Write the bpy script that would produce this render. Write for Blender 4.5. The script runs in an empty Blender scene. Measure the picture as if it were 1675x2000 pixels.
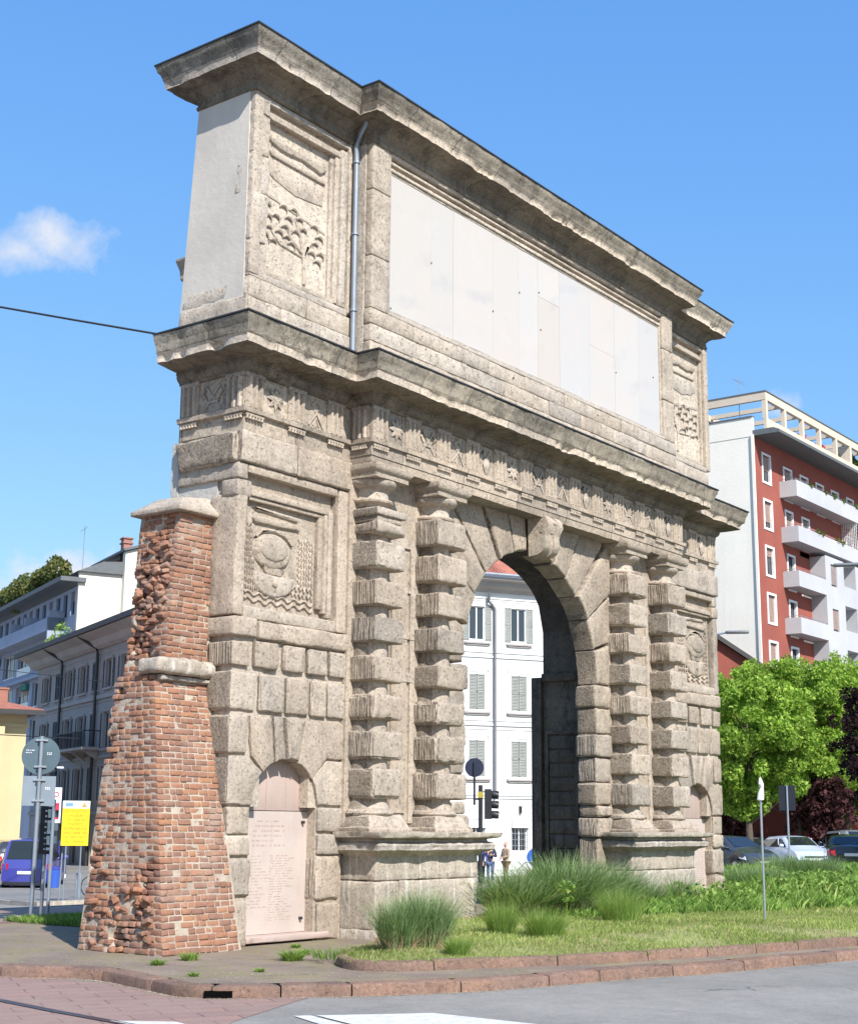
import bpy, bmesh, math, random
import numpy as np
from mathutils import Vector, Matrix, noise
R = math.radians
random.seed(7)
RNG = np.random.default_rng(11)
scene = bpy.context.scene
C = scene.collection

# ---------------------------------------------------------------- camera
yaw, pitch, roll = 0.92971541, 0.21067508, 0.00911887
fw = Vector((math.sin(yaw)*math.cos(pitch), math.cos(yaw)*math.cos(pitch), math.sin(pitch)))
rt = Vector((math.cos(yaw), -math.sin(yaw), 0)); up = rt.cross(fw)
r2 = rt*math.cos(roll)+up*math.sin(roll); u2 = -rt*math.sin(roll)+up*math.cos(roll)
cd = bpy.data.cameras.new('camera'); cam = bpy.data.objects.new('camera', cd); C.objects.link(cam)
CAM = Vector((-14.39952802, -13.74177588, 1.6))
m = Matrix((r2, u2, -fw)).transposed().to_4x4(); m.translation = CAM
cam.matrix_world = m
cd.sensor_fit = 'VERTICAL'; cd.sensor_height = 24; cd.sensor_width = 36
cd.lens = 2844.2/2000*24; cd.clip_end = 3000; cd.clip_start = 0.1
scene.camera = cam

# ---------------------------------------------------------------- sun, sky, exposure
SUND = Vector((-.52, -1, 1.0)).normalized()
sl = bpy.data.lights.new('sun', 'SUN'); sl.energy = 5.0; sl.angle = R(.55); sl.color = (1, .965, .92)
so = bpy.data.objects.new('sun', sl); C.objects.link(so); so.location = (0, 0, 60)
so.rotation_euler = (-SUND).to_track_quat('-Z', 'Y').to_euler()
w = bpy.data.worlds.new('World'); scene.world = w; w.use_nodes = True
nt = w.node_tree; nt.nodes.clear()
def N(t, ty, **k):
    n = t.nodes.new(ty)
    for a, b in k.items():
        if hasattr(n, a): setattr(n, a, b)
        else: n.inputs[a].default_value = b
    return n
sky = N(nt, 'ShaderNodeTexSky', sky_type='NISHITA', sun_disc=False)
sky.sun_elevation = math.asin(SUND.z); sky.sun_rotation = math.atan2(SUND.x, SUND.y) % (2*math.pi)
sky.air_density = 1.0; sky.dust_density = .6; sky.ozone_density = 2.2
tc = N(nt, 'ShaderNodeTexCoord')
def mathn(t, op, a, b=None, clamp=False):
    n = t.nodes.new('ShaderNodeMath'); n.operation = op; n.use_clamp = clamp
    for i, v in enumerate((a, b)):
        if v is None: continue
        if isinstance(v, (int, float)): n.inputs[i].default_value = v
        else: t.links.new(v, n.inputs[i])
    return n.outputs[0]
def cloud(dirv, rad, amt, seed):
    """a soft cumulus puff centred on a direction; rad = (horizontal, vertical) angular size"""
    d = Vector(dirv).normalized()
    sx = Vector((d.y, -d.x, 0)).normalized(); sz = sx.cross(d)
    def dot(v):
        n = N(nt, 'ShaderNodeVectorMath', operation='DOT_PRODUCT'); nt.links.new(tc.outputs['Generated'], n.inputs[0]); n.inputs[1].default_value = v; return n.outputs['Value']
    a = mathn(nt, 'DIVIDE', dot(sx), rad[0]); b = mathn(nt, 'DIVIDE', dot(sz), rad[1]); f = mathn(nt, 'GREATER_THAN', dot(d), .5)
    rr = mathn(nt, 'SQRT', mathn(nt, 'ADD', mathn(nt, 'MULTIPLY', a, a), mathn(nt, 'MULTIPLY', b, b)))
    mp = N(nt, 'ShaderNodeMapping'); nt.links.new(tc.outputs['Generated'], mp.inputs[0]); mp.inputs['Location'].default_value = (seed, seed*.7, 0)
    nz = N(nt, 'ShaderNodeTexNoise'); nz.inputs['Scale'].default_value = 34; nz.inputs['Detail'].default_value = 8; nz.inputs['Roughness'].default_value = .62
    nt.links.new(mp.outputs[0], nz.inputs['Vector'])
    v = mathn(nt, 'SUBTRACT', mathn(nt, 'ADD', mathn(nt, 'SUBTRACT', 1, rr), mathn(nt, 'MULTIPLY', nz.outputs['Fac'], 2.3)), 1.22)
    v = mathn(nt, 'MULTIPLY', mathn(nt, 'MULTIPLY', v, amt, True), f)
    return v
def dirpx(x, y):
    v = r2*((x-837.5)/2844.2) - u2*((y-1000)/2844.2) + fw; return v.normalized()
masks = [cloud(dirpx(110, 465), (.040, .022), .9, 3.1), cloud(dirpx(1515, 785), (.018, .013), .8, 8.2),
         cloud(dirpx(130, 1125), (.05, .022), 1.3, 5.0), cloud(dirpx(20, 490), (.045, .016), .8, 1.4), cloud(dirpx(20,1180), (.06,.025), .8, 2.2)]
mk = masks[0]
for q in masks[1:]: mk = mathn(nt, 'MAXIMUM', mk, q)
sep = N(nt, 'ShaderNodeSeparateColor'); nt.links.new(sky.outputs[0], sep.inputs[0]); hs = N(nt, 'ShaderNodeCombineColor')
for i_, (g_, a_) in enumerate(((.895, 1.03), (.62, 1.95), (.29, 4.45))):     # deep clear blue of a dry spring day
    nt.links.new(mathn(nt, 'MULTIPLY', mathn(nt, 'POWER', sep.outputs[i_], g_), a_), hs.inputs[i_])
mx = N(nt, 'ShaderNodeMix', data_type='RGBA'); nt.links.new(mk, mx.inputs['Factor']); nt.links.new(hs.outputs[0], mx.inputs[6]); mx.inputs[7].default_value = (5.6, 5.9, 6.6, 1)
bg = N(nt, 'ShaderNodeBackground'); bg.inputs['Strength'].default_value = .098
nt.links.new(mx.outputs[2], bg.inputs[0]); ow = N(nt, 'ShaderNodeOutputWorld'); nt.links.new(bg.outputs[0], ow.inputs[0])
scene.view_settings.view_transform = 'Standard'; scene.view_settings.look = 'None'
scene.view_settings.gamma = 1; scene.view_settings.exposure = .56
scene.render.engine = 'CYCLES'

# ---------------------------------------------------------------- numpy noise
def _h(i, j, k, s):
    n = (i*374761393 + j*668265263 + k*2147483647 + s*144269504) & 0xffffffff
    n = ((n ^ (n >> 13))*1274126177) & 0xffffffff
    n = ((n ^ (n >> 16))*2246822519) & 0xffffffff
    return ((n ^ (n >> 15)) & 0xffffff)/8388608.0-1
def vn(P, s=0):
    P = np.asarray(P, float); f = np.floor(P).astype(np.int64); t = P-f; t = t*t*(3-2*t)
    i, j, k = f[..., 0], f[..., 1], f[..., 2]; a, b, c = t[..., 0], t[..., 1], t[..., 2]
    def L(x, y, q): return x+(y-x)*q
    return L(L(L(_h(i, j, k, s), _h(i+1, j, k, s), a), L(_h(i, j+1, k, s), _h(i+1, j+1, k, s), a), b),
             L(L(_h(i, j, k+1, s), _h(i+1, j, k+1, s), a), L(_h(i, j+1, k+1, s), _h(i+1, j+1, k+1, s), a), b), c)
def fbm(P, s=0, o=3):
    r = 0; a = 1; P = np.asarray(P, float)
    for q in range(o): r = r+a*vn(P*(2.03**q)+q*7.3, s+q); a *= .5
    return r/1.75
# ---------------------------------------------------------------- mesh builder
class MB:
    def __init__(s): s.V = []; s.F = []; s.M = []; s.n = 0
    def add(s, V, F, mi=0):
        V = [tuple(map(float, v)) for v in V]
        s.V += V; s.F += [tuple(i+s.n for i in f) for f in F]; s.M += [mi]*len(F); s.n += len(V)
    def box(s, x0, x1, y0, y1, z0, z1, mi=0):
        s.add([(x0,y0,z0),(x1,y0,z0),(x1,y1,z0),(x0,y1,z0),(x0,y0,z1),(x1,y0,z1),(x1,y1,z1),(x0,y1,z1)],
              [(0,3,2,1),(4,5,6,7),(0,1,5,4),(1,2,6,5),(2,3,7,6),(3,0,4,7)], mi)
    def hexa(s, c8, mi=0):
        s.add(c8, [(0,3,2,1),(4,5,6,7),(0,1,5,4),(1,2,6,5),(2,3,7,6),(3,0,4,7)], mi)
    def quad(s, a, b, c, d, mi=0): s.add([a, b, c, d], [(0,1,2,3)], mi)
    def tube(s, pts, r, n=8, mi=0, cap=True):
        pts = [Vector(p) for p in pts]; rs = r if isinstance(r, (list, tuple)) else [r]*len(pts)
        V = []; F = []
        for i, p in enumerate(pts):
            d = (pts[min(i+1, len(pts)-1)]-pts[max(i-1, 0)])
            d = d.normalized() if d.length > 1e-9 else Vector((0,0,1))
            a = d.cross(Vector((0,0,1)) if abs(d.z) < .9 else Vector((1,0,0))).normalized(); b = d.cross(a)
            for k in range(n):
                t = 2*math.pi*k/n; V.append(p+a*(math.cos(t)*rs[i])+b*(math.sin(t)*rs[i]))
        for i in range(len(pts)-1):
            for k in range(n):
                k2 = (k+1) % n; F.append((i*n+k, i*n+k2, (i+1)*n+k2, (i+1)*n+k))
        if cap: F.append(tuple(range(n))[::-1]); F.append(tuple((len(pts)-1)*n+k for k in range(n)))
        s.add(V, F, mi)
    def lathe(s, c, prof, n=24, mi=0, jit=0, a0=0, a1=2*math.pi):
        V = []; F = []; full = abs(a1-a0-2*math.pi) < 1e-6; m_ = n if full else n+1
        for (r, z) in prof:
            for k in range(m_):
                t = a0+(a1-a0)*k/n; V.append((c[0]+r*math.cos(t), c[1]+r*math.sin(t), c[2]+z))
        for i in range(len(prof)-1):
            for k in range(n):
                k2 = (k+1) % m_; F.append((i*m_+k, i*m_+k2, (i+1)*m_+k2, (i+1)*m_+k))
        V = np.array(V)
        if jit: V = V+jit*np.stack([fbm(V*7, 1), fbm(V*7, 5), fbm(V*7, 9)], -1)
        s.add(V, F, mi)
    def prism(s, poly, axis, a, b, mi=0):
        """polygon given in the plane across axis ('y': (x,z); 'x': (y,z); 'z': (x,y)), extruded a..b"""
        def P(p, t): return {'y': (p[0], t, p[1]), 'x': (t, p[0], p[1]), 'z': (p[0], p[1], t)}[axis]
        n = len(poly); V = [P(p, a) for p in poly]+[P(p, b) for p in poly]
        s.add(V, [tuple(range(n)), tuple(range(2*n-1, n-1, -1))]+[(i, n+i, n+(i+1) % n, (i+1) % n) for i in range(n)], mi)
    def grid(s, G, mi=0, close=False):
        h, w_ = len(G), len(G[0]); V = [p for r in G for p in r]
        F = [(i*w_+j, i*w_+j+1, (i+1)*w_+j+1, (i+1)*w_+j) for i in range(h-1) for j in range(w_-1)]
        s.add(V, F, mi)
def obj(name, mb, mats, parent=None, smooth=None, kind=None, label=None):
    me = bpy.data.meshes.new(name); me.from_pydata(mb.V, [], mb.F)
    if not isinstance(mats, (list, tuple)): mats = [mats]
    for q in mats: me.materials.append(q)
    if len(mats) > 1: me.polygons.foreach_set('material_index', mb.M)
    me.update()
    bm = bmesh.new(); bm.from_mesh(me); bmesh.ops.recalc_face_normals(bm, faces=bm.faces); bm.to_mesh(me); bm.free()
    if smooth is not None:
        me.polygons.foreach_set('use_smooth', [True]*len(me.polygons))
        try: me.set_sharp_from_angle(angle=R(smooth))
        except Exception: pass
    o = bpy.data.objects.new(name, me); C.objects.link(o); o.parent = parent
    if kind: o['kind'] = kind
    if label: o['label'] = label
    return o
def rawobj(name, V, F, mat, parent=None, kind=None):
    """fast path for very many faces of equal vertex count"""
    V = np.asarray(V, np.float32); F = np.asarray(F, np.int32); k = F.shape[1]
    me = bpy.data.meshes.new(name); me.vertices.add(len(V)); me.vertices.foreach_set('co', V.ravel())
    me.loops.add(F.size); me.loops.foreach_set('vertex_index', F.ravel())
    me.polygons.add(len(F)); me.polygons.foreach_set('loop_start', np.arange(0, F.size, k, dtype=np.int32)); me.polygons.foreach_set('loop_total', np.full(len(F), k, np.int32))
    me.update(calc_edges=True); me.materials.append(mat)
    o = bpy.data.objects.new(name, me); C.objects.link(o); o.parent = parent
    if kind: o['kind'] = kind
    return o
def thing(name, label, cat, loc=(0,0,0), rz=0, group=None):
    o = bpy.data.objects.new(name, None); C.objects.link(o); o.location = loc; o.rotation_euler = (0,0,rz)
    o.empty_display_size = .2; o['label'] = label; o['category'] = cat
    if group: o['group'] = group
    return o
def tag(o, label, cat, group=None):
    o['label'] = label; o['category'] = cat
    if group: o['group'] = group
    return o
def kids(o): return [c for c in bpy.data.objects if c.parent == o]
def copy_tree(o, parent=None):
    c = o.copy(); C.objects.link(c); c.parent = parent
    for ch in kids(o): copy_tree(ch, c)
    return c

# rounded, weathered block: hexahedron corners c8[i][j][k] (x,y,z)
def stone(mb, c8, r=.03, amp=.012, res=.075, mi=0, chip=.6, seed=0, skip=()):
    c8 = np.asarray(c8, float).reshape(2,2,2,3)
    L = [np.mean([np.linalg.norm(c8[1,j,k]-c8[0,j,k]) for j in (0,1) for k in (0,1)]),
         np.mean([np.linalg.norm(c8[i,1,k]-c8[i,0,k]) for i in (0,1) for k in (0,1)]),
         np.mean([np.linalg.norm(c8[i,j,1]-c8[i,j,0]) for i in (0,1) for j in (0,1)])]
    par = []
    for l in L:
        rr = min(r, l*.3); n = max(1, int(round((l-2*rr)/res)))
        t = [0, rr*.35]+list(np.linspace(rr, l-rr, n+1))+[l-rr*.35, l]
        par.append(np.array(t))
    n0, n1, n2 = map(len, par); idx = {}; pts = []
    def g(i, j, k):
        q = (i, j, k)
        if q not in idx: idx[q] = len(pts); pts.append((par[0][i], par[1][j], par[2][k]))
        return idx[q]
    F = []
    for (i, nm) in ((0, 'x0'), (n0-1, 'x1')):
        if nm in skip: continue
        for j in range(n1-1):
            for k in range(n2-1): F.append((g(i,j,k), g(i,j+1,k), g(i,j+1,k+1), g(i,j,k+1)))
    for (j, nm) in ((0, 'y0'), (n1-1, 'y1')):
        if nm in skip: continue
        for i in range(n0-1):
            for k in range(n2-1): F.append((g(i,j,k), g(i+1,j,k), g(i+1,j,k+1), g(i,j,k+1)))
    for (k, nm) in ((0, 'z0'), (n2-1, 'z1')):
        if nm in skip: continue
        for i in range(n0-1):
            for j in range(n1-1): F.append((g(i,j,k), g(i+1,j,k), g(i+1,j+1,k), g(i,j+1,k)))
    P = np.array(pts); Ls = np.array(L); rr = np.minimum(r, Ls*.3)
    Pin = np.clip(P, rr, Ls-rr); d = P-Pin; dn = np.linalg.norm(d, axis=1); nd = d/np.maximum(dn, 1e-9)[:, None]
    edge = (np.abs(d) > rr*.2).sum(1) >= 2
    Q = Pin+nd*rr
    t = Q/Ls
    def tri(t):
        a, b, c = t[:, 0:1], t[:, 1:2], t[:, 2:3]; o = 0
        for i in (0,1):
            for j in (0,1):
                for k in (0,1): o = o+c8[i,j,k]*((a if i else 1-a)*(b if j else 1-b)*(c if k else 1-c))
        return o
    W = tri(t); W2 = tri(t+nd/Ls*.01); dw = W2-W; dw /= np.maximum(np.linalg.norm(dw, axis=1), 1e-9)[:, None]
    am = amp*(fbm(W*2.2, seed)+.7*fbm(W*9, seed+3))
    am = am-edge*chip*r*np.maximum(0, fbm(W*5, seed+9)+.15)
    mb.add(W+dw*am[:, None], F, mi)
def sbox(mb, x0, x1, y0, y1, z0, z1, **k):
    stone(mb, [[[(x,y,z) for z in (z0,z1)] for y in (y0,y1)] for x in (x0,x1)], **k)

# flat faced polygonal ashlar in the XZ plane, front at yf, back at yb
def pstone(mb, poly, yf, yb, r=.02, jit=.01, seg=.07, mi=0, seed=0, hole=True):
    pts = []
    n = len(poly)
    for i in range(n):
        a = np.array(poly[i], float); b = np.array(poly[(i+1) % n], float); l = np.linalg.norm(b-a); k = max(1, int(l/seg))
        for q in range(k): pts.append(a+(b-a)*q/k)
    P = np.array(pts); c = P.mean(0); m_ = len(P)
    area = 0.5*np.sum(P[:, 0]*np.roll(P[:, 1], -1)-np.roll(P[:, 0], -1)*P[:, 1])
    if area < 0: P = P[::-1]
    t = np.roll(P, -1, 0)-np.roll(P, 1, 0); nr = np.stack([t[:, 1], -t[:, 0]], 1); nr /= np.maximum(np.linalg.norm(nr, axis=1), 1e-9)[:, None]
    P3 = np.stack([P[:, 0], np.full(m_, yf), P[:, 1]], 1)
    j = jit*(fbm(P3*6, seed)-.25+.5*fbm(P3*19, seed+2)); P = P+nr*j[:, None]
    ch = r*(1+.7*fbm(P3*8, seed+5))
    rings = [(P, np.full(m_, yb)), (P, yf+ch), (P-nr*(ch*.35)[:, None], yf+ch*.3), (P-nr*ch[:, None], np.full(m_, yf)+.3*jit*fbm(P3*5, seed+7))]
    V = []
    for q, y in rings: V += [(q[i, 0], y[i], q[i, 1]) for i in range(m_)]
    F = [(a*m_+i, a*m_+(i+1) % m_, (a+1)*m_+(i+1) % m_, (a+1)*m_+i) for a in range(3) for i in range(m_)]
    F.append(tuple(3*m_+i for i in range(m_)))
    mb.add(V, F, mi)
def offs(path, p):
    """mitred outward offset of an axis-aligned open polyline walked with the outside on the right hand"""
    n = len(path); out = []
    nn = []
    for i in range(n-1):
        d = (path[i+1][0]-path[i][0], path[i+1][1]-path[i][1]); l = math.hypot(*d); nn.append((d[1]/l, -d[0]/l))
    for i in range(n):
        if i == 0: q = nn[0]; out.append((path[0][0]+q[0]*p, path[0][1]+q[1]*p))
        elif i == n-1: q = nn[-1]; out.append((path[i][0]+q[0]*p, path[i][1]+q[1]*p))
        else:
            a, b = nn[i-1], nn[i]; k = 1+a[0]*b[0]+a[1]*b[1]; out.append((path[i][0]+(a[0]+b[0])/k*p, path[i][1]+(a[1]+b[1])/k*p))
    return out
def sweep(mb, path, prof, ds=.09, amp=.008, chip=None, mi=0, seed=0, caps=(True, True), dp=.05, mis=None):
    pr = []
    for i in range(len(prof)-1):
        a, b = np.array(prof[i], float), np.array(prof[i+1], float); k = max(1, int(np.linalg.norm(b-a)/dp))
        for q in range(k): pr.append(a+(b-a)*q/k)
    pr.append(np.array(prof[-1], float)); pr = np.array(pr)
    base = path; segn = [max(1, int(math.dist(base[i], base[i+1])/ds)) for i in range(len(base)-1)]
    rows = []; nrm = None
    for (p, z) in pr:
        o = offs(base, p); row = []
        for i, k in enumerate(segn):
            for q in range(k): row.append((o[i][0]+(o[i+1][0]-o[i][0])*q/k, o[i][1]+(o[i+1][1]-o[i][1])*q/k, z))
        row.append((o[-1][0], o[-1][1], z)); rows.append(row)
    G = np.array(rows)                       # prof x stations x 3
    o0 = np.array([r for r in rows[0]]);
    # station normals
    ou = offs(base, 1.0); nx = []
    for i, k in enumerate(segn):
        for q in range(k):
            a = np.array(ou[i])-np.array(base[i]); b = np.array(ou[i+1])-np.array(base[i+1]); nx.append(a+(b-a)*q/k)
    nx.append(np.array(ou[-1])-np.array(base[-1])); nx = np.array(nx); nx /= np.maximum(np.linalg.norm(nx, axis=1), .8)[:, None]
    d = amp*(fbm(G*2.5, seed)+.8*fbm(G*11, seed+2))
    if chip:
        for (zc, hw, ca) in chip:
            wgt = np.exp(-((G[..., 2]-zc)/hw)**2)
            d = d-wgt*ca*np.maximum(0, fbm(G*np.array([3.,3.,1.]), seed+11)+.55*fbm(G*np.array([13.,13.,2.]), seed+4)+.1)
    zz = amp*.8*(fbm(G*3.1, seed+20)+.6*fbm(G*12, seed+21))
    G = G.copy(); G[..., 0] += nx[None, :, 0]*d; G[..., 1] += nx[None, :, 1]*d; G[1:-1, :, 2] += zz[1:-1]
    if mis is None: mb.grid(G.tolist(), mi)
    else:
        n0 = len(mb.F); mb.grid(G.tolist(), 0); wn = G.shape[1]-1
        for i in range(G.shape[0]-1):
            q = mis((pr[i][1]+pr[i+1][1])/2, pr[i+1][0]-pr[i][0], (pr[i][0]+pr[i+1][0])/2)
            for j in range(wn): mb.M[n0+i*wn+j] = q
    for e, f in ((0, caps[0]), (-1, caps[1])):
        if f:
            col = [tuple(G[i, e]) for i in range(G.shape[0])]; mb.add(col, [tuple(range(len(col)))], mi)
# ---------------------------------------------------------------- materials
def newmat(name):
    m_ = bpy.data.materials.new(name); m_.use_nodes = True; t = m_.node_tree; t.nodes.clear()
    o = N(t, 'ShaderNodeOutputMaterial'); b = N(t, 'ShaderNodeBsdfPrincipled'); t.links.new(b.outputs[0], o.inputs[0]); return m_, t, b
def coords(t, sc=(1,1,1), loc=(0,0,0)):
    c = N(t, 'ShaderNodeTexCoord'); mp = N(t, 'ShaderNodeMapping'); mp.inputs['Scale'].default_value = sc; mp.inputs['Location'].default_value = loc
    t.links.new(c.outputs['Object'], mp.inputs[0]); return mp.outputs[0]
def nz(t, vec, scale, detail=4, rough=.55, out='Fac'):
    n = N(t, 'ShaderNodeTexNoise'); n.inputs['Scale'].default_value = scale; n.inputs['Detail'].default_value = detail; n.inputs['Roughness'].default_value = rough
    t.links.new(vec, n.inputs['Vector']); return n.outputs[out]
def ramp(t, fac, stops, interp='LINEAR'):
    r = N(t, 'ShaderNodeValToRGB'); r.color_ramp.interpolation = interp; e = r.color_ramp.elements
    while len(e) < len(stops): e.new(.5)
    for i, (p, c) in enumerate(stops): e[i].position = p; e[i].color = (*c, 1) if len(c) == 3 else c
    t.links.new(fac, r.inputs[0]); return r.outputs[0]
def mixc(t, fac, a, b, mode='MIX'):
    n = N(t, 'ShaderNodeMix', data_type='RGBA', blend_type=mode)
    for i, v in ((0, fac), (6, a), (7, b)):
        if isinstance(v, (int, float)): n.inputs[i].default_value = v
        elif isinstance(v, tuple): n.inputs[i].default_value = (*v, 1) if len(v) == 3 else v
        else: t.links.new(v, n.inputs[i])
    return n.outputs[2]
def sstep(t, v, a, b):
    n = N(t, 'ShaderNodeMapRange'); n.interpolation_type = 'SMOOTHSTEP'; n.inputs[1].default_value = a; n.inputs[2].default_value = b; t.links.new(v, n.inputs[0]); return n.outputs[0]
def bump(t, b, h, dist=.02, strength=1, prev=None):
    n = N(t, 'ShaderNodeBump'); n.inputs['Distance'].default_value = dist; n.inputs['Strength'].default_value = strength
    t.links.new(h, n.inputs['Height'])
    if prev is not None: t.links.new(prev, n.inputs['Normal'])
    t.links.new(n.outputs[0], b.inputs['Normal']); return n.outputs[0]
def island(t):
    return N(t, 'ShaderNodeNewGeometry').outputs['Random Per Island']

def stone_mat(name, c0, c1, dark=(.11,.10,.085), grime=.35, pit=.5, combed=True, rough=.9, streak=0, warm=(.50,.40,.28), joint=0):
    m_, t, b = newmat(name); v = coords(t); vs = coords(t, (1, 1, .12))
    big = nz(t, v, .9, 5, .6); mid = nz(t, v, 5, 6, .65); fine = nz(t, v, 42, 4, .7); st = nz(t, vs, 5.5, 5, .6)
    base = mixc(t, sstep(t, big, .3, .7), c0, c1)
    isl = island(t); tint = ramp(t, isl, [(0, (.76,.77,.79)), (.2, (1.03,1,.97)), (.45, (.88,.85,.81)), (.7, (1.0,.985,.96)), (.85, (.92,.93,.95)), (1, (1.16,1.14,1.10))])
    base = mixc(t, 1, base, tint, 'MULTIPLY')
    base = mixc(t, mathn(t, 'MULTIPLY', sstep(t, mid, .52, .75), .35), base, warm)
    g = mathn(t, 'MULTIPLY', sstep(t, mathn(t, 'ADD', mathn(t, 'MULTIPLY', mid, .6), mathn(t, 'MULTIPLY', st, .5)), .54, .72), grime)
    base = mixc(t, g, base, dark)
    crust = mathn(t, 'MULTIPLY', sstep(t, nz(t, coords(t, (1,1,.55), (3,1,7)), .75, 6, .7), .50, .66), sstep(t, nz(t, v, 7, 6, .75), .40, .62))
    base = mixc(t, mathn(t, 'MULTIPLY', crust, min(.75, grime*1.7)), base, tuple((a_+b_)*.5 for a_, b_ in zip(dark, tuple(x*.5 for x in c1))))
    run = sstep(t, nz(t, coords(t, (1,1,.07), (0,5,0)), 3.2, 5, .65), .52, .70); base = mixc(t, mathn(t, 'MULTIPLY', run, grime*1.1), base, tuple(x*.55 for x in c1))
    peb = N(t, 'ShaderNodeTexVoronoi'); peb.inputs['Scale'].default_value = 34; t.links.new(v, peb.inputs['Vector'])
    pc = N(t, 'ShaderNodeSeparateColor'); t.links.new(peb.outputs['Color'], pc.inputs[0])
    base = mixc(t, 1, base, ramp(t, pc.outputs[0], [(0, (.84,.83,.84)), (.5, (1,1,1)), (.9, (1.06,1.05,1.04)), (1, (1.2,1.19,1.17))]), 'MULTIPLY')
    base = mixc(t, 1, base, ramp(t, fine, [(.25, (.80,.79,.78)), (.5, (1,1,1)), (.75, (1.12,1.11,1.10))]), 'MULTIPLY')
    holes = sstep(t, nz(t, v, 19, 3, .6), .34, .40)
    base = mixc(t, mathn(t, 'MULTIPLY', mathn(t, 'SUBTRACT', 1, holes), pit), base, (.12,.10,.075))
    if streak:
        vs2 = coords(t, (1, 1, .05)); s2 = sstep(t, nz(t, vs2, 11, 4, .6), .55, .7)
        base = mixc(t, mathn(t, 'MULTIPLY', s2, streak), base, (.7,.67,.62))
    jb = None
    if joint:
        sp = N(t, 'ShaderNodeSeparateXYZ'); t.links.new(v, sp.inputs[0])
        u = mathn(t, 'ADD', mathn(t, 'ADD', sp.outputs[0], mathn(t, 'MULTIPLY', sp.outputs[1], .9)), mathn(t, 'MULTIPLY', nz(t, v, 5, 3), .035))
        fr = mathn(t, 'FRACT', mathn(t, 'MULTIPLY', u, joint)); jb = mathn(t, 'LESS_THAN', mathn(t, 'ABSOLUTE', mathn(t, 'SUBTRACT', fr, .5)), .006)
        cell = mathn(t, 'FLOOR', mathn(t, 'ADD', mathn(t, 'MULTIPLY', u, joint), .5)); wn = N(t, 'ShaderNodeTexWhiteNoise'); wn.noise_dimensions = '1D'; t.links.new(cell, wn.inputs['W'])
        base = mixc(t, 1, base, ramp(t, wn.outputs['Value'], [(0, (.80,.80,.80)), (.5, (1,.99,.97)), (1, (1.14,1.12,1.08))]), 'MULTIPLY')
        base = mixc(t, mathn(t, 'MULTIPLY', jb, .75), base, (.05,.045,.035))
    t.links.new(base, b.inputs['Base Color']); b.inputs['Roughness'].default_value = rough; b.inputs['Specular IOR Level'].default_value = .2
    n1 = bump(t, b, holes, .012, .7); n2 = bump(t, b, nz(t, v, 60, 3, .7), .007, 1, n1); n3 = bump(t, b, mid, .03, .7, n2)
    if combed:   # mason's furrows and pitting, side faces only; shade and grime put into the colour
        ge = N(t, 'ShaderNodeNewGeometry'); sx = N(t, 'ShaderNodeSeparateXYZ'); t.links.new(ge.outputs['True Normal'], sx.inputs[0])
        sd = mathn(t, 'MULTIPLY', sstep(t, mathn(t, 'MULTIPLY', sx.outputs[0], -1), .6, .9), 1)
        vw = coords(t, (1, 1, .06)); fur = nz(t, vw, 34, 2, .5)
        pitn = nz(t, v, 26, 5, .75); msk = mathn(t, 'GREATER_THAN', isl, .45)
        hh = N(t, 'ShaderNodeMix', data_type='FLOAT'); t.links.new(msk, hh.inputs[0]); t.links.new(fur, hh.inputs[2]); t.links.new(pitn, hh.inputs[3])
        shade_dirt = mathn(t, 'MULTIPLY', mathn(t, 'SUBTRACT', 1, sstep(t, hh.outputs[0], .36, .56)), sd)
        t.links.new(mixc(t, mathn(t, 'MULTIPLY', shade_dirt, .6), base, (.15,.13,.105)), b.inputs['Base Color'])
        n4 = N(t, 'ShaderNodeBump'); n4.inputs['Distance'].default_value = .075; t.links.new(hh.outputs[0], n4.inputs['Height']); t.links.new(sd, n4.inputs['Strength'])
        t.links.new(n3, n4.inputs['Normal']); t.links.new(n4.outputs[0], b.inputs['Normal'])
    return m_
def wallmat(name, col, col2=None, scale=.5, streaks=.15, dark=(.3,.3,.3), bmp=.004):
    m_, t, b = newmat(name); v = coords(t); vs = coords(t, (1, 1, .08))
    c = mixc(t, sstep(t, nz(t, v, scale, 6, .65), .35, .68), col, col2 or tuple(x*.86 for x in col))
    c = mixc(t, mathn(t, 'MULTIPLY', sstep(t, nz(t, vs, 2.5, 5, .6), .52, .72), streaks), c, dark)
    t.links.new(c, b.inputs['Base Color']); b.inputs['Roughness'].default_value = .85; b.inputs['Specular IOR Level'].default_value = .2
    bump(t, b, nz(t, v, 9, 6, .7), bmp*4); return m_
M = {}
M['stone'] = stone_mat('ceppo_stone', (.455,.392,.322), (.355,.302,.245), pit=.5, grime=.3)
M['stone_plain'] = stone_mat('ceppo_wall', (.475,.41,.335), (.375,.32,.26), grime=.3, pit=.4, combed=False)  # paler wall stone without the combed side faces
M['stone_weather'] = stone_mat('weathered_cornice', (.44,.40,.33), (.30,.272,.225), dark=(.11,.105,.085), grime=.55, pit=.55, combed=False, warm=(.44,.34,.24))
M['stone_attic'] = stone_mat('pale_attic_stone', (.515,.455,.38), (.415,.362,.30), grime=.28, pit=.5, combed=False, warm=(.56,.47,.35))
M['stone_ped'] = stone_mat('streaked_pedestal_stone', (.50,.445,.375), (.39,.345,.29), grime=.3, pit=.2, combed=False, streak=.5)
M['stone_red'] = stone_mat('reddish_granite', (.26,.165,.125), (.185,.125,.10), dark=(.15,.12,.1), grime=.3, pit=.15, combed=False, warm=(.32,.17,.11))
M['dark_stone'] = stone_mat('dark_passage_stone', (.19,.17,.14), (.11,.10,.085), dark=(.035,.034,.03), grime=.7, pit=.4, combed=False, warm=(.15,.12,.09))  # darker stone of the passage walls and panels
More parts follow.
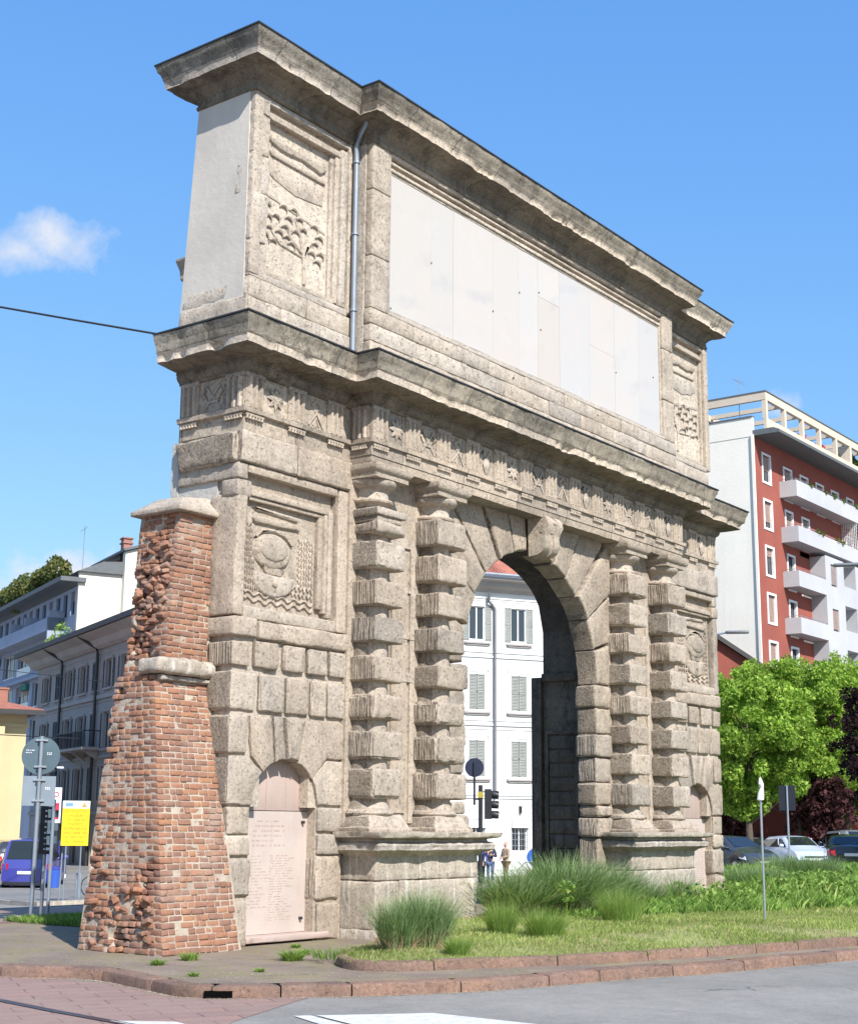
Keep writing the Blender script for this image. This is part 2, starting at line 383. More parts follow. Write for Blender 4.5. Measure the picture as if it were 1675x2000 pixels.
M['plaster'] = wallmat('grey_plaster', (.545,.50,.435), (.47,.43,.375), .8, .16, (.36,.33,.28), .002)
M['plaster_old'] = wallmat('old_plaster', (.46,.44,.40), (.38,.36,.325), 1.2, .3, (.28,.26,.23), .006)
M['shade_soot'] = stone_mat('shade_soot_soffit', (.27,.235,.185), (.17,.15,.12), dark=(.06,.052,.042), grime=.55, pit=.5, combed=False, warm=(.30,.21,.13), joint=.83)  # brown bed and soffit: soot, with the underside's shade deepened in colour
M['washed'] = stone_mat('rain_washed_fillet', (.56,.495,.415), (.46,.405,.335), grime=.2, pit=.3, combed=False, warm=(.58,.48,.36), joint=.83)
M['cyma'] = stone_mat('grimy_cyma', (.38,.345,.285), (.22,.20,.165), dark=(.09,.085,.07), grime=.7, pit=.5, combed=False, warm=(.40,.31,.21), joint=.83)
M['entab'] = stone_mat('entablature_stone', (.475,.41,.335), (.365,.312,.255), grime=.4, pit=.35, combed=False, joint=.62)
def simple(name, col, rough=.6, metal=0, var=.12, scale=3, spec=.5, bmp=0, coat=0):
    m_, t, b = newmat(name); v = coords(t); f = nz(t, v, scale, 5, .6)
    c = mixc(t, 1, tuple(col), ramp(t, f, [(.3, (1-var,)*3), (.7, (1+var,)*3)]), 'MULTIPLY')
    t.links.new(c, b.inputs['Base Color']); b.inputs['Roughness'].default_value = rough; b.inputs['Metallic'].default_value = metal; b.inputs['Specular IOR Level'].default_value = spec
    if coat: b.inputs['Coat Weight'].default_value = coat; b.inputs['Coat Roughness'].default_value = .05
    if bmp: bump(t, b, nz(t, v, scale*8, 4, .6), bmp)
    return m_
def marble():
    m_, t, b = newmat('white_marble'); v = coords(t)
    wv = N(t, 'ShaderNodeTexWave'); wv.inputs['Scale'].default_value = .45; wv.inputs['Distortion'].default_value = 9; wv.inputs['Detail'].default_value = 5; wv.inputs['Detail Scale'].default_value = .8
    mp = N(t, 'ShaderNodeMapping'); mp.inputs['Rotation'].default_value = (0, R(104), 0); t.links.new(v, mp.inputs[0])
    isl = island(t); ad = N(t, 'ShaderNodeVectorMath', operation='ADD'); t.links.new(mp.outputs[0], ad.inputs[0]); cb = N(t, 'ShaderNodeCombineXYZ')
    t.links.new(mathn(t, 'MULTIPLY', isl, 20), cb.inputs[0]); t.links.new(mathn(t, 'MULTIPLY', isl, 37), cb.inputs[2]); t.links.new(cb.outputs[0], ad.inputs[1])
    t.links.new(ad.outputs[0], wv.inputs['Vector'])
    c = mixc(t, mathn(t, 'MULTIPLY', mathn(t, 'MULTIPLY', sstep(t, wv.outputs['Fac'], .6, 1), sstep(t, nz(t, v, .7, 4, .65), .48, .70)), .30), (.475,.45,.42), (.29,.30,.34))
    c = mixc(t, mathn(t, 'MULTIPLY', sstep(t, nz(t, ad.outputs[0], .9, 5, .6), .47, .70), .4), c, (.52,.45,.395))
    c = mixc(t, mathn(t, 'MULTIPLY', sstep(t, nz(t, v, 2, 5, .6), .55, .75), .25), c, (.52,.51,.49))
    c = mixc(t, 1, c, ramp(t, isl, [(0, (1,.95,.91)), (.25, (1,1,1)), (.45, (.93,.95,.98)), (.65, (1,.965,.90)), (.85, (.97,.92,.88)), (1, (1.03,1.03,1.02))]), 'MULTIPLY')
    # faint worn lines of the old inscription
    wl = N(t, 'ShaderNodeTexWave'); wl.bands_direction = 'Z'; wl.inputs['Scale'].default_value = 4.2; wl.inputs['Distortion'].default_value = 1.3; wl.inputs['Detail'].default_value = 4; wl.inputs['Detail Scale'].default_value = 3
    t.links.new(v, wl.inputs['Vector'])
    c = mixc(t, mathn(t, 'MULTIPLY', wl.outputs['Fac'], .035), c, (.35,.35,.35))
    t.links.new(c, b.inputs['Base Color']); b.inputs['Roughness'].default_value = .55; return m_
M['marble'] = marble()
def pinkmat(name, c0, c1, linesz=0):
    m_, t, b = newmat(name); v = coords(t); vv = coords(t, (3, 3, .6))
    c = mixc(t, sstep(t, nz(t, v, 1.6, 5, .6), .35, .7), c0, c1); c = mixc(t, mathn(t, 'MULTIPLY', sstep(t, nz(t, vv, 3, 4, .6), .5, .75), .35), c, tuple(x*.72 for x in c0))
    c = mixc(t, 1, c, ramp(t, nz(t, v, 60, 3, .6), [(.3, (.92,)*3), (.7, (1.06,)*3)]), 'MULTIPLY')
    t.links.new(c, b.inputs['Base Color']); b.inputs['Roughness'].default_value = .6; bump(t, b, nz(t, v, 40, 4, .6), .003); return m_
M['pink'] = pinkmat('pink_marble_tablet', (.50,.415,.365), (.455,.37,.325)); M['pink_dark'] = pinkmat('dull_pink_tablet', (.44,.335,.29), (.40,.31,.27))
M['letters'] = simple('carved_letters', (.33,.22,.18), .8)
def brick():
    m_, t, b = newmat('old_brick'); v = coords(t)
    isl = island(t)
    c = ramp(t, isl, [(0, (.27,.140,.095)), (.15, (.31,.155,.097)), (.3, (.235,.128,.09)), (.45, (.33,.168,.105)), (.6, (.275,.143,.095)), (.8, (.35,.178,.10)), (.88, (.25,.138,.10)), (1, (.30,.175,.12))], 'CONSTANT')
    c = mixc(t, mathn(t, 'MULTIPLY', sstep(t, nz(t, v, 1.3, 4, .6), .48, .7), .4), c, (.45,.36,.29))
    c = mixc(t, mathn(t, 'MULTIPLY', sstep(t, nz(t, v, 9, 5, .7), .5, .75), .35), c, (.17,.11,.09))
    c = mixc(t, 1, c, ramp(t, nz(t, v, 55, 3, .7), [(.25, (.78,)*3), (.75, (1.15,)*3)]), 'MULTIPLY')
    t.links.new(c, b.inputs['Base Color']); b.inputs['Roughness'].default_value = .9; b.inputs['Specular IOR Level'].default_value = .15
    n1 = bump(t, b, nz(t, v, 45, 4, .7), .008); bump(t, b, nz(t, v, 16, 3, .6), .012, 1, n1); return m_
M['brick'] = brick(); M['mortar'] = wallmat('lime_mortar', (.43,.37,.29), (.31,.25,.20), 3, .2, (.2,.18,.15), .006)
def asphalt(name, c0, c1, crack=True, scale=120):
    m_, t, b = newmat(name); v = coords(t)
    c = mixc(t, sstep(t, nz(t, v, .35, 5, .6), .35, .65), c0, c1); c = mixc(t, 1, c, ramp(t, nz(t, v, scale, 2, .7), [(.2, (.66,)*3), (.8, (1.3,)*3)]), 'MULTIPLY')
    c = mixc(t, 1, c, ramp(t, nz(t, v, 4, 6, .75), [(.3, (.84,)*3), (.7, (1.12,)*3)]), 'MULTIPLY'); c = mixc(t, 1, c, ramp(t, nz(t, v, 28, 4, .8), [(.3, (.86,)*3), (.7, (1.13,)*3)]), 'MULTIPLY')
    c = mixc(t, mathn(t, 'MULTIPLY', sstep(t, nz(t, coords(t, (1,.25,1)), .9, 5, .65), .54, .68), .35), c, (.11,.105,.1)); c = mixc(t, mathn(t, 'MULTIPLY', sstep(t, nz(t, v, 46, 2, .6), .70, .74), .5), c, (.5,.47,.42))
    if crack:
        vo = N(t, 'ShaderNodeTexVoronoi', feature='DISTANCE_TO_EDGE'); vo.inputs['Scale'].default_value = .42
        wv = N(t, 'ShaderNodeVectorMath', operation='ADD'); t.links.new(v, wv.inputs[0]); t.links.new(nz(t, v, 1.8, 4, .6, 'Color'), wv.inputs[1]); t.links.new(wv.outputs[0], vo.inputs['Vector'])
        ck = mathn(t, 'MULTIPLY', mathn(t, 'SUBTRACT', 1, sstep(t, vo.outputs['Distance'], .002, .008)), sstep(t, nz(t, v, .3, 2), .5, .6)); c = mixc(t, mathn(t, 'MULTIPLY', ck, .6), c, (.03,.03,.03))
    t.links.new(c, b.inputs['Base Color']); b.inputs['Roughness'].default_value = .85; b.inputs['Specular IOR Level'].default_value = .3
    bump(t, b, nz(t, v, scale, 2, .7), .006); return m_
M['asphalt'] = asphalt('asphalt', (.275,.26,.235), (.22,.21,.19)); M['far_asphalt'] = asphalt('far_asphalt', (.24,.23,.215), (.19,.185,.175))
def pavement():
    m_, t, b = newmat('mossy_pavement'); v = coords(t)
    c = mixc(t, sstep(t, nz(t, v, .8, 5, .65), .35, .65), (.27,.205,.155), (.19,.145,.115))
    c = mixc(t, 1, c, ramp(t, nz(t, v, 90, 3, .7), [(.2, (.65,)*3), (.8, (1.3,)*3)]), 'MULTIPLY')
    mo = mathn(t, 'MULTIPLY', sstep(t, nz(t, v, 1.1, 6, .7), .42, .60), sstep(t, nz(t, v, 9, 6, .8), .42, .60)); c = mixc(t, mathn(t, 'MULTIPLY', mo, .85), c, (.23,.21,.07))
    c = mixc(t, 1, c, ramp(t, nz(t, v, 22, 5, .8), [(.3, (.78,)*3), (.7, (1.18,)*3)]), 'MULTIPLY'); c = mixc(t, mathn(t, 'MULTIPLY', sstep(t, nz(t, v, 2.3, 5, .7), .52, .68), .5), c, (.12,.10,.09))
    c = mixc(t, mathn(t, 'MULTIPLY', sstep(t, nz(t, v, 30, 2, .6), .70, .74), .7), c, (.5,.47,.38))
    t.links.new(c, b.inputs['Base Color']); b.inputs['Roughness'].default_value = .9; bump(t, b, nz(t, v, 60, 4, .7), .01); return m_
M['pave'] = pavement()
def setts():
    m_, t, b = newmat('red_stone_setts'); v = coords(t)
    mp = N(t, 'ShaderNodeMapping'); mp.inputs['Rotation'].default_value = (0,0,R(31)); t.links.new(v, mp.inputs[0])
    wv = N(t, 'ShaderNodeVectorMath', operation='ADD'); t.links.new(mp.outputs[0], wv.inputs[0])
    sc = N(t, 'ShaderNodeVectorMath', operation='SCALE'); t.links.new(nz(t, v, 3, 3, .6, 'Color'), sc.inputs[0]); sc.inputs['Scale'].default_value = .05; t.links.new(sc.outputs[0], wv.inputs[1])
    br = N(t, 'ShaderNodeTexBrick'); br.inputs['Scale'].default_value = 1; br.inputs['Brick Width'].default_value = .62; br.inputs['Row Height'].default_value = .3; br.inputs['Mortar Size'].default_value = .010
    br.inputs['Color1'].default_value = (.30,.185,.15,1); br.inputs['Color2'].default_value = (.25,.165,.14,1); br.inputs['Mortar'].default_value = (.15,.105,.09,1); br.inputs['Mortar Smooth'].default_value = .6
    t.links.new(wv.outputs[0], br.inputs['Vector'])
    c = mixc(t, sstep(t, nz(t, v, 1.5, 5, .65), .4, .65), br.outputs['Color'], (.28,.19,.155))
    c = mixc(t, 1, c, ramp(t, nz(t, v, 50, 4, .7), [(.25, (.74,)*3), (.75, (1.2,)*3)]), 'MULTIPLY')
    c = mixc(t, mathn(t, 'MULTIPLY', sstep(t, nz(t, v, 4, 5, .7), .56, .7), .5), c, (.20,.14,.12))
    t.links.new(c, b.inputs['Base Color']); b.inputs['Roughness'].default_value = .8; n1 = bump(t, b, mathn(t, 'SUBTRACT', 1, br.outputs['Fac']), .008); bump(t, b, nz(t, v, 30, 4, .7), .008, 1, n1); return m_
M['setts'] = setts()
M['paint'] = simple('road_paint', (.55,.545,.52), .75, var=.22, scale=11)
M['steel'] = simple('galvanised_steel', (.42,.44,.46), .4, .7, .1, 8); M['zinc'] = simple('zinc_pipe', (.24,.27,.31), .5, .4, .1, 5)
M['lead'] = simple('dark_flashing', (.045,.045,.047), .5, .3); M['rail'] = simple('tram_rail', (.10,.09,.115), .35, .7)
M['black'] = simple('black_metal', (.018,.019,.022), .45); M['rubber'] = simple('tyre_rubber', (.02,.02,.02), .85)
def glassmat(name, col=(.03,.04,.05), rough=.06):
    m_, t, b = newmat(name); b.inputs['Base Color'].default_value = (*col, 1); b.inputs['Roughness'].default_value = rough; b.inputs['Specular IOR Level'].default_value = .8; return m_
M['glass'] = glassmat('window_glass'); M['carglass'] = glassmat('car_glass', (.015,.018,.02), .04)
def leafmat(name, stops, trans=.35):
    m_, t, b = newmat(name); c = ramp(t, island(t), stops)
    v = coords(t); c = mixc(t, 1, c, ramp(t, nz(t, v, .8, 3, .5), [(.3, (.75,)*3), (.7, (1.15,)*3)]), 'MULTIPLY')
    t.links.new(c, b.inputs['Base Color']); b.inputs['Roughness'].default_value = .65; b.inputs['Specular IOR Level'].default_value = .12
    tr = N(t, 'ShaderNodeBsdfTranslucent'); mx_ = N(t, 'ShaderNodeMixShader'); mx_.inputs[0].default_value = trans
    t.links.new(mixc(t, 1, c, (1.3,1.5,.6), 'MULTIPLY'), tr.inputs[0]); o = [n for n in t.nodes if n.type == 'OUTPUT_MATERIAL'][0]
    t.links.new(b.outputs[0], mx_.inputs[1]); t.links.new(tr.outputs[0], mx_.inputs[2]); t.links.new(mx_.outputs[0], o.inputs[0]); return m_
M['leaf'] = leafmat('maple_leaf', [(0, (.11,.20,.03)), (.4, (.21,.33,.05)), (.8, (.33,.45,.08)), (1, (.44,.55,.13))])
M['leafdark'] = leafmat('purple_leaf', [(0, (.012,.006,.008)), (.6, (.022,.010,.013)), (1, (.045,.02,.022))], .1)
M['leafplum'] = leafmat('plum_leaf', [(0, (.05,.02,.025)), (1, (.12,.05,.055))], .2)
M['shrub'] = leafmat('shrub_leaf', [(0, (.045,.09,.02)), (1, (.14,.2,.045))]); M['ivy'] = leafmat('ivy_leaf', [(0, (.02,.05,.015)), (1, (.06,.11,.03))], .2)
M['olive'] = leafmat('olive_leaf', [(0, (.06,.09,.03)), (.6, (.15,.17,.06)), (1, (.26,.22,.10))]); M['flower'] = simple('red_flowers', (.5,.08,.1), .7)
M['blade'] = leafmat('ornamental_grass_blade', [(0, (.08,.15,.055)), (.4, (.16,.26,.10)), (.7, (.28,.38,.17)), (.92, (.44,.48,.28)), (1, (.5,.42,.26))], .3)
M['blade_lt'] = leafmat('light_grass_blade', [(0, (.14,.24,.05)), (.6, (.23,.36,.08)), (1, (.42,.44,.17))], .3)
M['lawn'] = leafmat('lawn_blade', [(0, (.17,.24,.06)), (.45, (.26,.34,.09)), (.75, (.36,.41,.14)), (1, (.52,.47,.26))], .3)
M['lush'] = leafmat('lush_weed', [(0, (.085,.165,.035)), (.5, (.17,.28,.06)), (1, (.32,.42,.12))], .3)
M['straw'] = simple('dry_straw', (.38,.26,.16), .8); M['bark'] = simple('bark', (.10,.075,.055), .9, var=.3, scale=6, bmp=.02)
M['soil'] = wallmat('grassy_soil', (.30,.31,.13), (.26,.23,.12), 3, .3, (.16,.12,.07), .01)
# ================================================================ THE GATE
gate = thing('city_gate', 'weathered stone triumphal gate with one arch, banded columns and a brick buttress', 'gate', (7, .8, 0))
def gp(name, mb, mat, smooth=40, par=None, label=None):
    o = obj(name, mb, mat, par or gate, smooth, label=label)
    if par is None or par == gate: o.matrix_parent_inverse = Matrix.Translation(-gate.location)
    return o
XL, XR, X1, X2 = -.30, 14.45, 2.02, 12.10     # wing ends, main block breaks
XC = 7.06; XB = 1.30
# ---- core walls
b = MB()
def arch_core(mb, xs, zf, y0, y1, ztop):
    for a, c in zip(xs[:-1], xs[1:]):
        za, zc = zf(a), zf(c)
        mb.hexa([(a,y0,za),(c,y0,zc),(c,y1,zc),(a,y1,za),(a,y0,ztop),(c,y0,ztop),(c,y1,ztop),(a,y1,ztop)])
def ztunnel(x):
    u = min(1, abs(x-XC)/3.14); return 5.35+1.35*(1-u**2.6)**(1/2.2)
xs = list(np.linspace(XC-3.14, XC+3.14, 41))
arch_core(b, xs, ztunnel, .36, 1.75, 8.3)
b.box(3.0, 3.92, .36, 1.75, 0, 8.3); b.box(10.2, 11.2, .36, 1.75, 0, 8.3)
b.box(10.12, 10.9, 1.76, 1.98, 0, 4.45); b.box(3.2, 4.0, 1.76, 1.98, 0, 4.45)
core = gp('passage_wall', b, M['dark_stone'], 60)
for sx, x0 in ((1, 10.2), (-1, 3.92)):           # impost ledge, slab panels and frame inside the passage
    b = MB()
    def P(a, c): return (x0-sx*max(a, c), x0-sx*min(a, c)) if sx > 0 else (x0-sx*min(a, c), x0-sx*max(a, c))
    lo, hi = sorted((x0-sx*.10, x0+sx*.05)); sbox(b, lo, hi, .5, 1.74, 4.36, 4.52, r=.02, amp=.008, res=.15)
    lo, hi = sorted((x0-sx*.05, x0+sx*.02))
    for (ya, yb, za, zb) in ((.95, 1.02, .3, 3.4), (1.62, 1.69, .3, 3.4), (1.02, 1.62, 3.33, 3.4)): b.box(lo, hi, ya, yb, za, zb)
    for k in range(11): z = .35+k*.27; sbox(b, min(x0-sx*.035, x0), max(x0-sx*.035, x0)+.002, 1.03, 1.61, z, z+.25, r=.012, amp=.006, res=.2)
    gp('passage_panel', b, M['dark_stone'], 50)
b = MB()
b.box(XL+.02, 3.0, .26, XB, 0, 8.4); b.box(11.2, XR-.02, .26, XB, 0, 8.4)
b.box(3.0, 3.9, .06, .355, 0, 8.4); b.box(10.22, 11.2, .06, .355, 0, 8.4)
b.box(3.0, 11.2, .1, .355, 6.6, 8.4)
b.box(3.0, 11.2, 1.755, 1.78, 6.9, 8.4)
b.box(2.3, 3.9, XB, 3.72, 0, 10.6)               # rear pier with its own small cornice
gp('gate_wall', b, M['stone_plain'], 60)
b = MB(); sweep(b, [(2.25,3.85),(2.25,1.32)], [(0,10.45),(.06,10.5),(.08,10.62),(.28,10.7),(.3,10.85),(.4,10.98),(.4,11.02),(0,11.05)], amp=.01)
gp('rear_cornice', b, M['stone_weather'])
# ---- recessed face of both wings, mortar plane behind the ashlar
def wing(mir):
    """mir: None for the near wing, else mirrored about XC"""
    def X(x): return x if not mir else 2*XC-x
    def PX(poly): return [(X(x), z) for x, z in poly]
    ml = MB(); k = [100 if mir else 0]
    def ps(poly, yf=0, yb=.24, **q):
        k[0] += 1; pstone(ml, PX(poly), yf, yb, seed=k[0], **q)
    def bx(x0, x1, y0, y1, z0, z1, **q):
        k[0] += 1; a, c = sorted((X(x0), X(x1))); sbox(ml, a, c, y0, y1, z0, z1, seed=k[0], **q)
    xe = -.36; ncx, ncz, nr = .795, 1.77, .675
    arc = lambda d0, d1, n=8, r=nr: [(ncx+r*math.cos(R(d0+(d1-d0)*i/n)), ncz+r*math.sin(R(d0+(d1-d0)*i/n))) for i in range(n+1)]
    # mortar backing around the niche
    back = MB()
    for (x0, x1, z0, z1) in ((XL, .12, 0, 1.8), (1.47, 2.05, 0, 1.8), (XL, 2.05, 2.48, 4.3), (XL, .3, 1.8, 2.48), (1.3, 2.05, 1.8, 2.48)):
        a, c = sorted((X(x0), X(x1))); back.box(a, c, .05, .255, z0, z1)
    # left jamb blocks (corner quoins reach round the end wall)
    for (z0, z1, xr, rr) in ((.0, .58, .10, .03), (.62, 1.12, .16, .05), (1.16, 1.42, .12, .03), (1.81, 2.10, .13, .03)):
        bx(xe, xr, 0, .47, z0, z1, r=rr, amp=.014)
    bx(xe+.04, .10, .02, .3, 1.44, 1.79, r=.012, amp=.004)
    ps([(xe,1.86),(.13,1.86),(.16,2.02),(.235,2.17),(.31,2.26),(.05,2.44),(xe,2.44)], 0, .24, jit=.012)
    bx(xe, -.1, .02, .47, 1.84, 2.43, r=.03, amp=.012)
    # right jamb
    for (z0, z1, xl, rr) in ((.0, .50, 1.52, .03), (.53, 1.14, 1.46, .05), (1.16, 1.43, 1.49, .02), (1.47, 1.80, 1.48, .02)):
        bx(xl, 1.98 if z0 < 1.1 else 2.03, 0, .24, z0, z1, r=rr, amp=.013)
    ps([(1.47,1.84),(2.03,1.84),(2.03,2.46),(1.66,2.46),(1.33,2.22),(1.42,2.04)], 0, .24, jit=.01)
    # fan of stones over the niche and keystone
    ps([(.09,2.47),(.33,2.26)]+arc(132,112,4)+[(.46,3.0),(.02,3.0)], -.005, .24)
    bx(xe, .0, 0, .47, 2.49, 3.0, r=.03, amp=.012)
    ps(arc(110,93,4)+[(.68,3.02),(.48,3.02)][0:2], -.015, .24)
    ps(arc(91,72,4)+[(1.13,3.02),(.70,3.02)], -.045, .24, r=.035, jit=.02)
    ps(arc(70,38,6)+[(1.63,2.48),(2.03,2.48),(2.03,3.0),(1.15,3.0)], -.005, .24)
    # two ashlar courses
    bx(xe, .13, 0, .47, 3.06, 3.58, r=.04, amp=.015)
    for a, c in ((.20,.70),(.74,1.22),(1.26,1.60),(1.625,2.03)): bx(a, c, -.01, .2, 3.07, 3.58, r=.025, amp=.012)
    bx(-.36, -.03, -.01, .47, 3.66, 3.98, r=.02, amp=.006)
    for a, c in ((.07,.54),(.66,1.10),(1.17,1.58),(1.64,2.0)): bx(a, c, -.02, .2, 3.66, 4.02, r=.025, amp=.012)
    ashlar = gp('ashlar_facing', ml, M['stone']); gp('mortar_joint', back, M['stone_plain'], 60)
    ml = MB()
    bx(-.37, .1, -.03, .75, 4.06, 4.32, r=.03, amp=.014); bx(.12, 2.03, -.045, .2, 4.05, 4.30, r=.03, amp=.014)
    # corner strips and mouldings of the lower relief panel
    bx(xe, -.17, .0, .5, 4.34, 6.02, r=.025, amp=.02, res=.09); bx(xe-.03, -.10, -.02, .3, 5.98, 6.22, r=.03, amp=.01); bx(xe, -.17, 0, 1.2, 6.24, 6.46, r=.02, amp=.012)
    bx(-.16, 1.75, 0, .22, 6.34, 6.46, r=.012, amp=.006); bx(1.78, 2.03, 0, .22, 4.32, 6.46, r=.015, amp=.008); bx(-.16, 1.76, .0, .2, 4.31, 4.48, r=.02, amp=.012)
    gp('panel_surround', ml, M['stone_plain'])
    fr = MB()
    a, c = sorted((X(-.14), X(1.74))); fr.box(a, c, .13, .255, 4.4, 6.46)
    def strip(x0, x1, z0, z1, y0, **q): bx2(x0, x1, y0, .15, z0, z1, **q)
    def bx2(x0, x1, y0, y1, z0, z1, **q):
        k[0] += 1; a_, c_ = sorted((X(x0), X(x1))); sbox(fr, a_, c_, y0, y1, z0, z1, seed=k[0], **{**dict(r=.012, amp=.004, res=.12), **q})
    bx2(-.14, 1.74, .085, .15, 6.09, 6.15); bx2(-.14, 1.66, .02, .15, 6.03, 6.11, amp=.008); bx2(-.08, 1.60, .055, .15, 5.97, 6.03)
    bx2(1.40, 1.50, .055, .15, 4.62, 5.98); bx2(1.50, 1.57, .025, .15, 4.56, 6.03); bx2(1.57, 1.66, .0, .15, 4.50, 6.09)
    gp('panel_frame', fr, M['stone_plain'])
    # carving: scroll, cap and mask, bowl, waves
    rl = MB()
    def blob(poly, y0=.06, y1=.135, r=.03, jit=.01): k[0] += 1; pstone(rl, PX(poly), y1-(y1-y0)*.6, y1, r=r*.8, jit=jit, seg=.04, seed=k[0])
    ell = lambda cx, cz, rx, rz, n=22, a0=0, a1=360: [(cx+rx*math.cos(R(a0+(a1-a0)*i/n)), cz+rz*math.sin(R(a0+(a1-a0)*i/n))) for i in range(n if a1-a0 == 360 else n+1)]
    blob([(.05,5.90),(.2,5.93),(1.0,5.90),(1.0,5.83),(.15,5.86)], .07); blob([(.05,5.80),(1.0,5.79),(1.03,5.70),(.12,5.68),(0,5.74)], .05); blob([(.0,5.86),(.08,5.83),(.06,5.66),(-.02,5.6),(-.05,5.7)], .07)
    blob(ell(.47,5.32,.40,.27), .035, .135, .07, .012); blob([(.25,5.12),(.75,5.10),(.66,4.98),(.36,4.99)], .06)
    blob([(.94,5.0),(.08,5.0)]+ell(.51,4.94,.43,.27,14,176,364), .04, .135, .05, .008); blob(ell(.51,4.87,.06,.06), .015, .1, .03); blob(ell(.47,5.36,.30,.19), .02, .1, .05, .01)
    blob([(.10,5.48),(.25,5.62),(.5,5.66),(.75,5.6),(.9,5.46),(.72,5.56),(.5,5.6),(.28,5.56)], .06)
    def wave(x0, x1, z, y0=.1):
        pts = [(x0+(x1-x0)*i/26, z+.032*math.sin(i*1.45)+.01*math.sin(i*.7)) for i in range(27)]
        for sgn in (1,):
            G = []
            for (xx, zz) in pts:
                G.append([(X(xx), .134, zz-.028), (X(xx), y0, zz-.012), (X(xx), y0, zz+.004), (X(xx), .134, zz+.024)])
            rl.grid(G)
    for z in (4.60, 4.69, 4.78, 4.88): wave(-.05, 1.36, z) if z < 4.75 else (wave(-.05, .22, z), wave(.86, 1.36, z))
    for z in np.arange(4.98, 5.62, .085): wave(-.07, .13 if z < 5.2 else .08, z, .108); wave(1.02, 1.36, z, .112)
    gp('water_relief', rl, M['stone_plain'], 50)
    # tablet
    tb = MB(); a, c = sorted((X(.10), X(1.50)))
    tb.box(a, c, .20, .256, .12, 1.745)
    bx_ = MB(); pstone(bx_, PX([(.10,1.755),(1.49,1.755),(1.49,2.0),(1.2,2.5),(.4,2.5),(.1,2.0)]), .215, .256, r=.004, jit=0)
    tablet = gp('memorial_tablet', tb, M['pink']); gp('tablet_lunette', bx_, M['pink_dark'])
    sb = MB(); a, c = sorted((X(.08), X(1.74))); sbox(sb, a, c, -.03, .26, .03, .115, r=.012, amp=.003); gp('tablet_sill', sb, M['pink_dark'])
    ln = MB(); rr = random.Random(5 if not mir else 6)
    for xx in (.62, 1.02): a, c = sorted((X(xx), X(xx+.005))); ln.box(a, c, .213, .216, 1.76, 2.4)
    def words(x0, x1, z, h=.016):     # worn, unreadable capitals: short strokes
        x_ = x0
        while x_ < x1:
            for q in range(rr.randint(3, 8)):
                wd = rr.uniform(.006, .012)
                if rr.random() < .8: a, c = sorted((X(x_), X(x_+wd))); ln.box(a, c, .1985, .2005, z, z+h*rr.uniform(.6, 1))
                x_ += .019
            x_ += .03
    for i, (a0, a1) in enumerate(((.45,.92),(.42,.95),(.36,1.0),(.36,1.0),(.36,.8),(.34,1.05))): words(a0, a1, 1.60-i*.065, .026)
    for i in range(17): words(.24, .24+rr.uniform(.22, .42), 1.14-i*.042)
    for i in range(26): words(.72, .72+rr.uniform(.22, .45), 1.14-i*.034)
    gp('carved_inscription', ln, M['letters'], None, tablet).matrix_parent_inverse = Matrix.Identity(4)
    for zz in (1.60, .30):
        pn = MB(); pn.tube([(X(1.36), .20, zz), (X(1.36), .155, zz)], .022, 10); pb = gp('tablet_stud', pn, M['lead'], 40, tablet); pb.matrix_parent_inverse = Matrix.Identity(4)
    # attic relief panel
    fr = MB(); k[0] += 1
    a, c = sorted((X(-.2), X(1.95))); fr.box(a, c, .14, .3, 9.2, 12.1)
    for q in ((-.29,-.10,9.25,12.08,.0),(1.86,2.0,9.25,12.08,.0),(-.10,1.86,9.2,9.31,.0)): bx2(q[0], q[1], q[4], .16, q[2], q[3], r=.015, amp=.008)
    bx2(-.10, 1.86, .02, .16, 11.98, 12.08, amp=.008); bx2(-.10, 1.74, .05, .16, 11.82, 11.88, amp=.006); bx2(-.08, 1.68, .03, .16, 11.76, 11.82, amp=.006)
    bx2(1.50, 1.58, .09, .16, 9.4, 11.76); bx2(1.58, 1.68, .05, .16, 9.36, 11.82); bx2(1.68, 1.82, .01, .16, 9.33, 11.9, amp=.01)
    bx2(-.10, -.04, .07, .16, 9.36, 11.78); bx2(-.04, 1.6, .05, .16, 9.33, 9.41)
    gp('panel_frame', fr, M['stone_attic'])
    rl = MB()
    blob([(.12,11.52),(.3,11.62),(.55,11.56),(.8,11.63),(1.1,11.55),(1.38,11.6),(1.44,11.45),(1.3,11.36),(.9,11.42),(.5,11.40),(.2,11.44)], .06, .145, .04, .02)
    blob([(.12,11.34),(1.42,11.30),(1.42,11.22),(.2,11.25)], .08, .145, .02); blob([(.08,11.16),(1.40,11.14),(1.38,10.86),(.75,10.80),(.3,10.9),(.1,11.0)], .11, .145, .02)
    blob([(.0,10.72),(1.46,10.50),(1.46,10.42),(.0,10.62)], .115, .145, .015)
    def tubex(pts, r): rl.tube([(X(x_), .135, z_) for x_, z_ in pts], r, 6)
    tubex([(1.0,9.48),(.98,9.9),(.9,10.2),(.8,10.4)], [.035,.035,.025,.015]); tubex([(.98,9.85),(1.08,10.1),(1.25,10.35)], [.03,.022,.012]); tubex([(.96,9.95),(.7,10.1),(.55,10.3)], [.03,.022,.012])
    tubex([(.95,9.9),(.45,9.95),(.25,10.1)], [.02,.018,.012])
    for cx_, cz_ in ((.15,10.42),(.17,10.25),(.2,10.08),(.12,9.95),(.3,9.9),(.5,10.5),(.62,10.36),(.72,10.52),(.55,10.2),(.6,10.05),(.86,10.42),(.95,10.28),(1.2,10.42),(1.32,10.28),(1.22,10.15),(1.35,10.02),(1.15,9.98),(1.28,9.88),(.78,10.2),(.42,10.08),(.7,9.98),(.34,10.3)):
        s_ = 1 if rr.random() < .5 else -1
        pts = [(X(cx_+s_*.085*math.cos(R(a_))), .12, cz_+.07*math.sin(R(a_))) for a_ in range(20, 200, 25)]
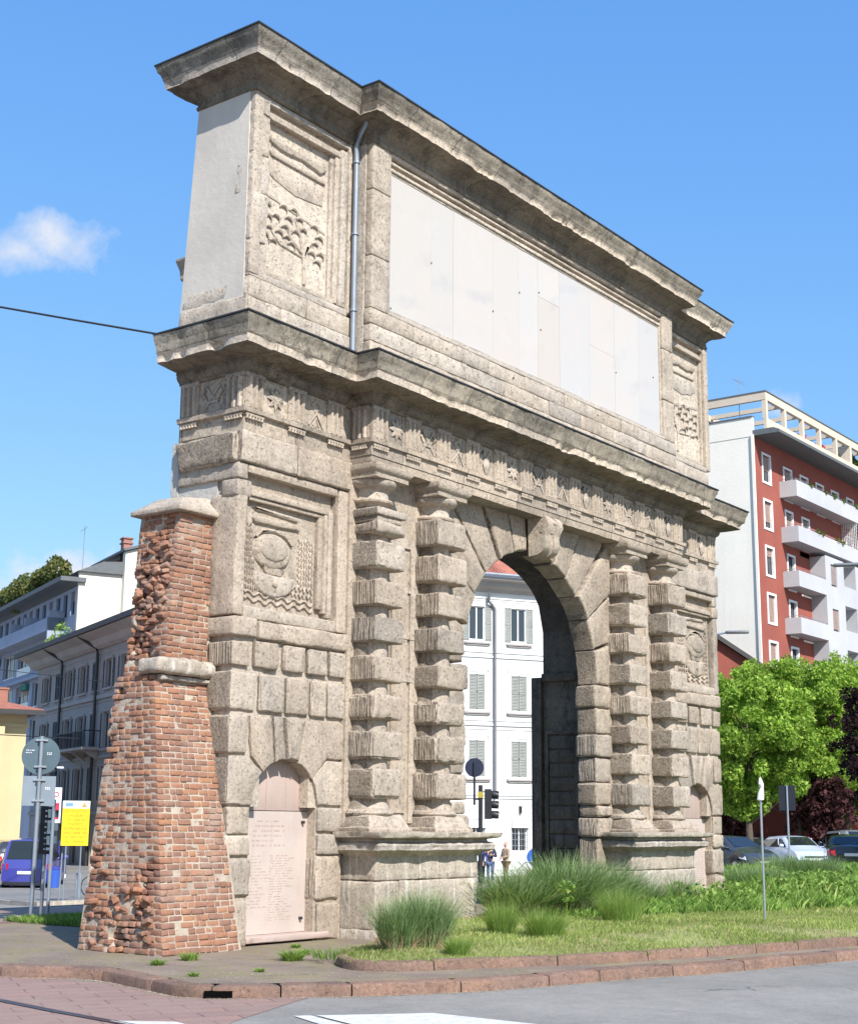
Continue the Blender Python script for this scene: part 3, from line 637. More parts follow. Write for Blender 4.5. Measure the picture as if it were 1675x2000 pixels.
        rl.tube(pts, [.008,.017,.024,.026,.024,.019,.012,.006][:len(pts)], 6)
    gp('palm_relief', rl, M['stone_attic'], 50)
wing(False); wing(True)

# ---- columns with banded blocks, bases and capitals
bands = [(5.88,6.29),(5.31,5.70),(4.75,5.13),(4.19,4.56),(3.63,3.99),(3.07,3.43),(2.51,2.90),(1.95,2.36)]
seed = 500
for ci, (x0, x1) in enumerate(((2.08,2.75),(3.63,4.34),(9.67,10.38),(11.29,12.0))):
    b = MB(); cx = (x0+x1)/2; rr = random.Random(ci)
    b.lathe((cx, -.10, 0), [(.345,1.80),(.325,1.84),(.305,1.9)]+[(.305-.006*i, 1.95+i*.55) for i in range(8)]+[(.26,6.3)], 28, jit=.008)
    for bi, (z0, z1) in enumerate(bands):
        seed += 1
        if ci == 0 and bi == 0:
            sbox(b, x0-.0, x1+.04, -.5, .1, 5.82, 6.0, r=.05, amp=.035, seed=seed); sbox(b, x0+.02, x1-.06, -.48, .1, 6.0, 6.09, r=.015, amp=.008, seed=seed); sbox(b, x0-.02, x1+.02, -.52, .1, 6.09, 6.2, r=.015, amp=.01, seed=seed); continue
        sbox(b, x0-.01+rr.uniform(-.015,.015), x1+rr.uniform(-.02,.03), -.50+rr.uniform(-.015,.01), .1, z0+rr.uniform(-.015,.015), z1+rr.uniform(-.015,.015), r=rr.choice((.02,.028,.045)), amp=rr.choice((.016,.022,.028)), res=.055, chip=1.5, seed=seed)
    col = gp('column', b, M['stone'])
    b = MB()                                      # base
    seed += 1; sbox(b, cx-.50, cx+.50, -.58, .1, 1.44, 1.54, r=.03, amp=.015, seed=seed)
    hx = [[[(cx+s_*(.47 if k_ == 0 else .36), (-.56 if k_ == 0 else -.46) if j_ == 0 else .1, 1.53+k_*.18) for k_ in (0,1)] for j_ in (0,1)] for s_ in (-1,1)]
    stone(b, hx, r=.03, amp=.022, seed=seed+1)
    b.lathe((cx, -.10, 0), [(.30,1.68),(.385,1.70),(.405,1.735),(.385,1.77),(.34,1.80)], 28, jit=.012)
    gp('column_base', b, M['stone'], 50, col).matrix_parent_inverse = Matrix.Identity(4)
    b = MB()                                      # capital
    b.lathe((cx, -.10, 0), [(.265,6.26),(.275,6.30),(.335,6.315),(.345,6.34),(.33,6.365),(.275,6.375),(.262,6.40),(.262,6.50),(.285,6.51),(.285,6.53),(.31,6.535),(.355,6.56),(.385,6.60),(.395,6.64),(.38,6.665)], 32, jit=.006)
    seed += 1; sweep(b, [(cx-.40,.06),(cx-.40,-.50),(cx+.40,-.50),(cx+.40,.06)], [(-.4,6.66),(0,6.66),(.0,6.735),(.03,6.75),(.055,6.80),(.055,6.862)], amp=.006, seed=seed, chip=[(6.66,.05,.04)], ds=.07)
    gp('capital', b, M['stone_plain'], 50, col).matrix_parent_inverse = Matrix.Identity(4)
# wall strips behind and between the columns with their sunk panels
for (x0, x1) in ((1.98, 4.36), (9.66, 12.14)):
    b = MB()
    b.box(x0, x1, -.04, .255, 1.44, 6.87)
    xm0, xm1 = (2.84, 3.56) if x0 < 5 else (10.47, 11.20)
    for (a, c, z0, z1) in ((xm0, xm0+.08, 1.6, 5.95), (xm1-.10, xm1, 1.6, 5.95), (xm0+.08, xm1-.10, 5.80, 5.95), (xm0, xm1, 4.38, 4.50), (xm0, xm1, 3.72, 3.86), (xm0+.08, xm1-.1, 5.1, 5.18), (xm0+.16, xm1-.18, 1.75, 5.1)): b.box(a, c, -.075-.01*(z1 < 5), -.03, z0, z1)
    gp('pier_panel', b, M['stone_plain'], 50)
# ---- pedestals
for si, (x0, x1) in enumerate(((2.10, 4.62), (9.50, 12.02))):
    b = MB(); sd = 700+si*50
    xj = x0+.55 if si == 0 else x0+1.1
    sbox(b, x0, x1, -.55, .25, .80, 1.15, r=.02, amp=.01, seed=sd)
    sbox(b, x0-.02, xj-.01, -.56, .25, .12, .79, r=.03, amp=.015, seed=sd+1); sbox(b, xj, x1-.03, -.565, .25, .16, .79, r=.025, amp=.012, seed=sd+2)
    sbox(b, x0-.04, x0+.5, -.60, .25, -.1, .14, r=.03, amp=.015, seed=sd+3); sbox(b, x0+.5, x1+.02, -.62, .25, -.1, .17, r=.03, amp=.02, seed=sd+4)
    if si == 0: sbox(b, 4.55, 5.15, -.1, .7, -.1, .52, r=.03, amp=.02, seed=sd+5)
    gp('pedestal', b, M['stone_ped'])
    b = MB(); sweep(b, [(x0,.02),(x0,-.55),(x1,-.55),(x1,.1)], [(0,1.12),(.03,1.145),(.06,1.17),(.14,1.19),(.20,1.22),(.205,1.285),(.17,1.32),(.11,1.335),(.10,1.37),(.20,1.385),(.27,1.40),(.285,1.43),(.28,1.47),(-.5,1.485)], amp=.013, chip=[(1.25,.05,.10),(1.42,.035,.07)], ds=.055, dp=.03, seed=sd+9)
    b.box(x0+.02, x1-.02, -.53, .2, 1.1, 1.46)
    gp('pedestal_cornice', b, M['stone_ped'], 45)
# ---- voussoirs and jambs
b = MB(); rng2 = random.Random(3)
Ri, zc_ = 2.15, 4.15; xl, xr, zt = 4.36, 9.72, 6.90
def ray_box(d):
    dx, dz = math.cos(R(d)), math.sin(R(d)); t = 99
    if dx > 1e-6: t = min(t, (xr-XC)/dx)
    if dx < -1e-6: t = min(t, (xl-XC)/dx)
    if dz > 1e-6: t = min(t, (zt-zc_)/dz)
    return (XC+dx*t, zc_+dz*t)
edges = [0, 17, 33, 47, 60, 73, 84.5, 95.5, 107, 120, 133, 147, 163, 180]
corners = {}
for i, (a0, a1) in enumerate(zip(edges[:-1], edges[1:])):
    key = abs((a0+a1)/2-90) < 6
    if key: continue
    g0, g1 = a0+.35, a1-.35
    ri = Ri+rng2.uniform(-.025, .02)
    inner = [(XC+ri*math.cos(R(g0+(g1-g0)*q/5)), zc_+ri*math.sin(R(g0+(g1-g0)*q/5))) for q in range(6)]
    p1, p0 = ray_box(g1), ray_box(g0); outer = [p1]
    for cxn, czn in ((xr, zt), (xl, zt)):
        ac = math.degrees(math.atan2(czn-zc_, cxn-XC))
        if g0 < ac < g1: outer.append((cxn, czn))
    outer.append(p0)
    b = MB(); pstone(b, inner+outer, -.06+rng2.uniform(-.03, .025), .355, r=.035, jit=.022, seed=900+i); gp('voussoir', b, M['stone'])
b = MB(); zz = [-.1,.36,.82,1.38,1.74,1.95,2.36,2.82,3.24,3.72,4.14]
for i, (z0, z1) in enumerate(zip(zz[:-1], zz[1:])):
    for s_ in (-1, 1):
        o_ = (0, .05)[i % 2]+rng2.uniform(-.01, .02); a, c = XC+s_*(2.10-o_), XC+s_*(2.72 if s_ < 0 else 2.62)
        a, c = sorted((a, c)); b = MB(); sbox(b, a, c, -.07+rng2.uniform(-.03,.03), .36, z0+.01, z1-.01, r=.035, amp=.02, seed=950+i*2+s_, res=.08, chip=.9); gp('jamb_block', b, M['stone'])
b = MB()                                          # scrolled keystone
pr = [(.0,6.90),(-.34,6.90),(-.40,6.84),(-.42,6.72),(-.36,6.62),(-.34,6.55),(-.36,6.40),(-.30,6.28),(-.20,6.22),(0,6.20)]
for (a, c, y) in ((6.80,6.98,0),(6.98,7.14,.045),(7.14,7.32,0)):
    G = []
    for t_ in np.linspace(0, 1, 5):
        G.append([(a+(c-a)*t_+(XC-(a+c)/2)*.22*(6.9-z_), p_+y-.09+.012*fbm([a*9+t_*3, p_*9, z_*7], 4), z_) for p_, z_ in pr])
    b.grid(G); 
    for q in (0, -1): b.add(G[q], [tuple(range(len(pr)))])
for k_ in range(3): b.tube([(6.80, -.44+.03*k_, 6.80-.08*k_), (7.32, -.44+.03*k_, 6.80-.08*k_)], .045, 8)
gp('keystone', b, M['stone_plain'], 50)

# ---- entablature
main = [(XL,1.28),(XL,0),(X1,0),(X1,-.40),(X2,-.40),(X2,0),(XR,0),(XR,XB)]
b = MB()
sweep(b, [(X1,.1),(X1,-.40),(X2,-.40),(X2,.1)], [(-.6,6.868),(0,6.868),(0,6.99),(.015,6.995),(.02,7.165),(.07,7.18),(.075,7.245),(.0,7.25)], amp=.006, chip=[(6.87,.04,.05),(7.21,.03,.04)], seed=20, dp=.04)
for i_, (p_, s_) in enumerate((([(XL,1.26),(XL,0),(X1,0)], 0), ([(X2,0),(XR,0),(XR,XB)], 1))):
    sweep(b, p_, [(0,6.93),(.0,7.165),(.07,7.18),(.075,7.245),(.0,7.25)], amp=.006, chip=[(7.21,.03,.03)], seed=22+i_, dp=.04)
gp('architrave', b, M['entab'], 45)
b = MB()
sbox(b, -.36, .8, -.05, .5, 6.47, 6.92, r=.025, amp=.01, seed=31); sbox(b, .805, 2.03, -.05, .24, 6.47, 6.92, r=.025, amp=.01, seed=32); bq = MB(); sbox(bq, 12.1, 14.5, -.05, .5, 6.47, 6.92, r=.025, amp=.01, seed=33); gp('string_band', bq, M['stone'])
hx = [[[(-.44 if i_ == 0 else -.2, .02 if j_ == 0 else 1.24-.12*(1-k_), 6.46+k_*.44+j_*(-.02)) for k_ in (0,1)] for j_ in (0,1)] for i_ in (0,1)]
stone(b, hx, r=.05, amp=.03, seed=34, res=.05)
gp('string_band', b, M['stone'])
b = MB(); sweep(b, main, [(0,7.24),(0,7.76)], amp=.005, seed=41); 
gp('frieze', b, M['entab'], 45)
mi_ = 0
def triglyph(x, y, w_=.36, ax='x'):
    tg = MB(); gt = MB()
    def bb(mb, u0, u1, d0, d1, z0, z1):
        if ax == 'x': mb.box(x+u0, x+u1, y-d1, y-d0, z0, z1)
        else: mb.box(x-d1, x-d0, y+u0, y+u1, z0, z1)
    h = w_/2; bb(tg, -h, h, 0, .02, 7.26, 7.72); bb(tg, -h-.01, h+.01, 0, .045, 7.70, 7.76)
    for q in (-1, 0, 1):
        c_ = q*w_*.31; wd = w_*.095
        P = [(c_-wd, 0), (c_-wd*.5, .045), (c_+wd*.5, .045), (c_+wd, 0)]
        if ax == 'x': tg.prism([(x+u, y-.018-d) for u, d in P], 'z', 7.26, 7.70)
        else: tg.prism([(x-.018-d, y+u) for u, d in P], 'z', 7.26, 7.70)
    bb(gt, -h, h, 0, .05, 7.135, 7.165)
    for q in range(6):
        u = -h+w_*(q+.5)/6
        px, py = (x+u, y-.035) if ax == 'x' else (x-.035, y+u)
        gt.tube([(px, py, 7.14), (px, py, 7.09)], [.018, .028], 6)
    t_ = gp('triglyph', tg, M['stone_plain'], 30); gp('guttae', gt, M['stone_plain'], 40, t_)
def metope(x, y, i, ax='x'):
    def P(u, d, z): return (x+u, y-d, z) if ax == 'x' else (x-d, y+u, z)
    k_ = i % 4; rr = random.Random(i); mo = MB()
    if k_ == 0:     # flower
        for q in range(8):
            t_ = q*math.pi/4; mo.tube([P(.02*math.cos(t_), .03, 7.5+.02*math.sin(t_)), P(.10*math.cos(t_), .05, 7.5+.10*math.sin(t_)), P(.17*math.cos(t_), .015, 7.5+.17*math.sin(t_))], [.02,.04,.012], 6)
        mo.tube([P(0,.0,7.5), P(0,.07,7.5)], [.045,.03], 8)
    elif k_ == 1:   # crossed trophies
        for s_ in (-1, 1):
            mo.tube([P(-.17*s_, .02, 7.30), P(.14*s_, .03, 7.66)], .018, 6); mo.tube([P(-.08*s_, .02, 7.42), P(-.19*s_, .04, 7.56), P(-.1*s_, .02, 7.66)], [.015,.03,.01], 6)
        mo.tube([P(-.12,.03,7.42), P(.12,.03,7.42)], .02, 6)
    elif k_ == 2:   # tent-shaped emblem
        mo.tube([P(-.16,.02,7.30), P(0,.05,7.50), P(.16,.02,7.30)], [.02,.028,.02], 6); mo.tube([P(-.07,.02,7.31), P(0,.035,7.44), P(.07,.02,7.31)], .015, 6)
        mo.tube([P(-.10,.02,7.6), P(0,.05,7.68), P(.10,.02,7.6)], .022, 6); mo.tube([P(0,.0,7.55), P(0,.06,7.55)], [.06,.04], 8)
    else:           # vase with leaves
        mo.tube([P(0,.02,7.29), P(0,.045,7.36), P(0,.05,7.45), P(0,.03,7.55)], [.03,.07,.10,.05], 8)
        for s_ in (-1, 1): mo.tube([P(0,.03,7.54), P(.09*s_,.04,7.66), P(.17*s_,.02,7.58), P(.16*s_,.02,7.44)], [.02,.03,.025,.01], 6)
    yy0 = y if ax == 'x' else None
    mo.V = [(vx, y-(y-vy)*.45, vz) for vx, vy, vz in mo.V] if ax == 'x' else [(x-(x-vx)*.45, vy, vz) for vx, vy, vz in mo.V]
    gp('metope_relief', mo, M['stone_plain'], 60)
for xx in (-.12, .76, 1.63): triglyph(xx, 0)
for xx in (.32, 1.20): metope(xx, 0, mi_); mi_ += 2
for xx in (12.49, 13.36, 14.26): triglyph(xx, 0)
for xx in (12.92, 13.80): metope(xx, 0, mi_); mi_ += 3
for i_ in range(13):
    triglyph(X1+.19+i_*(X2-X1-.38)/12, -.40)
    if i_ < 12: metope(X1+.19+(i_+.5)*(X2-X1-.38)/12, -.40, i_)
for yy in (.17, 1.06): triglyph(XL, yy, .34, 'y')
metope(XL, .62, 1, 'y'); triglyph(X1, -.2, .3, 'y')
b = MB()
prof = [(0,7.75),(.035,7.755),(.04,7.79),(.06,7.80),(.085,7.83),(.10,7.87),(.105,7.90),(.13,7.905),(.135,7.94),(.42,7.975),(.46,7.98),(.485,7.995),(.49,8.11),(.51,8.125),(.515,8.15),(.52,8.19),(.54,8.26),(.57,8.31),(.58,8.37),(.54,8.385),(0.02,8.60)]
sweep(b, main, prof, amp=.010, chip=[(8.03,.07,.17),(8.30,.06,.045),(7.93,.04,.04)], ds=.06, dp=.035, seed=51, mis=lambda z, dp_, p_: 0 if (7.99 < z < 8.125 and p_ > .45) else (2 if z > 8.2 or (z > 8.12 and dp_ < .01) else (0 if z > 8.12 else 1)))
gp('lower_cornice', b, [M['washed'], M['shade_soot'], M['cyma']], 42)
b = MB(); sweep(b, main, [(.54,8.384),(.595,8.378),(.598,8.40),(.54,8.41),(.02,8.625),(0,8.62)], amp=.002, ds=.5, seed=52, dp=.6)
gp('cornice_flashing', b, M['lead'], 30)
# ---- attic
b = MB()
z0, z1 = 8.3, 12.25
b.hexa([(XL+.04,.29,z0),(2.0,.29,z0),(2.0,1.36,z0),(XL+.04,1.36,z0),(XL+.04,.29,z1),(2.0,.29,z1),(2.0,1.14,z1),(XL+.04,1.14,z1)])
b.hexa([(12.1,.29,z0),(14.30,.29,z0),(14.30,1.36,z0),(12.1,1.36,z0),(12.1,.29,z1),(14.30,.29,z1),(14.30,1.14,z1),(12.1,1.14,z1)])
b.box(2.0, 12.1, -.2, 1.7, z0, z1)
gp('attic_wall', b, M['stone_attic'], 40)
b = MB(); sd = 60
def frow(x0, x1, za, zb, y, n, yb):
    global sd
    c_ = np.linspace(x0, x1, n+1); c_[1:-1] += RNG.uniform(-.12, .12, n-1)
    for a, c in zip(c_[:-1], c_[1:]): sd += 1; sbox(b, a+.006, c-.006, y+RNG.uniform(-.012,.012), yb, za, zb, r=.018, amp=.012, seed=sd, res=.12, chip=.8)
frow(XL-.02, 1.98, 8.52, 8.88, -.03, 3, .3); frow(XL, 1.98, 8.89, 9.2, 0, 2, .3)
frow(12.14, XR-.1, 8.52, 8.88, -.03, 3, .3); frow(12.14, XR-.14, 8.89, 9.2, 0, 2, .3)
frow(2.0, 12.12, 8.50, 8.80, -.36, 10, -.19); frow(2.01, 12.11, 8.81, 9.08, -.345, 8, -.19); frow(2.01, 12.11, 9.09, 9.34, -.33, 9, -.19)
for x0 in (2.03, 11.62):
    for za, zb in ((9.35,10.2),(10.21,11.3),(11.31,12.1)): sd += 1; sbox(b, x0, x0+.46, -.335, -.19, za, zb, r=.018, amp=.012, seed=sd, res=.12)
sd += 1; sbox(b, 2.5, 11.6, -.335, -.19, 12.0, 12.1, r=.012, amp=.006, seed=sd, res=.15)
# inner mouldings round the inscription slabs
for (za, zb, y) in ((11.90,11.95,-.30),(11.78,11.84,-.30),(11.735,11.785,-.27)): sd += 1; sbox(b, 2.5, 11.62, y, -.19, za, zb, r=.01, amp=.006, seed=sd, res=.14, chip=1.5)
sd += 1; sbox(b, 2.44, 11.66, -.32, -.19, 9.345, 9.40, r=.012, amp=.006, seed=sd, res=.14); sd += 1; sbox(b, 2.5, 11.62, -.27, -.19, 9.40, 9.46, r=.01, amp=.005, seed=sd, res=.14)
for xx in (2.495, 11.565): sd += 1; sbox(b, xx, xx+.06, -.285, -.19, 9.4, 11.8, r=.01, amp=.005, seed=sd, res=.14)
# corner stones of the end wall with ragged rear edge against the plaster
for i_, (za, zb, yb) in enumerate(((9.2,9.75,.44),(9.76,10.5,.40),(10.51,11.1,.33),(11.11,11.75,.22),(11.76,12.15,.18))): sd += 1; sbox(b, XL, XL+.35, .0, yb, za, zb, r=.02, amp=.028, seed=sd, res=.06)
sd += 1; sbox(b, XL-.04, .3, .0, 1.36, 8.4, 8.9, r=.03, amp=.02, seed=sd, res=.1); sd += 1; sbox(b, XL-.01, .3, .02, 1.35, 8.9, 9.16, r=.04, amp=.02, seed=sd, res=.1)
gp('attic_facing', b, M['stone_attic'], 42)
b = MB()
b.hexa([(XL-.01,.1,8.9),(XL+.05,.1,8.9),(XL+.05,1.365,8.9),(XL-.01,1.365,8.9),(XL-.01,.1,12.3),(XL+.05,.1,12.3),(XL+.05,1.145,12.3),(XL-.01,1.145,12.3)])
gp('end_wall_plaster', b, M['plaster'], 40)
b = MB(); b.box(XL-.03, XL+.05, 1.22, 1.37, 5.0, 6.9); gp('end_wall_render', b, M['plaster_old'], 40); b = MB(); b.box(XL-.015, XL+.05, .45, 1.215, 4.35, 6.3); gp('end_wall_render', b, M['plaster_old'], 40)
b = MB(); xs_ = [2.555,3.66,4.28,5.46,6.28,6.92,7.66,8.75,9.72,10.70,11.56]; rr = random.Random(2)
for a, c in zip(xs_[:-1], xs_[1:]):
    zsp = [9.462]+sorted([rr.uniform(9.9, 11.3) for q in range(rr.choice((0,0,0,1)))])+[11.737]
    for za, zb in zip(zsp[:-1], zsp[1:]): b.box(a+.0025, c-.0025, -.262+rr.uniform(-.002,.002), -.19, za+.002, zb-.002)
slab = gp('marble_inscription_slab', b, M['marble'], None)
b = MB()
for (xx, zz) in ((3.66,10.6),(5.46,10.3),(6.3,10.9),(6.95,11.1),(7.0,10.4),(9.75,10.3),(11.3,10.6),(2.6,9.5),(4.0,9.2),(6.0,9.22),(8.9,9.22)): b.tube([(xx,-.255,zz),(xx,-.275 if zz > 9.45 else -.345,zz)], .013, 8)
st_ = gp('iron_stud', b, M['lead'], 40, slab); st_.matrix_parent_inverse = Matrix.Identity(4)
top = [(13,1.16),(XL,1.16),(XL,0),(X1,0),(X1,-.34),(X2,-.34),(X2,0),(14.32,0),(14.32,1.16),(13,1.16)]
b = MB()
prof = [(0,12.06),(.03,12.07),(.035,12.12),(.02,12.13),(.02,12.22),(.05,12.24),(.07,12.28),(.12,12.31),(.15,12.33),(.16,12.35),(.34,12.375),(.375,12.38),(.385,12.49),(.40,12.505),(.41,12.55),(.43,12.60),(.465,12.64),(.475,12.69),(.485,12.735),(.44,12.745),(-.2,12.78)]
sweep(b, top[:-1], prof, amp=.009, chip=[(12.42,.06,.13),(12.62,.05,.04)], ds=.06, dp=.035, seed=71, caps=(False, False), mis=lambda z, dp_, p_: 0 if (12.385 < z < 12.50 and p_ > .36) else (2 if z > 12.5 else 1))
gp('top_cornice', b, [M['washed'], M['shade_soot'], M['cyma']], 42)
b = MB(); sweep(b, top[:-1], [(.44,12.748),(.50,12.74),(.502,12.762),(.44,12.768),(-.3,12.80)], amp=.002, ds=.5, seed=72, dp=.6, caps=(False, False))
b.box(-.2, 14.2, 0, 1.2, 12.3, 12.79); b.box(2.1, 12.0, -.3, 1.7, 12.3, 12.795)
gp('roof_flashing', b, M['lead'], 30)
# ---- down pipes in the re-entrant corners
for s_ in (0, 1):
    X = (lambda x: x) if s_ == 0 else (lambda x: 2*XC-x)
    b = MB(); b.tube([(X(1.86),-.33,12.46),(X(1.875),-.30,12.36),(X(1.90),-.16,12.2),(X(1.915),-.085,12.02),(X(1.92),-.08,11.8),(X(1.92),-.08,8.62)], .044, 14)
    dp_ = gp('downpipe', b, M['zinc'], 60)
    for zz in (11.75, 10.55, 9.3):
        r_ = MB(); r_.lathe((X(1.92),-.08,zz), [(.05,-.02),(.06,-.018),(.06,.018),(.05,.02)], 14); q_ = gp('pipe_clip', r_, M['zinc'], 60, dp_); q_.matrix_parent_inverse = Matrix.Identity(4)
# ---- buttress
xw = -.345
def yf(z): return -.30+.228*z if z < 3.5 else .47
def xcn(z): return -1.66+.11*z if z < 3.45 else -1.10+.078*(z-3.95)
YB = 1.25
bt = MB(); ch = .0772; rr = random.Random(9)
def dmg(P): return float(fbm(np.array(P)*np.array([1.6,1.6,1.1]), 77)+.5*fbm(np.array(P)*5, 78))
nz_ = int(5.72/ch)
for k_ in range(-2, nz_):
    z = k_*ch; zc2 = z+ch/2
    if 3.42 < zc2 < 3.66: pass
    y0, x0 = yf(zc2), xcn(zc2)
    # front face
    x_ = x0+rr.choice((0, .0)); hd = (k_ % 2 == 0)
    first = True
    while x_ < xw-.02:
        l = rr.choice((.225,.225,.11,.11,.17)) if not first else (.235 if hd else .115); l += rr.uniform(-.012, .012); first = False
        e = min(x_+l, xw+.02)
        dd = dmg((x_, y0, z)); push = rr.uniform(-.008, .010)
        if dd > .62 and rr.random() < .6: push += rr.uniform(.03, .08)
        if e-x_ > .05 and not (rr.random() < .004):
            dz = rr.uniform(-.005, .005)
            stone(bt, [[[(xx, yy+(zz-zc2)*.228*(z < 3.4), zz+dz) for zz in (z+.005, z+ch-.005)] for yy in (y0+push-.004, y0+(.115 if hd or x_ > x0+.01 else .235))] for xx in (x_+.003, e-.006)], r=.010, amp=.005, res=.12, seed=rr.randint(0, 9999), chip=1.0)
        x_ = e+rr.uniform(0, .004)
    # side face
    y_ = y0+(.115 if hd else .235)+.006
    while y_ < YB-.02:
        l = rr.choice((.115,.115,.235))+rr.uniform(-.01, .01); e = min(y_+l, YB)
        dd = dmg((x0, y_, z)); u = (y_-y0)/(YB-y0); band = .30*math.exp(-((z-4.75)/.6)**2)+.13*math.exp(-((z-.4)/.35)**2)+.05*math.exp(-((z-1.3)/.4)**2)
        bad = dd+band*(1.5 if .15 < u < .85 else .2)
        push = rr.uniform(-.010, .012)
        if e-y_ > .045:
            if bad > .50:
                push += rr.uniform(.0, .11) if rr.random() < .7 else -rr.uniform(0, .05)
                tilt = rr.uniform(-.018, .018); rd = .013
            elif bad > .36: push += rr.uniform(-.02, .06); tilt = rr.uniform(-.01, .01); rd = .012
            else: tilt = 0; rd = .010
            if not (bad > .55 and rr.random() < .12):
                dz = rr.uniform(-.006, .006)
                stone(bt, [[[(xx+(zz-zc2)*.11*(z < 3.4), yy, zz+dz+(tilt if yy > y_+.02 else -tilt)) for zz in (z+.006, z+ch-.005)] for yy in (y_+.005, e-.006)] for xx in (x0+push-.003, x0+.15+max(push,0))], r=rd, amp=.008 if bad > .36 else .005, res=.12, seed=rr.randint(0, 9999), chip=1.2)
        y_ = e+rr.uniform(0, .005)
for i in range(125):                              # broken brick ends and rubble left where the bonded wall was torn away
    u = rr.uniform(.12, .86); z = rr.choice((rr.gauss(4.75, .40), rr.gauss(4.75, .40), rr.gauss(4.75, .40), rr.gauss(.45, .25)))
    if not .05 < z < 5.5 or 3.35 < z < 3.8: continue
    y = yf(z)+(YB-yf(z))*u; x = xcn(z); a_, b_, c_ = (Matrix.Rotation(rr.uniform(-.5, .5), 3, ax) for ax in 'XYZ'); m3 = a_ @ b_ @ c_
    L_ = (rr.uniform(.05, .09), rr.uniform(.045, .075), rr.uniform(.022, .034)); o3 = Vector((x+rr.uniform(-.012, .07), y, z))
    stone(bt, [[[tuple(o3+m3 @ Vector((i_*L_[0], j_*L_[1], k_*L_[2]))) for k_ in (-1,1)] for j_ in (-1,1)] for i_ in (-1,1)], r=.010, amp=.010, res=.05, seed=rr.randint(0, 9999), chip=1.2)
butt = MB()
G = []
for z in np.arange(-.1, 5.75, .05):
    y0, x0 = yf(z), xcn(z); row = []
    for y in np.linspace(YB, y0, 26):
        band = .30*math.exp(-((z-4.75)/.6)**2)+.13*math.exp(-((z-.4)/.35)**2)+.05*math.exp(-((z-1.3)/.4)**2); u = (y-y0)/(YB-y0)
        bad = dmg((x0, y, z))+band*(1.5 if .15 < u < .85 else .2)
        row.append((x0+.008+.13*min(1, max(0, (bad-.36)/.15))+.008*float(fbm((x0*9,y*14,z*14), 3)), y, z))
    row[-1] = (x0+.012, y0+.012, z)
    for x in np.linspace(x0, xw+.05, 12)[1:]: row.append((x, y0+.007+.005*float(fbm((x*14,y0*9,z*14), 5)), z))
    G.append(row)
butt.grid(G); butt.box(-.80, xw+.1, .6, YB-.03, 0, 5.7)
buttress = gp('buttress', butt, M['mortar'], 60)
o_ = gp('brickwork', bt, M['brick'], 45, buttress); o_.matrix_parent_inverse = Matrix.Identity(4)
b = MB(); sbox(b, -1.36, xw+.06, .32, .75, 3.49, 3.70, r=.06, amp=.03, res=.04, seed=5, chip=.4)
sbox(b, -1.22, xw+.05, .4, .7, 3.40, 3.48, r=.03, amp=.02, seed=6)
o_ = gp('ledge_stone', b, M['stone_ped'], 50, buttress); o_.matrix_parent_inverse = Matrix.Identity(4)
b = MB(); c8 = [[[( -1.09 if i_ == 0 else xw+.05, .35 if j_ == 0 else 1.33, 5.70) , ((-.92 if i_ == 0 else xw+.05), (.52 if j_ == 0 else 1.20), 5.92+.06*i_)] for j_ in (0,1)] for i_ in (0,1)]
sbox(b, -1.09, xw+.05, .35, 1.33, 5.70, 5.77, r=.012, amp=.008, seed=8)
c8 = np.array([[[(-1.08,.36,5.765),(-.80,.62,5.95)],[(-1.08,1.32,5.765),(-.80,1.1,5.97)]],[[(xw+.05,.36,5.765),(xw+.05,.62,6.02)],[(xw+.05,1.32,5.765),(xw+.05,1.1,6.02)]]])
stone(b, c8, r=.012, amp=.006, seed=9)
o_ = gp('cap_stone', b, M['stone_plain'], 40, buttress); o_.matrix_parent_inverse = Matrix.Identity(4)
# ================================================================ GROUND
def sm(a): a = np.clip(a, 0, 1); return a*a*(3-2*a)
def gz(x, y):
    x = np.asarray(x, float); y = np.asarray(y, float)
    return -.12-.88*sm((y-8)/18)*(1-.62*sm((x-45)/15))
def sheet(name, xs, ys, dz, mat, kind='structure'):
    X, Y = np.meshgrid(xs, ys); Z = gz(X, Y)+dz; V = np.stack([X, Y, Z], -1).reshape(-1, 3)
    w_ = len(xs); F = [(i*w_+j, i*w_+j+1, (i+1)*w_+j+1, (i+1)*w_+j) for i in range(len(ys)-1) for j in range(w_-1)]
    return rawobj(name, V, F, mat, kind=kind)
def patch(name, poly, dz, mat, n=None, parent=None, kind=None, z=None):
    """flat strip following the ground; poly = quad a,b,c,d"""
    a, b_, c, d = [np.array(p, float) for p in poly]; n = n or 8; mb = MB(); G = []
    for i in range(n+1):
        t_ = i/n; row = []
        for j in range(n+1):
            u = j/n; p = (a*(1-u)+b_*u)*(1-t_)+(d*(1-u)+c*u)*t_; row.append((p[0], p[1], float(gz(p[0], p[1]))+dz))
        G.append(row)
    mb.grid(G); return obj(name, mb, mat, parent, kind=kind)
gx = np.concatenate([np.linspace(-600, -60, 8), np.linspace(-50, 110, 81), np.linspace(125, 900, 10)])
gy = np.concatenate([np.linspace(-300, -40, 6), np.linspace(-30, 110, 71), np.linspace(125, 900, 10)])
sheet('road', gx, gy, 0, M['asphalt'])
# red setts of the tram street on the left and behind
b = MB()
pl = [(-2.55,-3.6),(-3.0,-3.72),(-4.6,-4.35),(-6.2,-5.2),(-9,-9),(-12,-15),(-16,-15),(-16,4),(-8,9),(-3.6,6),(-3.3,-1)]
b.add([(x, y, float(gz(x, y))+.004) for x, y in pl], [tuple(range(len(pl)))]); obj('sett_paving', b, M['setts'], kind='structure')
patch('sett_paving', [(-4,6.5),(5,6.2),(9,10.5),(-2,13)], .004, M['setts'], kind='structure')
patch('sett_paving', [(-2,15.5),(10.5,12.5),(15,16.5),(2,21)], .004, M['setts'], kind='structure')
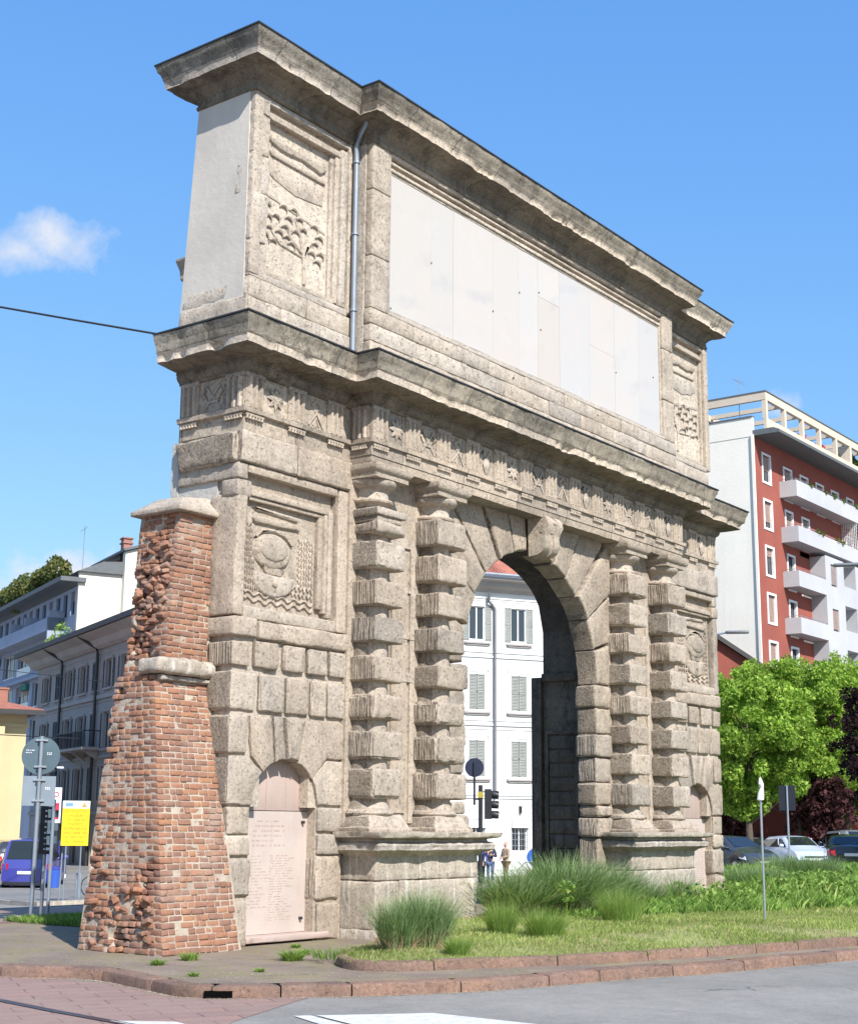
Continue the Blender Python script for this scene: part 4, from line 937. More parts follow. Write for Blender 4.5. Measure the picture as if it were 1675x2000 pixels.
# rails
b = MB()
for off in (0,):
    P = [(-4.70,2.5),(-4.86,0),(-4.99,-1.59),(-5.18,-2.58),(-5.34,-3.65),(-5.55,-5),(-5.8,-6.5),(-6.5,-10)]
    for s0, s1, z_, mi in ((-.055,.0,.012,0),(.035,.055,.010,0),(0,.035,-.004,0)):
        G = [[(x+s0-off, y, -.12+z_), (x+s1-off, y, -.12+z_)] for x, y in P]; b.grid(G)
obj('tram_rail', b, M['rail'], kind='structure')
# kerbed island: outline walked anticlockwise seen from above (outside on the right)
def catmull(P, n=8, close=False):
    P = [np.array(p, float) for p in P]; out = []
    m_ = len(P)
    for i in range(m_ if close else m_-1):
        a, b_, c, d = (P[(i-1) % m_], P[i], P[(i+1) % m_], P[(i+2) % m_]) if close else (P[max(i-1,0)], P[i], P[i+1], P[min(i+2,m_-1)])
        for q in range(n):
            t_ = q/n; out.append(.5*((2*b_)+(-a+c)*t_+(2*a-5*b_+4*c-d)*t_**2+(-a+3*b_-3*c+d)*t_**3))
    if not close: out.append(P[-1])
    return [tuple(p) for p in out]
ISL = [(-3.9,2.4),(-3.62,.3),(-3.24,-.55),(-3.2,-1.1),(-3.5,-2.1),(-3.62,-2.85),(-2.85,-3.65),(-1.98,-4.28),(-.85,-4.78),(1.0,-5.26),(2.2,-5.68),(5.2,-6.33),(12,-7.9),(24,-9.6),(38,-7.8),(44,-1),(40,6.2),(30,9.3),(18,8.2),(10,7.0),(4,6.2),(.4,5.95),(-2.4,5.0)]
isl = catmull(ISL, 8, True)
def thick_curve(mb, pts, w_, zt, zb, seglen, closed=True, inner=True, seed=1, r=.02, gap=.008, skip=None):
    """kerb stones laid end to end along a curve; the curve is the outer edge"""
    P = np.array(pts); 
    if closed: P = np.vstack([P, P[:1]])
    d = np.r_[0, np.cumsum(np.linalg.norm(np.diff(P, axis=0), axis=1))]; tot = d[-1]; s_ = 0; rr = random.Random(seed)
    def at(s): return np.array([np.interp(s, d, P[:, 0]), np.interp(s, d, P[:, 1])])
    def nrm(s):
        a = at(max(s-.05, 0)); c = at(min(s+.05, tot)); t_ = (c-a)/np.linalg.norm(c-a); return np.array([-t_[1], t_[0]])
    i = 0
    while s_ < tot-.05:
        l = seglen*rr.uniform(.55, 1.35); e = min(s_+l, tot); far = at(s_)[0] > 14
        if far: e = min(s_+3, tot)
        k_ = max(1, int((e-s_)/.35)); hz = rr.uniform(-.006, .006)
        if skip and skip[0] < at((s_+e)/2)[0] < skip[1] and at(s_)[1] < 0: pass
        for q in range(k_):
            a, c = s_+gap*(q == 0)+(e-s_)*q/k_, s_+(e-s_)*(q+1)/k_-gap*(q == k_-1)
            A0, C0 = at(a), at(c); A1, C1 = A0+nrm(a)*w_, C0+nrm(c)*w_
            zz = lambda p, z: z
            if far: mb.hexa([(*A0, zb), (*C0, zb), (*C1, zb), (*A1, zb), (*A0, zt), (*C0, zt), (*C1, zt), (*A1, zt)])
            else:
                nl = [r if q == 0 else .001]
                G = []
                m_ = max(2, int((c-a)/.06)+1)
                for u in np.linspace(a, c, m_):
                    o = at(u); n_ = nrm(u); j = .012*float(fbm((o[0]*3, o[1]*3, seed), 3))+.006*float(fbm((o[0]*14, o[1]*14, seed), 4))
                    endr = .015*(1-min(1, min(abs(u-(s_+gap)), abs(e-gap-u))/.03))
                    G.append([(*(o+n_*j), zb), (*(o+n_*(j+endr)), zt-.035+hz), (*(o+n_*(j+.010+endr)), zt-.012+hz), (*(o+n_*(j+.035+endr)), zt+hz-endr), (*(o+n_*(w_-.01)), zt+hz-endr), (*(o+n_*w_), zt-.02), (*(o+n_*w_), zb)])
                mb.grid(G)
                if q == 0: mb.add(G[0], [tuple(range(7))])
                if q == k_-1: mb.add(G[-1], [tuple(range(7))])
        s_ = e; i += 1
b = MB(); thick_curve(b, isl, .24, .005, -.20, 1.0, seed=4)
kerb = obj('kerb', b, M['stone_red'], None, 40, kind='structure')
def inset(pts, w_):
    P = np.array(pts); t_ = np.roll(P, -1, 0)-np.roll(P, 1, 0); t_ /= np.linalg.norm(t_, axis=1)[:, None]; return P+np.stack([-t_[:, 1], t_[:, 0]], 1)*w_
b = MB(); q_ = inset(isl, .23); b.add([(x, y, 0.001) for x, y in q_], [tuple(range(len(q_)))]); obj('pavement', b, M['pave'], kind='structure')
b = MB(); q_ = inset(isl, .06); b.add([(x, y, -.05) for x, y in q_], [tuple(range(len(q_)))]); obj('ground', b, M['soil'], kind='structure')
# drain mouth: black block on the kerb face paints the dark of its hole
ip = min(range(len(isl)), key=lambda i: math.dist(isl[i], (-3.42, -3.05))); pa_, pb_ = np.array(isl[ip]), np.array(isl[(ip+1) % len(isl)])
td = (pb_-pa_)/np.linalg.norm(pb_-pa_); nd = np.array([td[1], -td[0]]); P4 = [pa_-td*.14+nd*.020, pa_+td*.14+nd*.020, pa_+td*.14-nd*.05, pa_-td*.14-nd*.05]
dr = MB(); dr.hexa([(*p, -.117) for p in P4]+[(*p, -.045) for p in P4]); M['drain_shade'] = simple('drain_dark', (.004,.004,.004), 1, spec=0)
tag(obj('drain_opening', dr, M['drain_shade']), 'small drain mouth on the red kerb, its shade a black block', 'drain')
# petals and grit washed against the kerb
g_ = np.random.default_rng(3); n = 5200; PI_ = np.array(isl); kk = g_.integers(0, 110, n); tt = g_.uniform(0, 1, n)[:, None]; Q_ = PI_[kk]*(1-tt)+PI_[(kk+1) % len(isl)]*tt
T_ = PI_[(kk+1) % len(isl)]-PI_[kk]; T_ /= np.linalg.norm(T_, axis=1)[:, None]; N_ = np.stack([T_[:, 1], -T_[:, 0]], 1); side = g_.uniform(0, 1, n) < .62
off_ = np.where(side, np.abs(g_.normal(0, .05, n))+.012, -g_.uniform(.05, 1.3, n)); Q_ = Q_+N_*off_[:, None]; zz_ = np.where(side, -.112, .009); keep = (Q_[:, 0] > -4.2) & (Q_[:, 0] < 22); Q_, zz_ = Q_[keep], zz_[keep]; n = len(Q_)
a_ = g_.uniform(0, 6.28, n); s_ = g_.uniform(.004, .012, n); c_, d_ = np.cos(a_)*s_, np.sin(a_)*s_
V_ = np.stack([np.stack([Q_[:, 0]-c_, Q_[:, 1]-d_, zz_], -1), np.stack([Q_[:, 0]+d_*.6, Q_[:, 1]-c_*.6, zz_+.003], -1), np.stack([Q_[:, 0]+c_, Q_[:, 1]+d_, zz_], -1), np.stack([Q_[:, 0]-d_*.6, Q_[:, 1]+c_*.6, zz_+.002], -1)], 1)
rawobj('fallen_petals', V_.reshape(-1, 3), np.arange(4*n).reshape(-1, 4), simple('pale_petal', (.50,.45,.33), .8, var=.3, scale=30), None, 'stuff')
# planted bed with its low kerb
BED = [(1.9,-.80),(.55,-1.72),(-.55,-2.18),(-1.08,-2.55),(-1.38,-3.08),(-1.12,-3.55),(-.35,-3.92),(.83,-4.55),(2.0,-4.98),(5.5,-5.93),(12,-7.5),(24,-9.1),(37,-7.2),(42.5,-1),(38.6,5.6),(30,8.2),(18,7.0),(15.2,5.0),(15.2,-.2),(12.2,-.62),(9.3,-.66),(9.1,-.2),(5.0,-.2),(4.8,-.62)]
bedl = catmull(BED[:16], 10)+[tuple(p) for p in BED[16:]]
b = MB(); thick_curve(b, bedl[:-9], .14, .115, -.06, 1.5, closed=False, seed=8); obj('bed_kerb', b, M['stone_red'], None, 40, kind='structure')
BP = np.array(bedl)
def inpoly(x, y, P):
    c = np.zeros(np.shape(x), bool); j = len(P)-1
    for i in range(len(P)):
        xi, yi, xj, yj = P[i][0], P[i][1], P[j][0], P[j][1]
        if yi != yj: c ^= ((yi > y) != (yj > y)) & (x < (xj-xi)*(y-yi)/(yj-yi)+xi)
        j = i
    return c
def bedz(x, y):
    """gently mounded soil"""
    P = np.stack([np.asarray(x, float), np.asarray(y, float), np.zeros(np.shape(x))], -1)
    d = np.full(np.shape(x), 9.); 
    S = BP[::4]
    for i in range(len(S)-1):
        a, c = S[i], S[i+1]; ab = c-a; t_ = np.clip(((P[..., :2]-a)@ab)/max(ab@ab, 1e-9), 0, 1); q = a+t_[..., None]*ab; d = np.minimum(d, np.linalg.norm(P[..., :2]-q, axis=-1))
    return .085+.12*sm(d/1.4)+.03*fbm(P*.9, 7)*sm(d/.6)
gxs = np.concatenate([np.arange(-1.5, 16, .16), np.arange(16, 43.5, .6)]); gys = np.arange(-9.4, 8.4, .2)
X, Y = np.meshgrid(gxs, gys); Z = bedz(X, Y); ins = inpoly(X, Y, BP); w_ = len(gxs)
F = [(i*w_+j, i*w_+j+1, (i+1)*w_+j+1, (i+1)*w_+j) for i in range(len(gys)-1) for j in range(w_-1) if ins[i,j] and ins[i+1,j] and ins[i,j+1] and ins[i+1,j+1]]
rawobj('soil', np.stack([X,Y,Z],-1).reshape(-1,3), F, M['soil'], kind='structure')
b = MB(); q_ = inset(bedl, .1); b.add([(x, y, .07) for x, y in q_], [tuple(range(len(q_)))]); obj('soil_edge', b, M['soil'], kind='structure')
# road markings
b = MB()
for poly in ([(-3.86,-4.66),(-3.03,-5.36),(-3.06,-6.9),(-4.4,-6.0)], [(-5.30,-3.52),(-4.98,-4.02),(-5.3,-4.9),(-5.8,-4.6)], [(-4.02,-4.52),(-3.90,-4.62),(-4.3,-5.6),(-4.5,-5.5)]):
    b.add([(x, y, -.112) for x, y in poly], [(0,1,2,3)])
obj('road_marking', b, M['paint'], kind='structure')
for quad in ([(1.0,9.0),(4.4,8.0),(4.55,8.25),(1.1,9.25)], [(3.5,14.7),(7.8,13.6),(8,14.1),(3.6,15.2)], [(3,16.3),(13.8,14.2),(14.2,15.0),(3.1,17.2)], [(5.5,17.6),(15.6,15.8),(15.9,16.2),(5.6,18.1)]):
    patch('road_marking', quad, .010, M['paint'], kind='structure')
# pavement in front of the left street
patch('far_pavement', [(14.2,21.8),(22.5,18.2),(46,58),(31,66)], .12, M['far_asphalt'], 14, kind='structure')
b = MB()
for a, c in (((14.2,21.8),(22.5,18.2)),((14.2,21.8),(31,66))):
    n = 20
    G = []
    for i in range(n+1):
        t_ = i/n; x, y = a[0]+(c[0]-a[0])*t_, a[1]+(c[1]-a[1])*t_; z = float(gz(x, y)); G.append([(x, y, z-.02), (x, y, z+.125), (x+.12, y+.1, z+.125)])
    b.grid(G)
obj('far_kerb', b, M['stone_ped'], kind='structure')
# ================================================================ BUILDINGS
def hdg(deg): return R(90-deg)              # compass-like heading of the facade -> z rotation of its local x axis
W = {}
W['cream_side'] = wallmat('cream_render', (.80,.755,.66), (.74,.70,.61), .25, .12, (.45,.46,.44))
W['red'] = wallmat('red_render', (.31,.095,.07), (.26,.08,.06), .4, .15, (.2,.06,.05))
W['white'] = wallmat('white_render', (.47,.47,.48), (.41,.415,.435), .3, .2, (.5,.5,.52))
W['white2'] = wallmat('bright_render', (.70,.70,.69), (.66,.66,.65), .3, .08, (.62,.62,.62))
W['beige'] = wallmat('beige_concrete', (.62,.52,.41), (.56,.48,.38), .4, .15, (.45,.38,.3))
W['grey'] = wallmat('grey_render', (.36,.33,.31), (.31,.285,.27), .4, .3, (.14,.13,.13)); W['grey_trim'] = wallmat('grey_trim', (.40,.37,.35), (.34,.315,.30), .5, .3, (.16,.15,.15))
W['cream'] = wallmat('stained_cream_render', (.72,.68,.58), (.66,.63,.55), .3, .35, (.42,.42,.40)); W['yellow'] = wallmat('yellow_render', (.55,.46,.27), (.50,.42,.25), .4, .15, (.4,.33,.18))
W['bluegrey'] = wallmat('bluegrey_panel', (.32,.36,.45), (.28,.32,.40), .5, .2, (.2,.22,.27))
W['shutter'] = simple('brown_blind', (.33,.23,.19), .7); W['shutter_grey'] = simple('grey_green_shutter', (.27,.28,.26), .7); W['shutter_dark'] = simple('dark_shutter', (.035,.038,.042), .6)
W['frame'] = simple('white_window_frame', (.75,.74,.72), .5); W['slate'] = simple('slate_roof', (.11,.12,.125), .7); W['dark_wood'] = simple('dark_eaves', (.06,.055,.055), .7)
W['railing'] = simple('iron_railing', (.03,.03,.032), .5)
def tiles():
    m_, t, b_ = newmat('terracotta_tiles'); v = coords(t); wv = N(t, 'ShaderNodeTexWave'); wv.bands_direction = 'X'; wv.inputs['Scale'].default_value = 1.6; wv.inputs['Distortion'].default_value = .3; t.links.new(v, wv.inputs['Vector'])
    c = mixc(t, sstep(t, nz(t, v, 3, 5, .6), .35, .65), (.42,.16,.10), (.33,.12,.085)); t.links.new(c, b_.inputs['Base Color']); b_.inputs['Roughness'].default_value = .85; bump(t, b_, wv.outputs['Fac'], .06); return m_
W['tile'] = tiles()
def bpart(bl, name, mb, mat, sm_=None, par=None, **k): return obj(name, mb, mat, par or bl, sm_, **k)
def wall_open(mb, x0, x1, z0, z1, holes, y=0, d=.22, mi=0, back=True):
    """wall face at y with rectangular reveals; holes = (x0,x1,z0,z1)"""
    xs = sorted({x0, x1, *[h[0] for h in holes], *[h[1] for h in holes]}); zs = sorted({z0, z1, *[h[2] for h in holes], *[h[3] for h in holes]})
    for a, c in zip(xs[:-1], xs[1:]):
        for e, f in zip(zs[:-1], zs[1:]):
            mx_, mz = (a+c)/2, (e+f)/2
            if any(h[0] < mx_ < h[1] and h[2] < mz < h[3] for h in holes): continue
            mb.quad((a,y,e), (c,y,e), (c,y,f), (a,y,f), mi)
    for h in holes:
        a, c, e, f = h
        mb.quad((a,y,e),(a,y+d,e),(a,y+d,f),(a,y,f), mi); mb.quad((c,y,e),(c,y,f),(c,y+d,f),(c,y+d,e), mi)
        mb.quad((a,y,f),(a,y+d,f),(c,y+d,f),(c,y,f), mi); mb.quad((a,y,e),(c,y,e),(c,y+d,e),(a,y+d,e), mi)
def window(bl, x0, x1, z0, z1, y=.14, style='casement', frame=None, blind=0, trim=None, bmat=None):
    """window part with glass pane sub-part; blind = lowered fraction of a roller blind"""
    f = MB(); t_ = .055
    f.box(x0, x0+t_, y, y+.06, z0, z1); f.box(x1-t_, x1, y, y+.06, z0, z1); f.box(x0+t_, x1-t_, y, y+.06, z1-t_, z1); f.box(x0+t_, x1-t_, y, y+.06, z0, z0+t_)
    if style == 'casement': f.box((x0+x1)/2-.035, (x0+x1)/2+.035, y-.005, y+.055, z0+t_, z1-t_)
    w_ = bpart(bl, 'window', f, frame or W['frame'])
    g = MB(); g.box(x0+.02, x1-.02, y+.03, y+.045, z0+.02, z1-.02); bpart(bl, 'pane', g, M['glass'], par=w_)
    if trim:
        q = MB(); o = trim
        q.box(x0-o, x0, -.03, .1, z0-o, z1+o); q.box(x1, x1+o, -.03, .1, z0-o, z1+o); q.box(x0, x1, -.03, .1, z1, z1+o); q.box(x0, x1, -.04, .1, z0-o, z0); bpart(bl, 'surround', q, W['frame'] if frame is None else frame, par=w_)
    if blind > 0:
        q = MB(); zb = z1-(z1-z0)*blind; n = max(2, int((z1-zb)/.09))
        for i in range(n): q.box(x0+.03, x1-.03, y-.03, y-.012, zb+(z1-zb)*i/n, zb+(z1-zb)*(i+.85)/n)
        bpart(bl, 'blind', q, bmat or W['shutter'], par=w_)
    return w_
def shutter_pair(par, x0, x1, z0, z1, closed, mat, y=-.04):
    q = MB(); wd = (x1-x0)/2
    def leaf(a, c):
        q.box(a, a+.05, y, y+.035, z0, z1); q.box(c-.05, c, y, y+.035, z0, z1); q.box(a, c, y, y+.035, z0, z0+.06); q.box(a, c, y, y+.035, z1-.06, z1); q.box(a, c, y, y+.035, (z0+z1)/2-.035, (z0+z1)/2+.035)
        n = int((z1-z0)/.075)
        for i in range(n):
            z = z0+(z1-z0)*(i+.5)/n; q.hexa([(a+.04,y+.004,z-.03),(c-.04,y+.004,z-.03),(c-.04,y+.01,z-.03),(a+.04,y+.01,z-.03),(a+.04,y+.028,z+.022),(c-.04,y+.028,z+.022),(c-.04,y+.034,z+.022),(a+.04,y+.034,z+.022)])
    for pr_ in (((x0+.01, (x0+x1)/2-.012), ((x0+x1)/2+.012, x1-.01)) if closed else ((x0-wd*.82, x0-.03), (x1+.03, x1+wd*.82))):
        q.__init__(); leaf(*pr_); obj('shutter', q, mat, par)
def bushes(mb_list, c, r, n, s_, seed):
    rr = np.random.default_rng(seed); P = rr.normal(size=(n, 3)); P /= np.linalg.norm(P, axis=1)[:, None]; P *= rr.uniform(.35, 1, (n, 1))**.5*np.array(r); P += np.array(c)
    a = rr.normal(size=(n, 3)); a /= np.linalg.norm(a, axis=1)[:, None]; d = np.cross(a, rr.normal(size=(n, 3))); d /= np.linalg.norm(d, axis=1)[:, None]; s__ = rr.uniform(.4, 1.55, (n, 1))*s_
    mb_list.append(np.stack([P-a*s__, P+d*s__*.6, P+a*s__, P-d*s__*.6], 1))
def leafobj(name, L, mat, par=None, kind=None):
    V = np.concatenate(L).reshape(-1, 3); return rawobj(name, V, np.arange(len(V)).reshape(-1, 4), mat, par, kind)

# ---------------- right: red and white apartment block
A = thing('apartment_block', 'tall apartment block with red end bay, white balconies and a pergola on its roof', 'building', (74.10, 25.96, 0), 0)
u0, L_ = 1.5, 44; zr = 27.7
f1 = 3.24; rowz = [(26.75-f1*i) for i in range(7)]          # window heads
b = MB(); holes = []
for i, zt_ in enumerate(rowz): holes.append((2.86, 4.05, zt_-2.0, zt_-.15))
wall_open(b, u0, 5.75, 3.4, zr, [h for h in holes if h[2] > 3.5])
holes2 = []
xs_top = [6.45, 9.4, 12.35, 15.3, 18.4, 22.6, 26.5, 30.5, 34.5, 38.5]
for x in xs_top: holes2.append((x, x+1.25, 24.15, 26.3))
for x in (6.45, 9.4, 17.9, 20.3, 26.5, 30.5, 34.5): holes2.append((x, x+1.15, 21.0, 23.2))
wall_open(b, 5.75, L_, 20.4, zr, holes2)
# recessed red wall behind the balconies of the lower floors
hr = [(6.5, 7.6, rowz[i]-2.5, rowz[i]-.2) for i in range(2, 7)]
wall_open(b, 5.75, 8.75, 3.4, 20.4, [h for h in hr if h[2] > 3.5], 0.0)
wall_red = bpart(A, 'wall', b, W['red'], label='red rendered wall')
b = MB(); hg_ = [(u0+1+i*3.0, u0+3.2+i*3.0, .1, 2.7) for i in range(13)]; wall_open(b, u0, L_, -1, 3.4, hg_, -.05, .3); b.box(u0, L_, -.6, .0, 3.1, 3.4); bpart(A, 'shop_front', b, W['grey_trim'])
for h in hg_: window(A, *h, y=.1, frame=W['frame'])
b = MB(); b.box(u0-.02, u0+.2, -.78, .0, 27.7, 28.95) if 0 else b.box(u0-.03, u0+.25, .02, 18, 27.6, 28.95); b.quad((u0,.02,-1),(u0,.02,zr),(u0,18,zr),(u0,18,-1)); b.box(u0-.14, u0+.0, -.06, .12, -1, zr); b.quad((L_,0,-1),(L_,0,zr),(L_,18,zr),(L_,18,-1)); b.quad((u0,18,-1),(L_,18,-1),(L_,18,zr),(u0,18,zr))
bpart(A, 'wall', b, W['cream_side'], label='pale blank end wall')
# white projecting front of the lower five floors
b = MB(); hw = []; hl = []
for i in range(2, 7):
    zt_ = rowz[i]
    for x in (11.45, 17.55, 23.6, 29.6, 35.6): hw.append((x, x+1.15, zt_-1.75, zt_-.15))
    for x in (13.95, 20.0, 26.1, 32.2, 38.2): hl.append((x, x+2.35, zt_-1.45, zt_+.35))
wall_open(b, 10.45, L_, -1, 20.55, hw+hl, -1.15, .25)
b.quad((10.45,-1.15,-1),(10.45,-1.15,20.55),(10.45,0,20.55),(10.45,0,-1))
b.quad((10.45,-1.15,20.55),(L_,-1.15,20.55),(L_,0,20.55),(10.45,0,20.55))
for (a, c, e, f) in hl:
    b.quad((a,-.9,e),(a,.6,e),(a,.6,f),(a,-.9,f)); b.quad((c,-.9,e),(c,-.9,f),(c,.6,f),(c,.6,e)); b.quad((a,-.9,f),(c,-.9,f),(c,.6,f),(a,.6,f)); b.quad((a,-.9,e),(c,-.9,e),(c,.6,e),(a,.6,e)); b.quad((a,.6,e),(c,.6,e),(c,.6,f),(a,.6,f))
bpart(A, 'wall', b, W['white'], label='white rendered projecting front')
b = MB()
for i in range(2, 7):
    zt_ = rowz[i]; b.box(8.75, 10.45, -.0, .03, zt_-2.6, zt_+.5)
bpart(A, 'loggia_back', b, W['red'])
rr = random.Random(4)
for i, h in enumerate(holes+holes2+hr):
    o = window(A, *h, style='casement', frame=W['dark_wood'], blind=rr.choice((.3, .55, .75, 1)) if i < 24 else 0)
    if h[2] < 3.5: continue
    q = MB(); a, c, e, f = h; t_ = .16
    q.box(a-t_, a, -.05, .05, e-t_, f+t_); q.box(c, c+t_, -.05, .05, e-t_, f+t_); q.box(a, c, -.05, .05, f, f+t_); q.box(a, c, -.05, .05, e-t_, e)
    q.box(c-.015, c-.002, 0, .14, e, f)
    bpart(A, 'surround', q, W['frame'], par=o)
for h in hw:
    o = window(A, *h, y=-1.02, frame=W['dark_wood'], blind=rr.choice((.15, .4, .9, 1, 1)), bmat=simple('brown_blind', (.30,.24,.22), .7) if h == hw[0] else bpy.data.materials['brown_blind'])
def balcony(x0, x1, zf, zt, y0, ends=True, mat=None, name='balcony'):
    q = MB(); q.box(x0, x1, y0, 0, zf, zf+.2); q.box(x0, x1, y0, y0+.1, zf+.2, zt)
    if ends: q.box(x0, x0+.1, y0+.1, 0, zf+.2, zt); q.box(x1-.1, x1, y0+.1, 0, zf+.2, zt)
    o = bpart(A, name, q, mat or W['white'])
    q = MB(); q.tube([(x0+.05, 0, zt+.12), (x0+.05, y0+.05, zt+.12), (x1, y0+.05, zt+.12)], .02, 6)
    for i in range(int((x1-x0)/1.2)+1): q.tube([(x0+.05+i*1.2, y0+.05, zt), (x0+.05+i*1.2, y0+.05, zt+.12)], .015, 5)
    bpart(A, 'handrail', q, M['steel'], par=o); return o
balcony(5.6, L_, 24.05, 25.2, -1.25); balcony(5.6, L_, 20.85, 21.95, -1.25)
for i in range(2, 7):
    balcony(5.6, 10.45, rowz[i]-2.55, rowz[i]-1.45, -1.15, mat=W['white'])
q = MB()                                           # planting on the balconies and loggias
for x, z, s_ in ((12.6,25.2,.35),(14.5,25.2,.3),(20.5,25.2,.5),(9.3,22.0,.4),(10,22,.35),(13,22,.4),(13.8,21.9,.35),(24,22,.4),(8.2,25.2,.3),(11.0,25.2,.25),(17.0,25.2,.35)):
    L = []; bushes(L, (x,-1.2,z+.05), (s_,.2,s_*.6), 90, .07, int(x*7)); leafobj('balcony_plant', L, M['shrub'], A)
for i, x in ((4,15.1),(4,27.2),(6,15.1),(3,21.1)): L = []; bushes(L, (x,-1.1,rowz[i]-1.35), (1.0,.25,.35), 300, .08, i); leafobj('balcony_plant', L, M['shrub'], A)
q = MB()
for i in range(9):                                 # grey lattice screen between two balconies
    q.box(15.2+i*.28, 15.25+i*.28, -1.2, -1.15, 22.0, 24.0) if False else q.box(16.9, 16.95, -1.2+i*.14, -1.16+i*.14, 22.0, 24.05)
for i in range(9): q.box(16.9, 16.95, -1.2, 0, 22.0+i*.25, 22.04+i*.25)
bpart(A, 'lattice_screen', q, W['frame'])
# eaves, parapet and roof pergola
b = MB(); b.prism([(0,27.62),(-1.9,27.62),(-1.9,27.82),(-1.5,28.0),(0,28.0)], 'x', u0-.05, L_); bpart(A, 'eaves', b, W['slate'])
b = MB(); b.box(u0, L_, -1.0, -.8, 28.0, 28.75)
b.box(u0-.02, L_, -1.0, -.72, 30.05, 30.6); b.box(u0-.02, u0+.25, -.72, 18, 30.05, 30.6); b.box(u0, L_, 4.6, 4.85, 30.05, 30.5)
n = 0; x = u0
for i in range(14):
    x = u0+i*3.15
    b.box(x, x+.32, -1.0, -.72, 28.75, 30.05) if i != 5 else b.box(x-.3, x+.05, -1.0, 4.6, 28.75, 30.05)
    if i: b.box(x, x+.2, -.72, 4.6, 30.2, 30.5)
for y in (4.6, 9): b.box(u0, u0+.3, y, y+.3, 28.95, 30.05)
b.box(20, L_, 3.2, 8, 28, 29.6)
bpart(A, 'roof_pergola', b, W['beige'])
b = MB(); b.box(u0-.06, L_, -1.05, -.66, 30.602, 30.68); b.box(u0-.06, u0+.3, -.66, 6.1, 30.602, 30.68); b.box(u0-.1, u0+.32, .0, 18.1, 28.955, 29.03); bpart(A, 'coping', b, W['slate'])
L = []
for x, s_ in ((20,1.0),(21.5,.8),(24,.9),(17.6,.9),(27,.8)): bushes(L, (x,.1,28.9+s_*.4), (s_,.5,s_*.8), 420, .16, int(x))
bushes(L, (17.8,.0,29.5), (.3,.3,.8), 260, .13, 5); leafobj('terrace_plants', L, M['shrub'], A)
L = []; bushes(L, (8.6,-.5,28.95), (.6,.4,.35), 200, .1, 3); bushes(L, (12.0,-.5,28.95), (.7,.4,.35), 260, .1, 4); leafobj('terrace_flowers', L, M['flower'], A)
q = MB()
for (x, y) in ((2.1,1.2),(2.0,5.5)):
    q.tube([(x,y,28.4),(x,y,32.2)], .03, 5)
    for k_ in range(5): q.tube([(x-.35+.03*k_,y-.3+.15*k_,31.6+.1*k_),(x+.35,y-.3+.15*k_,31.6+.1*k_)], .012, 4)
    q.tube([(x,y-.4,31.7),(x,y+.5,32.1)], .014, 4)
bpart(A, 'antenna', q, M['steel'])
# ---------------- low red gabled house next to it
Hh = thing('gabled_house', 'low red house with a sloping tiled roof behind the green maples', 'building', (62.6, 22.2, 0), hdg(155))
b = MB(); b.prism([(-12,-1.5),(9,-1.5),(9,5.3),(-4,14.4),(-12,8.8)], 'y', 0, 9); bpart(Hh, 'wall', b, W['red'])
b = MB(); b.prism([(9.5,4.95),(9.5,5.2),(-4,14.75),(-12.5,8.8),(-12.5,8.5),(-4,14.45)], 'y', -.4, 9.4); bpart(Hh, 'roof', b, W['dark_wood'])
window(Hh, 3, 4, 5, 6.5, y=-.08); window(Hh, 7, 8, 4, 5.5, y=-.08)

# ---------------- white four storey house seen through the arch
Bd = thing('white_house', 'bright white house with shuttered windows and red tiled roof, seen through the arch', 'building', (47.70, 28.32, 0), hdg(120.2))
# local x runs along the facade, local y into the house
bays = [-7.4, -4.4, -1.42, .97, 3.5, 6.3, 9.1]
b = MB(); hs_ = []
for x in bays:
    hs_ += [(x, x+.88, 10.85, 12.6), (x, x+.88, 7.3, 9.1), (x, x+.88, 3.95, 5.75), (x, x+.88, .25, 1.9)]
wall_open(b, -10, 12, -2, 13.4, hs_); b.quad((-10,0,-2),(-10,0,13.4),(-10,12,13.4),(-10,12,-2)); b.quad((12,0,-2),(12,0,13.4),(12,12,13.4),(12,12,-2)); bpart(Bd, 'wall', b, W['white2'])
b = MB()
for (z, h, d) in ((13.02,.06,.05),(12.9,.04,.03),(10.22,.05,.06),(9.96,.09,.07),(6.74,.05,.05),(6.5,.10,.08),(6.3,.04,.04),(3.0,.06,.06),(2.86,.05,.08),(2.62,.05,.04)): b.box(-10, 12, -d, .01, z, z+h)
for i in range(11):
    zs_ = 2.5-i*.35; ed = [-10]
    for h in hs_:
        if h[2] < 1 and h[2]-.1 < zs_+.33 and h[3]+.1 > zs_: ed += [h[0]-.05, h[1]+.05]
    ed.append(12)
    for a_, c_ in zip(ed[0::2], ed[1::2]): b.box(a_, c_, -.025, .01, zs_, zs_+.33)
bpart(Bd, 'string_course', b, W['white2'])
b = MB(); b.prism([(0,13.35),(-.12,13.38),(-.2,13.5),(-.5,13.6),(-.55,13.82),(-.9,13.9),(-.95,14.05),(0,14.1)], 'x', -10.3, 12.3); bpart(Bd, 'cornice', b, W['grey_trim'])
b = MB(); b.tube([(-10.3,-1.02,14.14),(12.3,-1.02,14.14)], .09, 8); bpart(Bd, 'gutter', b, M['zinc'])
b = MB(); G = []
for x in np.arange(-10.3, 12.31, .055): ph = abs(math.sin((x+10.3)*math.pi/.22)); G.append([(x,-1.0,14.16+.07*ph), (x, 5.5, 17.6+.07*ph)])
b.grid(G); b.quad((-10.3,-1.0,14.14),(12.3,-1.0,14.14),(12.3,5.5,17.55),(-10.3,5.5,17.55)); bpart(Bd, 'roof', b, W['tile'])
b = MB(); b.tube([(-.42,-.35,13.3),(-.42,-.2,12.85),(-.2,-.14,12.72),(-.02,-.12,12.5),(-.02,-.12,2.9)], .075, 10)
bpart(Bd, 'downpipe', b, simple('dark_pipe', (.16,.165,.18), .5), 50)
